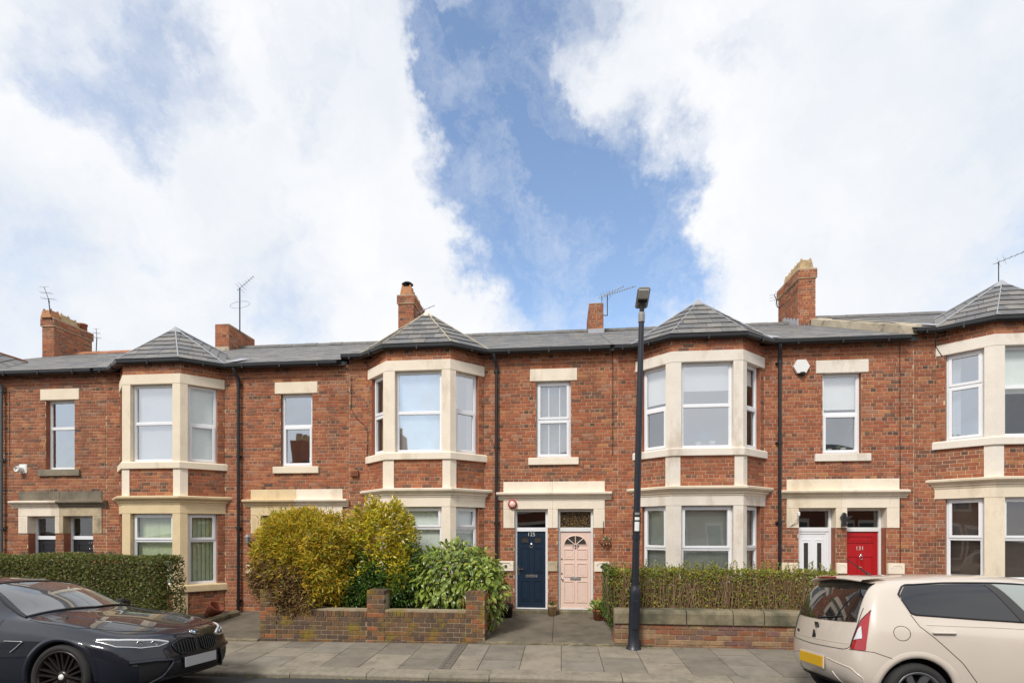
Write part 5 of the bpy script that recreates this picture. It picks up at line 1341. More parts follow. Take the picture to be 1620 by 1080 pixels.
    def seam(s, name, pts, w, mat='black', off=.002, n=24, both=True, parent=None, axis=None):
        P = [Vector(p) for p in pts]; L = [0]
        for a, b in zip(P[:-1], P[1:]): L.append(L[-1] + (b - a).length)
        def samp(d):
            for i in range(len(P) - 1):
                if d <= L[i + 1] + 1e-9: return P[i].lerp(P[i + 1], (d - L[i]) / max(1e-9, L[i + 1] - L[i]))
            return P[-1]
        for sd in ((1, -1) if both else (1,)):
            Q = []
            for i in range(n + 1):
                p = samp(L[-1] * i / n); p.y *= sd; Q.append(s.snap(p, off, None if axis is None else Vector((axis[0], axis[1] * sd, axis[2]))))
            mb = MB(); mb.tube([s.T(q) for q in Q], w * s.c, 5, caps=True); mb.build(name, M[mat], parent or s.e)
    def arch(s, x, z, r0, r1, mat, a0=-12, a1=192, yy=.9):
        """wheel-arch lip laid on the body side"""
        for sd in (-1, 1):
            m = MB(); V = []; n = 32
            for i in range(n + 1):
                a = R(a0 + (a1 - a0) * i / n)
                for rr, off in ((r0 - .006, -.02), (r0 - .004, .006), (r0 + (r1 - r0) * .5, .009), (r1, .001)):
                    p = s.snap((x + rr * math.cos(a), sd * yy, z + rr * math.sin(a)), 0, Vector((0, -sd, 0))); p.y += sd * off; V.append(s.T(p))
            m.mesh(V, [(i * 4 + k, i * 4 + k + 1, i * 4 + 5 + k, i * 4 + 4 + k) for i in range(n) for k in range(3)], 0, None, True); m.build('wheel_arch', M[mat], s.e)
    def wheel(s, x, y, z, r, rim, w, style, mat):
        """tyre, rim, spokes, hub; axle along y"""
        sg = 1 if y > 0 else -1; A = s.Mx @ Matrix.Translation((x, y, z)) @ Matrix.Rotation(R(-90 * sg), 4, 'X')
        t = MB(); t.lathe([(rim + .004, -w * .45), (rim + .03, -w * .5), (r - .03, -w * .5), (r - .006, -w * .36), (r, -w * .2), (r, w * .2), (r - .006, w * .36), (r - .03, w * .48), (rim + .035, w * .5), (rim + .006, w * .46), (rim - .004, w * .38)], 48, A)
        ty = t.build('wheel', M['tyre'], s.e)
        q = MB(); q.lathe([(rim + .006, w * .46), (rim + .002, w * .475), (rim - .012, w * .46), (rim - .02, w * .36), (rim - .03, w * .1), (rim - .035, -w * .4)], 48, A); q.build('rim', M[mat], ty)
        q = MB(); q.lathe([(rim - .03, -w * .1), (.0, -w * .08)], 40, A); q.lathe([(.16, -w * .02), (.0, -w * .02)], 24, A); q.build('brake_disc', M['metal_dark'], ty)
        def spoke(a, r0, r1, w0, w1, z0, z1):
            m = MB(); ca, sa = math.cos(a), math.sin(a); V = []
            for (rr, ww, zz, th) in ((r0, w0, z0, .03), (r1, w1, z1, .025)):
                for (sx, dz) in ((-1, -th), (-.7, 0), (.7, 0), (1, -th)):
                    V.append(A @ Vector((rr * ca - sx * ww * sa, rr * sa + sx * ww * ca, zz + dz)))
            m.mesh(V, [(0, 1, 5, 4), (1, 2, 6, 5), (2, 3, 7, 6)], 0); m.build('spoke', M[mat], ty)
        if style == 'y10':
            for k in range(10):
                a = 2 * PI * k / 10 + .12
                for d in (-.145, .145): spoke_a = a + d; 
                for d in (-1, 1):
                    m = MB(); p0 = Vector((.055 * math.cos(a), .055 * math.sin(a), w * .30)); b = a + d * .19
                    p1 = Vector(((rim - .012) * math.cos(b), (rim - .012) * math.sin(b), w * .43)); sd_ = Vector((-(p1 - p0).y, (p1 - p0).x, 0)).normalized()
                    V = []
                    for p, ww in ((p0, .010), (p1, .008)):
                        V += [A @ (p - sd_ * ww * 1.4 - Vector((0, 0, .03))), A @ (p - sd_ * ww), A @ (p + sd_ * ww), A @ (p + sd_ * ww * 1.4 - Vector((0, 0, .03)))]
                    m.mesh(V, [(0, 1, 5, 4), (1, 2, 6, 5), (2, 3, 7, 6)]); m.build('spoke', M[mat], ty)
        else:
            for k in range(7): spoke(2 * PI * k / 7 + .2, .04, rim - .01, .030, .038, w * .30, w * .42)
        h = MB(); h.lathe([(.065, w * .2), (.062, w * .31), (.035, w * .345), (0, w * .35)], 24, A); hb = h.build('hub', M[mat], ty)
        return ty, A
    def box(s, name, x0, x1, y0, y1, z0, z1, mat, b=.01, parent=None, rot=None, ctr=None):
        m = MB(); Mx = s.Mx
        if rot is not None: Mx = s.Mx @ Matrix.Translation(ctr) @ rot
        m.cbox(x0, x1, y0, y1, z0, z1, b, M=Mx); return m.build(name, M[mat], parent or s.e)

# ---- dark coupe at the left kerb, seen from its front corner
CB = 1.085
cb = Car('coupe', 'dark grey coupe parked at the left with blank front plate', -5.66, 6.20, -.05, CB, -1.4, -4.0)
ST = [
 [(.69, .70, .17), (.69, .80, .27), (.65, .870, .45), (.61, .868, .62), (.58, .76, .735), (.71, .50, .742), (.785, .25, .742), (.805, 0, .742)],
 [(.44, .78, .16), (.43, .870, .26), (.40, .908, .46), (.36, .904, .67), (.34, .790, .795), (.37, .51, .812), (.39, .26, .826), (.395, 0, .830)],
 [(.10, .80, .15), (.10, .895, .25), (.08, .932, .48), (.06, .930, .73), (.02, .800, .868), (.04, .52, .886), (.04, .26, .900), (.04, 0, .904)],
 [(-.25, .80, .15), (-.25, .900, .25), (-.25, .928, .50), (-.25, .915, .775), (-.27, .795, .905), (-.25, .53, .922), (-.25, .26, .936), (-.25, 0, .940)],
 [(-.58, .80, .15), (-.58, .895, .25), (-.58, .918, .50), (-.58, .900, .79), (-.58, .790, .920), (-.54, .56, .945), (-.50, .28, .960), (-.48, 0, .966)],
 [(-1.02, .80, .15), (-1.02, .890, .25), (-1.02, .912, .50), (-1.02, .895, .80), (-1.02, .800, .930), (-1.00, .665, 1.075), (-.93, .52, 1.150), (-.86, 0, 1.172)],
 [(-1.50, .80, .15), (-1.50, .890, .25), (-1.50, .912, .50), (-1.50, .895, .82), (-1.50, .805, .945), (-1.51, .690, 1.175), (-1.46, .55, 1.318), (-1.40, 0, 1.346)],
 [(-2.00, .80, .15), (-2.00, .890, .25), (-2.00, .915, .50), (-2.00, .900, .84), (-2.00, .810, .955), (-2.00, .695, 1.19), (-2.00, .56, 1.345), (-2.00, 0, 1.372)],
 [(-2.45, .80, .15), (-2.45, .900, .25), (-2.45, .925, .52), (-2.45, .915, .86), (-2.45, .810, .965), (-2.45, .690, 1.15), (-2.45, .55, 1.31), (-2.45, 0, 1.338)],
 [(-2.90, .80, .17), (-2.90, .905, .27), (-2.90, .935, .54), (-2.90, .925, .88), (-2.90, .80, .985), (-2.90, .66, 1.08), (-2.90, .50, 1.165), (-2.88, 0, 1.195)],
 [(-3.22, .78, .20), (-3.22, .885, .30), (-3.22, .915, .55), (-3.22, .905, .87), (-3.22, .78, .985), (-3.22, .56, 1.02), (-3.22, .28, 1.035), (-3.22, 0, 1.04)],
 [(-3.50, .70, .27), (-3.52, .80, .36), (-3.53, .845, .56), (-3.52, .84, .80), (-3.52, .74, .93), (-3.56, .5, .965), (-3.58, .25, .975), (-3.59, 0, .98)]]
cb.body(ST, (.20, .255, .24, .0), (-.10, -.11, -.10, 0), [(0, .345, .378, .86), (-2.693, .335, .378, .87)], 'paint_dark', {6: .55, 7: .35, 4: .3})
# front: twin kidney grilles with upright bars, lower mouths, lamps, plate, roundel
for sd in (-1, 1):
    g = cb.patch('kidney_grille', [(.9, sd * .03, .648), (.9, sd * .14, .665), (.9, sd * .28, .652), (.8, sd * .365, .615)], [(.9, sd * .045, .525), (.9, sd * .16, .495), (.9, sd * .27, .50), (.8, sd * .345, .555)], 'mattblack', .003, 12, 6, (-1, 0, 0))
    rim_ = [(.9, sd * .03, .648), (.9, sd * .14, .667), (.9, sd * .28, .654), (.8, sd * .367, .615), (.8, sd * .345, .553), (.9, sd * .27, .498), (.9, sd * .16, .493), (.9, sd * .045, .522), (.9, sd * .03, .648)]
    cb.seam('grille_surround', rim_, .009, 'trim', .008, 40, False, g, (-1, 0, 0))
    for k in range(7):
        y = sd * (.068 + k * .040); cb.seam('grille_bar', [(.9, y, .650 - .0007 * k * k), (.9, y, .510 + .001 * k * k * .6)], .0085, 'trim', .014, 6, False, g, (-1, 0, 0))
    # headlamp
    hl = cb.patch('headlight', [(.8, sd * .40, .660), (.75, sd * .50, .702), (.68, sd * .64, .732), (.54, sd * .80, .752), (.32, sd * .895, .765)], [(.8, sd * .40, .650), (.75, sd * .50, .612), (.68, sd * .66, .614), (.55, sd * .82, .650), (.32, sd * .90, .757)], 'lens_clear', .004, 18, 6)
    cb.seam('headlight_brow', [(.8, sd * .40, .660), (.75, sd * .50, .698), (.68, sd * .64, .726), (.54, sd * .80, .746), (.36, sd * .88, .757)], .015, 'lamp_white', .004, 20, False, hl)
    cb.seam('headlight_edge', [(.8, sd * .41, .650), (.75, sd * .50, .616), (.68, sd * .66, .618), (.55, sd * .82, .654), (.36, sd * .89, .742)], .006, 'lamp_white', .003, 20, False, hl)
    for yy, zz, rr in ((.53, .660, .034), (.655, .674, .034)):
        p = cb.snap((.75, sd * yy, zz), .0, (-1, 0, 0)); m = MB(); m.lathe([(rr, .0), (rr, .014), (rr * .8, .016), (rr * .72, .006), (0, .012)], 20, cb.Mx @ Matrix.Translation(p) @ Matrix.Rotation(R(sd * 38), 4, 'Z') @ Matrix.Rotation(R(90), 4, 'Y')); m.build('lamp_ring', M['chrome_soft'], hl)
    # corner air intake with its slanting blade
    cb.patch('corner_intake', [(.8, sd * .40, .43), (.7, sd * .55, .452), (.6, sd * .72, .46)], [(.8, sd * .46, .27), (.7, sd * .58, .26), (.6, sd * .69, .27)], 'mattblack', .003, 8, 5, (-1, 0, 0))
    cb.seam('intake_blade', [(.9, sd * .385, .435), (.9, sd * .47, .30), (.8, sd * .60, .235)], .022, 'paint_dark', .012, 12, False, None, (-1, 0, 0))
    cb.seam('intake_brow', [(.9, sd * .38, .452), (.8, sd * .56, .475), (.6, sd * .78, .482)], .024, 'paint_dark', .006, 14, False, None, (-1, 0, 0))
    cb.patch('mirror_base', [(-.98, sd * .90, .92), (-.90, sd * .9, .92)], [(-.98, sd * .9, .86), (-.90, sd * .9, .86)], 'trim', .01, 3, 3)
    m = MB(); q = Matrix.Translation((-1.10, sd * .99, .965)); m.lathe([(0, -.07), (.045, -.06), (.068, -.02), (.07, .02), (.062, .05), (0, .055)], 14, cb.Mx @ q @ Matrix.Rotation(R(90), 4, 'Y') @ Matrix.Scale(1.7, 4, Vector((0, 1, 0)))); m.build('mirror', M['trim'], cb.e)
cb.patch('lower_grille', [(.9, .37, .40), (.9, .2, .405), (.9, -.2, .405), (.9, -.37, .40)], [(.9, .43, .26), (.9, .2, .25), (.9, -.2, .25), (.9, -.43, .26)], 'mattblack', .003, 14, 5, (-1, 0, 0))
for k in range(5):
    z = .275 + k * .033; cb.seam('lower_grille_bar', [(.9, .40 - k * .01, z), (.9, 0, z - .005), (.9, -.40 + k * .01, z)], .0035, 'trim', .006, 16, False, None, (-1, 0, 0))
cb.seam('splitter', [(.7, .78, .175), (.9, .45, .17), (.9, 0, .168), (.9, -.45, .17), (.7, -.78, .175)], .016, 'mattblack', .004, 30, False, None)
pc = cb.snap((.9, 0, .405), .015, (-1, 0, 0))
cb.box('number_plate', -.004, .004, -.262, .262, -.057, .057, 'plate_grey', .002, rot=Matrix.Rotation(R(-4), 4, 'Y'), ctr=pc)
cb.box('plate_holder', -.012, .0, -.268, .268, -.063, .063, 'mattblack', .002, rot=Matrix.Rotation(R(-4), 4, 'Y'), ctr=pc - Vector((.004, 0, 0)))
def roundel(car, p, rad, rot, parent=None):
    """ring badge quartered blue and white"""
    A = car.Mx @ Matrix.Translation(p) @ rot
    m = MB(); m.lathe([(rad, -.004), (rad, .004), (rad * .92, .006), (0, .004)], 28, A); b = m.build('badge', M['trim'], parent or car.e)
    m = MB(); m.lathe([(rad * 1.02, .002), (rad * 1.0, .007), (rad * .93, .007)], 28, A); m.build('badge_ring', M['chrome_soft'], b)
    for q in range(4):
        m = MB(); pts = [A @ Vector((0, 0, .0065))] + [A @ Vector((rad * .62 * math.cos(q * PI / 2 + t * PI / 16), rad * .62 * math.sin(q * PI / 2 + t * PI / 16), .0065)) for t in range(9)]
        m.quad(*pts); m.build('badge_quarter', M['blue_badge' if q % 2 else 'white'], b)
_p0, _p1 = cb.snap((.83, 0, .80), 0), cb.snap((.83, 0, .80), .05)
roundel(cb, _p0.lerp(_p1, .1), .046, Matrix.Rotation(math.atan2((_p1 - _p0).x, (_p1 - _p0).z), 4, 'Y'))
# glass, seams, side details
ws = cb.patch('windscreen', [(-1.38, -.50, 1.31), (-1.33, 0, 1.335), (-1.38, .50, 1.31)], [(-.64, -.70, .955), (-.54, 0, .985), (-.64, .70, .955)], 'screen_glass', .005, 20, 12)
cb.seam('windscreen_edge', [(-.64, -.72, .950), (-1.0, -.645, 1.09), (-1.40, -.52, 1.315), (-1.36, 0, 1.342), (-1.40, .52, 1.315), (-1.0, .645, 1.09), (-.64, .72, .95), (-.52, 0, .978), (-.64, -.72, .95)], .014, 'trim', .004, 90, False, ws)
for sd in (-1, 1):
    w1 = cb.patch('side_window', [(-.98, sd * .80, 1.0), (-1.25, sd * .74, 1.15), (-1.6, sd * .64, 1.265), (-2.0, sd * .62, 1.285), (-2.1, sd * .62, 1.28)], [(-.95, sd * .80, .962), (-1.3, sd * .81, .968), (-1.7, sd * .81, .975), (-2.1, sd * .81, .985)], 'car_glass', .004, 16, 8, None)
    cb.patch('rear_side_window', [(-2.16, sd * .62, 1.275), (-2.45, sd * .62, 1.225), (-2.72, sd * .68, 1.13)], [(-2.16, sd * .81, .99), (-2.5, sd * .81, 1.0), (-2.78, sd * .78, 1.035)], 'car_glass', .004, 10, 6, None)
    cb.seam('window_trim', [(-.92, sd * .80, .955), (-1.5, sd * .815, .965), (-2.2, sd * .815, .98), (-2.8, sd * .79, 1.02), (-2.6, sd * .66, 1.2), (-2.2, sd * .60, 1.285), (-1.7, sd * .60, 1.29), (-1.30, sd * .69, 1.17), (-.92, sd * .80, .97)], .009, 'trim', .004, 60, False, w1)
    gl = cb.patch('fender_gill', [(-.42, sd * .93, .71), (-.54, sd * .93, .72), (-.66, sd * .93, .72)], [(-.45, sd * .93, .69), (-.54, sd * .93, .692), (-.66, sd * .93, .695)], 'trim', .004, 6, 3)
    cb.seam('gill_blade', [(-.66, sd * .93, .71), (-.44, sd * .93, .708), (-.50, sd * .93, .65), (-.57, sd * .93, .595)], .007, 'chrome_soft', .006, 16, False, gl)
    roundp = None
    cb.patch('tail_light', [(-3.58, sd * .36, .84), (-3.55, sd * .6, .86), (-3.45, sd * .86, .85)], [(-3.58, sd * .40, .74), (-3.55, sd * .6, .72), (-3.45, sd * .86, .74)], 'lamp_red', .004, 8, 4)
    cb.box('door_handle', -2.02, -1.84, sd * .895 - .012, sd * .895 + .012, .795, .82, 'paint_dark', .006)
    cb.box('sill_skirt', -2.25, -.42, sd * .865 - .03, sd * .865 + .035, .14, .20, 'mattblack', .012)
cb.patch('rear_window', [(-2.50, -.48, 1.30), (-2.48, 0, 1.325), (-2.50, .48, 1.30)], [(-3.08, -.58, 1.05), (-3.10, 0, 1.075), (-3.08, .58, 1.05)], 'car_glass', .004, 12, 8)
cb.seam('door_seam', [(-.80, .93, .22), (-.78, .93, .6), (-.80, .90, .80), (-.82, .80, .92)], .0035, 'black', .0008, 24)
cb.seam('door_seam', [(-2.1, .93, .24), (-2.15, .92, .6), (-2.12, .82, .95)], .0035, 'black', .0008, 20)
cb.seam('bonnet_seam', [(.60, .36, .745), (.40, .63, .775), (.05, .80, .845), (-.35, .80, .885), (-.54, .77, .925)], .0035, 'black', .0008, 40)
cb.seam('bonnet_crease', [(.52, .30, .79), (.1, .44, .88), (-.55, .52, .95)], .006, 'paint_dark', .0, 20)
cb.seam('bumper_seam', [(.28, .91, .70), (.34, .91, .60), (.36, .90, .50)], .003, 'black', .0008, 12)
for wx_, wz_ in ((0, .345), (-2.693, .335)): cb.arch(wx_, wz_, .378, .425, 'paint_dark', -5, 185)
cb.box('wiper', -.66, -.64, -.1, .55, .985, .995, 'mattblack', .003)
for wx in (0, -2.693):
    for sd in (-1, 1):
        ty, A = cb.wheel(wx, sd * .80, .345, .345, .268, .235, 'y10', 'rim_dark')
        if True:
            rr = .030; m = MB(); m.lathe([(rr, .070), (rr * .9, .076), (0, .076)], 20, A @ Matrix.Translation((0, 0, .012))); b = m.build('wheel_badge', M['white'], ty)
# ---- beige hatchback at the right kerb, seen from its rear corner
CM = 1.05
cm = Car('hatchback', 'beige five door hatchback parked at the right with blank yellow plate', 6.14, 6.33, .015, CM, -1.2, -5.5)
SM = [
 [(.46, .62, .20), (.45, .70, .30), (.40, .745, .46), (.36, .74, .62), (.30, .66, .76), (.36, .44, .80), (.40, .22, .81), (.41, 0, .815)],
 [(.30, .70, .18), (.29, .775, .28), (.27, .80, .48), (.22, .79, .68), (.10, .69, .83), (.12, .46, .875), (.14, .23, .895), (.15, 0, .90)],
 [(-.15, .70, .17), (-.15, .785, .27), (-.15, .815, .50), (-.15, .805, .76), (-.20, .71, .905), (-.18, .50, .945), (-.15, .25, .965), (-.14, 0, .97)],
 [(-.45, .70, .17), (-.45, .785, .27), (-.45, .818, .52), (-.45, .808, .80), (-.45, .745, .945), (-.42, .62, 1.03), (-.36, .40, 1.08), (-.30, 0, 1.10)],
 [(-.85, .70, .17), (-.85, .785, .27), (-.85, .82, .53), (-.85, .81, .82), (-.85, .755, .955), (-.86, .665, 1.22), (-.80, .55, 1.385), (-.75, 0, 1.415)],
 [(-1.30, .70, .17), (-1.30, .785, .27), (-1.30, .82, .54), (-1.30, .812, .83), (-1.30, .76, .965), (-1.30, .675, 1.25), (-1.30, .575, 1.435), (-1.30, 0, 1.475)],
 [(-1.80, .70, .17), (-1.80, .785, .27), (-1.80, .82, .55), (-1.80, .815, .85), (-1.80, .765, .985), (-1.80, .675, 1.26), (-1.80, .575, 1.438), (-1.80, 0, 1.478)],
 [(-2.25, .70, .18), (-2.25, .79, .28), (-2.25, .822, .56), (-2.25, .818, .88), (-2.25, .765, 1.03), (-2.25, .67, 1.26), (-2.25, .57, 1.425), (-2.25, 0, 1.462)],
 [(-2.60, .70, .21), (-2.62, .79, .31), (-2.64, .82, .56), (-2.63, .808, .88), (-2.60, .74, 1.09), (-2.55, .655, 1.27), (-2.52, .555, 1.405), (-2.50, 0, 1.445)],
 [(-2.84, .66, .25), (-2.90, .755, .34), (-2.93, .79, .56), (-2.855, .765, .90), (-2.765, .70, 1.14), (-2.71, .615, 1.32), (-2.72, .52, 1.385), (-2.745, 0, 1.418)]]
cm.body(SM, (.17, .20, .24, 0), (-.10, -.105, -.085, 0), [(0, .285, .325, .74), (-2.42, .295, .345, .75)], 'paint_beige', {6: .3, 7: .2, 4: .25})
# tailgate: black glass, lamps, plate recess, spoiler
rg = cm.patch('rear_window', [(-2.8, .555, 1.345), (-2.85, .28, 1.372), (-2.87, 0, 1.378), (-2.85, -.28, 1.372), (-2.8, -.555, 1.345)], [(-2.85, .625, .955), (-2.95, .3, .945), (-2.95, 0, .942), (-2.95, -.3, .945), (-2.85, -.625, .955)], 'car_glass', .006, 20, 10, (1, 0, 0))
cm.seam('tailgate_seam', [(-2.8, .635, 1.10), (-2.9, .640, .93), (-2.95, .615, .70), (-2.95, .54, .675), (-3, 0, .665), (-2.95, -.54, .675), (-2.95, -.615, .70), (-2.9, -.640, .93), (-2.8, -.635, 1.10)], .0035, 'black', .001, 70, False, None, (1, 0, 0))
cm.seam('tailgate_crease', [(-3, .60, .735), (-3, 0, .725), (-3, -.60, .735)], .004, 'paint_beige', .0, 30, False, None, (1, 0, 0))
m = MB(); V = []
for (x, z) in ((-2.56, 1.446), (-2.66, 1.441), (-2.80, 1.424), (-2.812, 1.404), (-2.72, 1.388), (-2.62, 1.40)):
    for f in (-1, -.6, 0, .6, 1): V.append(cm.T((x + .06 * f * f, f * .545, z - .040 * abs(f) ** 2.0)))
m.mesh(V, [(i * 5 + j, i * 5 + j + 1, i * 5 + 6 + j, i * 5 + 5 + j) for i in range(5) for j in range(4)], 0, None, True); m.build('roof_spoiler', M['paint_beige'], cm.e)
cm.box('brake_light', -.006, .006, -.20, .20, -.011, .011, 'lamp_red', .003, ctr=Vector((-2.818, 0, 1.413)), rot=Matrix.Rotation(R(-20), 4, 'Y'))
for sd in (-1, 1):
    tl = cm.patch('tail_light', [(-2.78, sd * .735, 1.10), (-2.81, sd * .71, 1.06), (-2.85, sd * .665, .97)], [(-2.88, sd * .785, .70), (-2.92, sd * .74, .69), (-2.95, sd * .64, .695)], 'lamp_red', .007, 8, 12)
    cm.patch('reverse_lamp', [(-2.86, sd * .695, .93), (-2.88, sd * .68, .91)], [(-2.88, sd * .735, .81), (-2.93, sd * .66, .79)], 'lamp_white', .012, 5, 5, None, tl)
    cm.seam('lamp_edge', [(-2.78, sd * .735, 1.10), (-2.85, sd * .665, .98), (-2.91, sd * .648, .82), (-2.95, sd * .636, .695)], .006, 'black', .004, 20, False, tl)
    if False: cm.seam('lamp_line', [(-2.76, sd * .70, .96), (-2.74, sd * .765, .82), (-2.73, sd * .78, .76)], .007, 'lamp_red', .012, 14, False, tl)
    # bumper corner scoop
    cm.seam('bumper_scoop', [(-2.95, sd * .36, .42), (-2.95, sd * .44, .30), (-2.9, sd * .70, .31), (-2.85, sd * .72, .42), (-2.9, sd * .64, .50), (-2.95, sd * .30, .55)], .007, 'paint_beige', .0, 40, False, None, (1, 0, 0))
    cm.seam('bumper_seam', [(-2.95, sd * .62, .685), (-2.80, sd * .80, .68), (-2.66, sd * .82, .63), (-2.58, sd * .82, .58)], .003, 'black', .001, 30, False)
    # side windows with the black pillar between them
    sw = cm.patch('side_window', [(-2.46, sd * .68, 1.235), (-2.38, sd * .635, 1.345), (-2.0, sd * .63, 1.372), (-1.75, sd * .63, 1.378), (-1.64, sd * .63, 1.378)], [(-2.42, sd * .76, 1.06), (-2.1, sd * .77, 1.035), (-1.8, sd * .775, 1.005), (-1.55, sd * .775, .998), (-1.42, sd * .775, .995)], 'car_glass', .005, 18, 10)
    cm.seam('window_seal', [(-2.46, sd * .69, 1.21), (-2.47, sd * .68, 1.25), (-2.39, sd * .63, 1.355), (-2.0, sd * .62, 1.385), (-1.4, sd * .62, 1.39), (-.95, sd * .63, 1.36)], .010, 'trim', .005, 40, False, sw)
    cm.seam('window_seal', [(-2.46, sd * .70, 1.20), (-2.41, sd * .765, 1.05), (-1.8, sd * .775, 1.015), (-1.2, sd * .775, .985), (-.5, sd * .77, .965)], .008, 'trim', .005, 40, False, sw)
    cm.patch('door_pillar', [(-1.64, sd * .63, 1.38), (-1.56, sd * .63, 1.38)], [(-1.42, sd * .775, .99), (-1.30, sd * .775, .985)], 'pillar_grey', .009, 3, 10)
    cm.patch('front_side_window', [(-1.55, sd * .63, 1.378), (-1.2, sd * .63, 1.374), (-.86, sd * .64, 1.31), (-.62, sd * .68, 1.15)], [(-1.29, sd * .775, .985), (-1.0, sd * .775, .98), (-.7, sd * .775, .972), (-.48, sd * .77, .965)], 'front_glass', .005, 14, 8)
    cm.seam('door_seam', [(-2.42, sd * .765, 1.05), (-2.37, sd * .80, .94), (-2.24, sd * .83, .82), (-2.02, sd * .83, .60), (-1.86, sd * .83, .36), (-1.84, sd * .82, .22)], .0035, 'black', .001, 40, False)
    cm.seam('door_seam', [(-1.36, sd * .775, .99), (-1.26, sd * .81, .90), (-1.22, sd * .83, .75), (-1.20, sd * .83, .22)], .0035, 'black', .001, 30, False)
    cm.seam('waist_line', [(-2.30, sd * .80, .955), (-1.7, sd * .80, .945), (-.5, sd * .80, .905)], .006, 'paint_beige', .0, 30, False)
    cm.box('side_moulding', -1.72, -.55, sd * .815 - .012, sd * .815 + .016, .375, .41, 'trim', .008)
    h = cm.box('door_handle', -2.27, -2.06, sd * .83 - .008, sd * .83 + .024, .868, .893, 'paint_beige', .009)
    cm.patch('handle_cup', [(-2.20, sd * .83, .92), (-2.10, sd * .83, .92)], [(-2.20, sd * .83, .845), (-2.10, sd * .83, .845)], 'handle_shadow' if 'handle_shadow' in M else 'paint_beige', .001, 4, 4)
    m = MB(); m.lathe([(0, -.07), (.05, -.06), (.075, -.02), (.075, .03), (0, .06)], 14, cm.Mx @ Matrix.Translation((-.55, sd * .92, 1.03)) @ Matrix.Rotation(R(90), 4, 'Y') @ Matrix.Scale(1.5, 4, Vector((0, 1, 0)))); m.build('mirror', M['paint_beige'], cm.e)
    cm.patch('headlight', [(.40, sd * .42, .72), (.33, sd * .68, .74)], [(.46, sd * .42, .60), (.36, sd * .74, .60)], 'lens_clear', .005, 8, 6)
for wx_, wz_, wr_ in ((0, .285, .325), (-2.42, .295, .345)): cm.arch(wx_, wz_, wr_, wr_ + .06, 'paint_beige', -3, 183, .8)
cm.seam('fuel_flap', [(-2.54 + .075 * math.cos(t), -.83, .875 + .075 * math.sin(t)) for t in [2 * PI * k / 24 for k in range(25)]], .0028, 'black', .0008, 48, False)
pc = cm.snap((-3.2, 0, .50), .012, (1, 0, 0))
cm.box('plate_recess', -.006, .004, -.275, .275, -.072, .072, 'paint_beige', .004, rot=Matrix.Rotation(R(4), 4, 'Y'), ctr=pc + Vector((.004, 0, 0)))
cm.box('number_plate', -.005, .003, -.26, .26, -.056, .056, 'plate_yellow', .002, rot=Matrix.Rotation(R(4), 4, 'Y'), ctr=pc - Vector((.006, 0, 0)))
cm.patch('rear_valance', [(-2.95, .50, .275), (-3, 0, .27), (-2.95, -.50, .275)], [(-2.85, .46, .20), (-2.9, 0, .20), (-2.85, -.46, .20)], 'mattblack', .012, 12, 4)
# badge on the tailgate: a slanted letter in a square, with a small black cat sticker below and model lettering
bp = cm.snap((-3.2, 0, .865), .006, (1, 0, 0)); rotb = (R(78), 0, R(-90))
cm.box('badge', -.004, .004, -.040, .040, -.044, .044, 'metal_dark', .003, ctr=bp, rot=Matrix.Rotation(R(-10), 4, 'Y'))
o = text_mesh('S', .085, M['chrome_soft'], cm.e, cm.T(bp + Vector((-.007, 0, 0))), (R(80), 0, R(-90)), 'badge_letter', .002)
sp = cm.snap((-3.2, .01, .765), .006, (1, 0, 0))
m = MB(); Mb = cm.Mx @ Matrix.Translation(sp) @ Matrix(((0, 1, 0, 0), (-1, 0, 0, 0), (0, 0, 1, 0), (0, 0, 0, 1)))
m.prism([(-.03, -.045), (.028, -.045), (.032, .0), (.012, .03), (.015, .055), (-.002, .05), (-.02, .055), (-.02, .03), (-.03, .01), (-.048, -.02), (-.05, -.04)], -.003, .003, Mb); m.build('sticker', M['black'], cm.e)
text_mesh('Mii', .055, M['metal_dark'], cm.e, cm.T(cm.snap((-3.2, .47, .77), .006, (1, 0, 0))), (R(80), 0, R(-90)), 'lettering', .002)
cm.seam('rear_wiper', [(-2.95, .02, .955), (-2.95, -.30, .985), (-2.93, -.40, 1.0)], .008, 'mattblack', .014, 10, False, None, (1, 0, 0))
m = MB(); m.tube([cm.T((-2.38, -.02, 1.452)), cm.T((-2.60, -.02, 1.62))], [.010, .005], 6); m.lathe([(.03, 0), (.022, .02), (0, .024)], 10, cm.Mx @ Matrix.Translation((-2.38, -.02, 1.445))); m.build('aerial', M['black'], cm.e)
for wx in (0, -2.42):
    for sd in (-1, 1): cm.wheel(wx, sd * .725, .292, .292, .205, .185, 'f7', 'rim_grey')
# ------------------------------------------------------------------ street furniture and small things
# lamp post, leaning a little, on the pavement in front of the hedge
lp = empty('street_lamp', (1.255, 9.05, -.005), 'dark blue lamp post with thick base in front of the hedge', 'street lamp')
LM_ = Matrix.Translation((1.255, 9.05, -.005)) @ Matrix.Rotation(R(1.35), 4, 'Y')
m = MB(); m.lathe([(.135, 0), (.125, .02), (.100, .05), (.096, .30), (.096, .95), (.094, 1.0), (.085, 1.04), (.07, 1.08), (.066, 1.1)], 24, LM_)
bs = m.build('base', M['post'], lp)
m = MB(); m.cbox(-.045, .045, -.112, -.09, .35, .85, .006, M=LM_); m.build('access_door', M['post'], bs)
m = MB(); m.lathe([(.066, 1.05), (.064, 1.12), (.057, 3.2), (.047, 5.70), (.047, 5.72)], 20, LM_); m.lathe([(.070, 1.9), (.070, 1.98)], 20, LM_); pl = m.build('pole', M['post'], lp)
m = MB(); m.lathe([(.068, 2.02), (.0685, 2.38)], 20, LM_); m.build('wrap', M['mattblack'], pl)
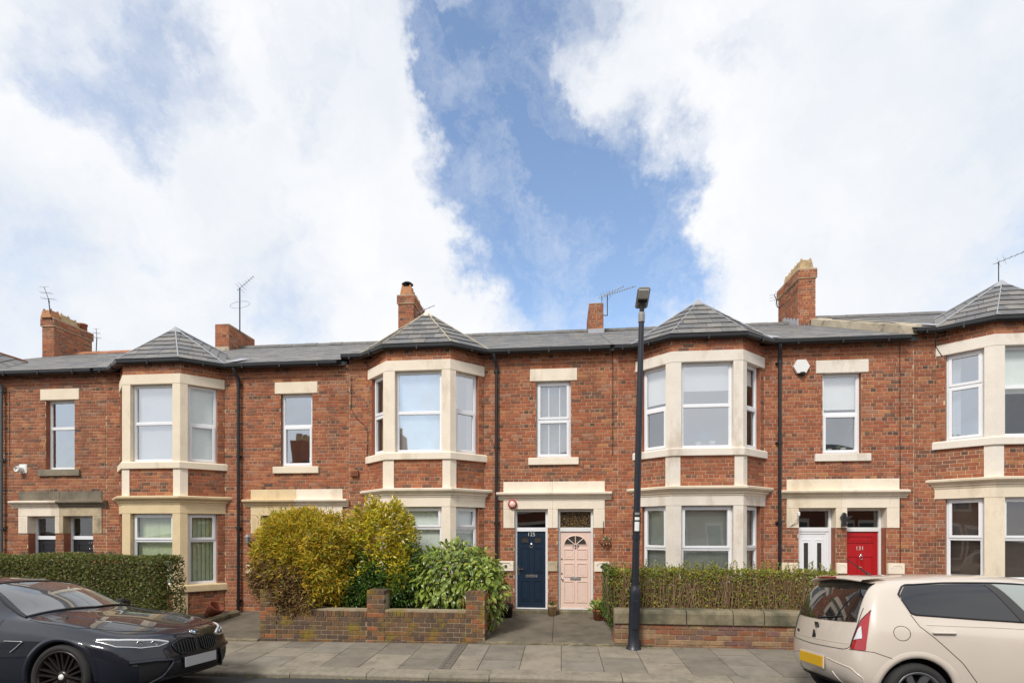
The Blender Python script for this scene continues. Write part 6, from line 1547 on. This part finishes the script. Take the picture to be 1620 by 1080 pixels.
for zz, hh, mt in ((2.05, .16, 'white'), (2.24, .05, 'white'), (2.33, .04, 'lamp_grey')):
    m = MB()
    for k in range(8):
        a0, a1 = [R(-125 + 8.5 * t) for t in (k, k + 1)]; rr = .0715
        m.quad(*[LM_ @ Vector((rr * math.cos(a), rr * math.sin(a), z_)) for a, z_ in ((a0, zz), (a1, zz), (a1, zz + hh), (a0, zz + hh))], smooth=True)
    m.build('sticker', M[mt], pl)
m = MB(); m.lathe([(.056, 5.68), (.058, 5.80), (.05, 5.86), (.0, 5.88)], 18, LM_); m.build('collar', M['lamp_grey'], lp)
LH = LM_ @ Matrix.Translation((0, -.06, 6.02)) @ Matrix.Rotation(R(-32), 4, 'X')
m = MB(); m.cbox(-.108, .108, -.24, .16, -.005, .07, .03, M=LH); hd = m.build('lantern', M['lamp_grey'], lp)
m = MB(); m.cbox(-.085, .085, -.22, -.06, -.012, .0, .004, M=LH); m.build('lens', M['lens'], hd)
m = MB(); m.cbox(-.08, .08, -.035, .02, -.010, .0, .003, M=LH); m.build('gear_cover', M['mattblack'], hd)
m = MB(); m.tube([LM_ @ Vector((0, 0, 5.78)), LM_ @ Vector((0, -.02, 5.90)), LH @ Vector((0, .05, .02))], [.045, .04, .05], 10); m.build('spigot', M['mattblack'], hd)

# pots by the doors
def pot(name, label, x, y, z, r0, r1, h, mat, cat='plant pot'):
    e = empty(name, (x, y, z), label, cat)
    m = MB(); m.lathe([(0, .0), (r0, 0), (r0 + (r1 - r0) * .82, h * .8), (r1 * 1.06, h * .82), (r1 * 1.06, h), (r1 * .9, h), (r1 * .85, h * .85), (0, h * .85)], 22, Matrix.Translation((x, y, z))); m.build('pot', M[mat], e)
    return e
def sprout(e, c, n, l, w, cols, seed, up=.8, mat='leaf', rad=.06):
    r = random.Random(seed); m = MB()
    for _ in range(n):
        b = Vector(c) + Vector((r.uniform(-rad, rad), r.uniform(-rad, rad), 0)); d = (rand_dir(r) + Vector((0, 0, up))).normalized(); t = b + d * r.uniform(.02, .12)
        leaf(m, t, (d + rand_dir(r) * .5).normalized(), (Vector((0, -.4, 1)) + rand_dir(r) * .5).normalized(), l * r.uniform(.7, 1.3), w, r.choice(cols))
    return m.build('foliage', M[mat], e, kind='stuff')
pe = pot('bucket', 'black bucket with a dry twiggy plant by the navy door', -1.22, 11.30, .125, .13, .15, .27, 'black', 'bucket')
r = random.Random(6); m = MB()
for k in range(46):
    d = (rand_dir(r) + Vector((.25, -.1, 1.0))).normalized(); b = Vector((-1.22, 11.30, .34)); m.tube([b, b + d * .2, b + d * r.uniform(.28, .42) + rand_dir(r) * .05], [.004, .003, .0015], 3, caps=False)
m.build('dry_stems', M['bark'], pe)
pe = pot('plant_pot', 'yellowish pot standing between the navy and pink doors', -.205, 11.52, .135, .085, .105, .24, 'pot_buff'); sprout(pe, (-.205, 11.52, .35), 90, .05, .02, [(.06, .12, .02), (.04, .08, .02)], 7)
pe = pot('plant_pot', 'left terracotta pot with pale striped leaves by the pink door', .80, 11.15, .13, .10, .125, .22, 'terracotta'); sprout(pe, (.80, 11.15, .33), 70, .17, .05, [(.30, .38, .06), (.20, .30, .04), (.45, .45, .12), (.10, .20, .03)], 8, .9, 'leaf_gloss', .07)
pe = pot('plant_pot', 'right terracotta pot with dark leaves at the path edge', .99, 11.02, .13, .095, .115, .22, 'terracotta'); sprout(pe, (.99, 11.02, .33), 130, .07, .035, [(.07, .13, .02), (.10, .17, .03), (.05, .09, .02)], 9, .6, 'leaf_gloss', .09)
# broken clay pot by the ochre bay
m = MB(); m.lathe([(0, 0), (.13, 0), (.17, .26), (.18, .30), (.15, .30), (.14, .05)], 18, Matrix.Translation((-7.98, 10.9, .10)) @ Matrix.Rotation(R(38), 4, 'Y')); m.build('broken_pot', M['pot_red'], label='brown clay pot lying tilted below the ochre bay window', cat='plant pot')
# hanging basket
hb = empty('hanging_basket', (1.0, D - .02, 1.72), 'half round wall basket with small plants right of the pink door', 'basket')
m = MB(); Mx = Matrix.Translation((1.0, D - .02, 1.70))
V = []; n = 12
for (rr, zz) in ((.13, .12), (.125, .07), (.09, .02), (.03, 0)):
    V += [Mx @ Vector((rr * math.cos(PI + PI * k / n), rr * math.sin(PI + PI * k / n) * .9, zz)) for k in range(n + 1)]
m.mesh(V, [(i * 13 + k, i * 13 + k + 1, i * 13 + 14 + k, i * 13 + 13 + k) for i in range(3) for k in range(12)], 0, None, True); m.build('basket', M['terracotta'], hb)
sprout(hb, (1.0, D - .08, 1.81), 70, .045, .025, [(.10, .18, .03), (.05, .10, .02), (.55, .5, .35)], 11, .5)
m = MB(); m.tube([(.955, D - .012, 1.98), (.955, D - .03, 2.22), (.955, D - .012, 2.26)], .008, 5); m.build('wall_hook', M['metal_dark'], label='thin dark iron hook on the brickwork above the basket', cat='hook')
# alarm boxes, vents, lamps on the walls
al = empty('alarm_box', (-1.12, D - .02, 2.66), 'round red and white alarm box above the navy door', 'alarm')
m = MB(); m.lathe([(.105, 0), (.105, .045), (.085, .06), (.0, .062)], 28, Matrix.Translation((-1.12, D - .016, 2.655)) @ Matrix.Rotation(R(90), 4, 'X')); m.build('cover', M['alarm_red'], al)
m = MB(); m.lathe([(.068, .061), (.066, .065), (.0, .066)], 24, Matrix.Translation((-1.12, D - .016, 2.655)) @ Matrix.Rotation(R(90), 4, 'X')); m.build('disc', M['alarm_pale'] if 'alarm_pale' in M else M['pink'], al)
ab = empty('alarm_box', (5.22, D - .02, 5.63), 'white hexagonal alarm box high on the brick wall', 'alarm')
m = MB(); m.prism([(-.17, 0), (-.09, .145), (.09, .145), (.17, 0), (.09, -.145), (-.09, -.145)], -.07, 0, Matrix(((1, 0, 0, 5.22), (0, 1, 0, D - .003), (0, 0, 1, 5.63), (0, 0, 0, 1)))); m.build('cover', M['white'], ab)
m = MB(); m.lathe([(.06, 0), (.06, -.04), (.045, -.07), (0, -.075)], 16, Matrix.Translation((5.24, D - .05, 5.50))); m.build('strobe', M['black'], ab)
m = MB(); m.cbox(-4.99, -4.81, D - .07, D + .01, 3.33, 3.49, .012); 
for k in range(4): m.box(-4.97, -4.83, D - .085, D - .069, 3.355 + k * .032, 3.368 + k * .032)
m.build('wall_vent', M['ridge_clay'], label='small brown vent box on the brick wall left of the cream bay', cat='vent')
m = MB(); m.cbox(-13.78, -13.55, D - .02, D + .01, 3.50, 3.74, .02); m.lathe([(.075, 0), (.075, .12), (.06, .14), (.055, .10), (0, .10)], 18, Matrix.Translation((-13.70, D - .015, 3.60)) @ Matrix.Rotation(R(90), 4, 'X')); m.build('boiler_flue', M['white'], label='white boiler flue on the brick wall at far left', cat='flue')
wlp = empty('wall_lantern', (-7.52, D - .02, 1.75), 'small wall lantern beside the golden conifer', 'lantern')
m = MB(); Mx = Matrix.Translation((-7.52, D - .13, 1.72)); m.lathe([(.03, 0), (.05, .03), (.07, .16), (.085, .17), (.04, .23), (0, .25)], 6, Mx, smooth=False); m.build('lantern_cage', M['lamp_grey'], wlp)
m = MB(); m.tube([(-7.52, D, 1.70), (-7.52, D - .08, 1.66), (-7.52, D - .13, 1.72)], .012, 6); m.cbox(-7.56, -7.48, D - .02, D + .005, 1.64, 1.80, .008); m.build('bracket', M['metal_dark'], wlp)
br = empty('wall_bracket', (5.02, D - .02, 2.3), 'white curled bracket on the stone beside the white door', 'bracket')
m = MB(); m.tube([(5.0, D - .03, 2.16), (5.04, D - .05, 2.2), (5.10, D - .10, 2.30), (5.12, D - .13, 2.38)], .012, 6); m.tube([(5.0, D - .02, 2.12), (5.0, D - .03, 2.42)], .010, 5); m.cbox(5.10, 5.15, D - .17, D - .10, 2.36, 2.46, .015); m.build('arm', M['white'], br)
sb = MB(); sb.prism([(-.05, -.14), (.05, -.14), (.03, -.05), (.06, .0), (.14, .05), (.16, .09), (.07, .07), (.04, .06), (.035, .13), (-.01, .16), (-.04, .10), (-.07, .06), (-.03, .0), (-.045, -.06)], -.09, -.02, Matrix(((1, 0, 0, 6.09), (0, 1, 0, D - .02), (0, 0, 1, 2.28), (0, 0, 0, 1)))); sb.build('wall_bracket', M['metal_dark'], label='black cast iron bracket between the white and red doors', cat='bracket')
# cables
def cable(pts, label, rad=.007):
    m = MB(); m.tube(pts, rad, 5); m.build('cable', M['black'], label=label, cat='cable')
cable([(1.16, D - .012, 6.1), (1.16, D - .012, 3.75)], 'thin dark cable down the brickwork left of the stained bay')
cable([(7.26, D - .012, 6.1), (7.27, D - .012, .4)], 'thin dark cable down the brick wall right of the red door')
cable([(-4.98, D - .012, 5.7), (-4.99, D - .012, 4.95), (-4.86, D - .012, 4.72), (-4.66, D - .012, 4.55), (-4.58, D - .012, 4.4), (-4.60, D - .012, 3.75)], 'loose black cable curving down beside the cream bay', .006)
cable([(7.02, 14.0, 7.55), (7.2, 13.2, 7.16), (7.4, 12.3, 6.75), (7.62, 11.62, 6.36), (7.82, 11.5, 6.2), (7.9, 11.62, 5.95), (8.02, 11.60, 5.72)], 'black cable running over the roof edge to the right bay', .009)
cable([(-14.05, D - .012, 5.6), (-14.05, D - .012, 3.7)], 'thin cable on the wall beside the grey downpipe', .005)
# cement verge between the two right-hand roofs
m = MB(); n = 14; V = []
r = random.Random(8)
for i in range(n + 1):
    t = i / n; y = 11.62 + (15.9 - 11.62) * t; z0 = EAVE_Z + SL * (y - EAVE_Y)
    V += [Vector((7.36 + r.uniform(-.012, .012), y, z0 - .02)), Vector((7.38 + r.uniform(-.01, .01), y, z0 + .19 + r.uniform(-.012, .012))), Vector((7.62, y, z0 + .215)), Vector((7.66, y, z0 + .02))]
m.mesh(V, [(i * 4 + k, i * 4 + k + 1, i * 4 + 5 + k, i * 4 + 4 + k) for i in range(n) for k in range(3)] + [(0, 1, 2, 3)]); m.build('verge_fillet', M['cement'], h4.e)
m = MB()
for (x, y, z, s) in ((-4.98, 16.05, 8.2, 1), (.86, 16.03, 8.19, 1), (-11.62, 16.05, 8.08, 1), (7.05, 16.03, 8.2, 1)):
    pass
for (H_, xa, xb, off) in ((h1, -11.62, -11.08, -.13), (h3, .84, 1.33, 0)):
    m = MB(); z0 = EAVE_Z + SL * (16.05 - EAVE_Y) + off; m.box(xa, xb, 16.05, 16.1, z0 - .03, z0 + .14); m.build('lead_apron', M['lead'] if H_ is h3 else M['cement'], H_.e)
m = MB()
for k in range(5):
    y = 16.1 + k * .22; z0 = EAVE_Z + SL * (y - EAVE_Y); m.box(7.08, 7.11, y, y + .16, z0 - .02, z0 + .22)
m.build('stepped_flashing', M['lead'], h4.e)
for H_, x, off in ((h1, -7.93, -.13), (h4, 7.95, .14), (h3, 4.63, 0)):
    m = MB(); y0 = EAVE_Y; m.quad((x - .14, y0, EAVE_Z + off + .045), (x + .14, y0, EAVE_Z + off + .045), (x + .10, y0 + .62, EAVE_Z + off + .05 + SL * .62), (x - .16, y0 + .62, EAVE_Z + off + .06 + SL * .62)); m.build('valley_lead', M['lead'], H_.e)
# stove cowl on the middle chimney
m = MB(); Mx = Matrix.Translation((-5.015, 16.29, 9.96)); m.lathe([(.09, 0), (.09, .07)], 16, Mx); m.lathe([(.19, .13), (.12, .19), (0, .21), (.12, .125), (.19, .13)], 20, Mx)
for k in range(3): a = 2 * PI * k / 3; m.tube([Mx @ Vector((.08 * math.cos(a), .08 * math.sin(a), .05)), Mx @ Vector((.1 * math.cos(a), .1 * math.sin(a), .15))], .01, 5)
m.build('stove_cowl', M['metal_dark'], label='black metal stove cowl on the orange chimney pot', cat='cowl')
# television aerials
def yagi(label, base, top, tip, n=9, el=.22, mast=.016, loop=False, brk=None):
    e = empty('tv_aerial', base, label, 'aerial'); m = MB(); m.tube([base, top], mast, 6)
    if brk: m.tube([brk, base], .015, 5)
    m.build('mast', M['metal_dark'], e)
    a, b = Vector(top), Vector(tip); d = (b - a).normalized(); s = d.cross(Vector((0, 0, 1))).normalized() if abs(d.z) < .95 else Vector((1, 0, 0)); u = s.cross(d)
    m = MB(); m.tube([a - d * .12, b], .011, 5); m.build('boom', M['alu'], e)
    m = MB()
    for k in range(n):
        p = a.lerp(b, k / (n - 1)); l = el * (1 - .45 * k / n) / 2; m.tube([p - s * l, p + s * l], .005, 4)
        if k < 2: m.tube([p - u * l * 1.2, p + u * l * 1.2], .005, 4)
    m.build('elements', M['alu'], e)
    if loop:
        c = Vector(base).lerp(Vector(top), .62)
        m = MB()
        m.tube([c + Vector((.33 * math.cos(t), .20 * math.sin(t), .07 * math.cos(t))) for t in [2 * PI * k / 28 for k in range(29)]], .006, 4); m.build('loop', M['alu'], e)
    return e
yagi('aerial on the far left chimney with crossed elements', (-17.62, 16.05, 9.35), (-17.66, 16.0, 10.05), (-17.72, 15.9, 10.42), 3, .5)
yagi('small aerial on the rear of the far left chimney', (-17.45, 17.6, 8.7), (-17.42, 17.6, 9.3), (-17.40, 17.55, 9.62), 3, .35, brk=(-17.56, 17.5, 8.75))
yagi('tall aerial with a ring on the short brick chimney', (-10.98, 16.5, 8.85), (-10.98, 16.5, 10.35), (-10.55, 16.6, 10.78), 7, .36, .02, True)
yagi('aerial bracketed to the side of the chimney with the cowl', (-4.60, 16.2, 9.0), (-4.58, 16.2, 9.15), (-4.15, 16.4, 9.42), 4, .2, brk=(-4.76, 16.2, 9.0))
yagi('lower of two long aerials on the small middle chimney', (1.42, 16.0, 8.7), (1.42, 16.0, 9.33), (2.25, 15.9, 9.52), 12, .24, brk=(1.31, 16.1, 8.75))
yagi('upper of two long aerials on the small middle chimney', (1.28, 16.4, 9.1), (1.28, 16.4, 9.48), (1.95, 16.3, 9.72), 9, .22, .010)
yagi('tiny aerial on the back of the tall right chimney', (6.98, 17.3, 9.3), (6.95, 17.3, 9.55), (6.8, 17.1, 9.62), 3, .4, brk=(7.11, 17.4, 9.3))
yagi('aerial rising behind the bay roof at the right edge', (12.1, 15.4, 8.1), (12.1, 15.4, 9.5), (13.0, 15.0, 9.78), 9, .24, .012)
# fallen leaves in the gutter of the road and on the pavement
r = random.Random(77); m = MB()
for k in range(420):
    if r.random() < .8: x, y = r.uniform(-4.8, 2.5), 7.36 - abs(r.gauss(0, .06)); z = -.14 + gz(x) + (7.4 - y) * .12
    else: x, y = 1.25 + r.gauss(0, .5), 9.15 - abs(r.gauss(0, .05)); z = pz(y) + .004
    leaf(m, Vector((x, y, z)), Vector((r.uniform(-1, 1), r.uniform(-1, 1), .1)).normalized(), (Vector((0, 0, 1)) + rand_dir(r) * .3).normalized(), r.uniform(.02, .045), r.uniform(.012, .025), r.choice([(.40, .36, .06), (.30, .26, .05), (.20, .14, .05), (.25, .30, .05)]))
m.build('fallen_leaves', M['leaf'], label='small yellow leaves fallen along the kerb and wall foot', cat='leaves', kind='stuff')
m = MB()
for k in range(260):
    x = r.choice((r.uniform(.95, 1.6), r.uniform(-1.7, .9))); b = Vector((x, 9.19 + r.uniform(-.03, .01), .0)); leaf(m, b, (Vector((r.uniform(-.6, .6), r.uniform(-.6, 0), 1))).normalized(), rand_dir(r), r.uniform(.02, .06), .008, r.choice([(.12, .17, .03), (.18, .20, .05), (.09, .12, .03)]))
m.build('weeds', M['leaf'], label='tufts of grass along the foot of the wall', cat='grass', kind='stuff')

# ------------------------------------------------------------------ the other side of the street (seen only mirrored in glass and paintwork)
for k in range(5):
    x0 = -19 + k * 7.6; e = empty('terraced_house', (x0 + 3.8, -7, 0), 'red brick house across the street, mirrored in windows and paintwork', 'house', 'houses across the street')
    m = MB(); m.box(x0, x0 + 7.58, -15.5, -7, -.2, 5.3); m.build('wall', M['brick_far'] if 'brick_far' in M else M['reveal'], e)
    m = MB(); m.quad((x0, -6.8, 5.25), (x0 + 7.58, -6.8, 5.25), (x0 + 7.58, -11.2, 7.2), (x0, -11.2, 7.2)); m.quad((x0, -15.7, 5.25), (x0 + 7.58, -15.7, 5.25), (x0 + 7.58, -11.2, 7.2), (x0, -11.2, 7.2)); m.build('roof', M['felt'], e)
    m = MB(); m.box(x0 + .2, x0 + .8, -11.9, -10.4, 6.5, 8.5); m.build('chimney', M['reveal'], e)
    for q in range(3):
        pm_ = MB(); pm_.lathe([(.13, 0), (.11, .35), (.13, .38), (.1, .4)], 10, Matrix.Translation((x0 + .5, -11.7 + q * .5, 8.5))); pm_.build('chimney_pot', M['pot_buff'], e)
    for (a, b, z0, z1) in ((1.2, 2.9, .9, 2.5), (1.2, 2.9, 3.3, 4.9), (5.2, 6.1, 3.3, 4.8), (4.4, 5.2, .2, 2.3), (5.7, 6.5, .2, 2.3)):
        m = MB(); m.box(x0 + a - .12, x0 + b + .12, -7.02, -6.96, z0 - .12, z1 + .18); w_ = m.build('window', M['stone_cream'], e)
        m = MB(); m.box(x0 + a, x0 + b, -6.965, -6.94, z0, z1); m.build('pane', M['car_glass'], w_)
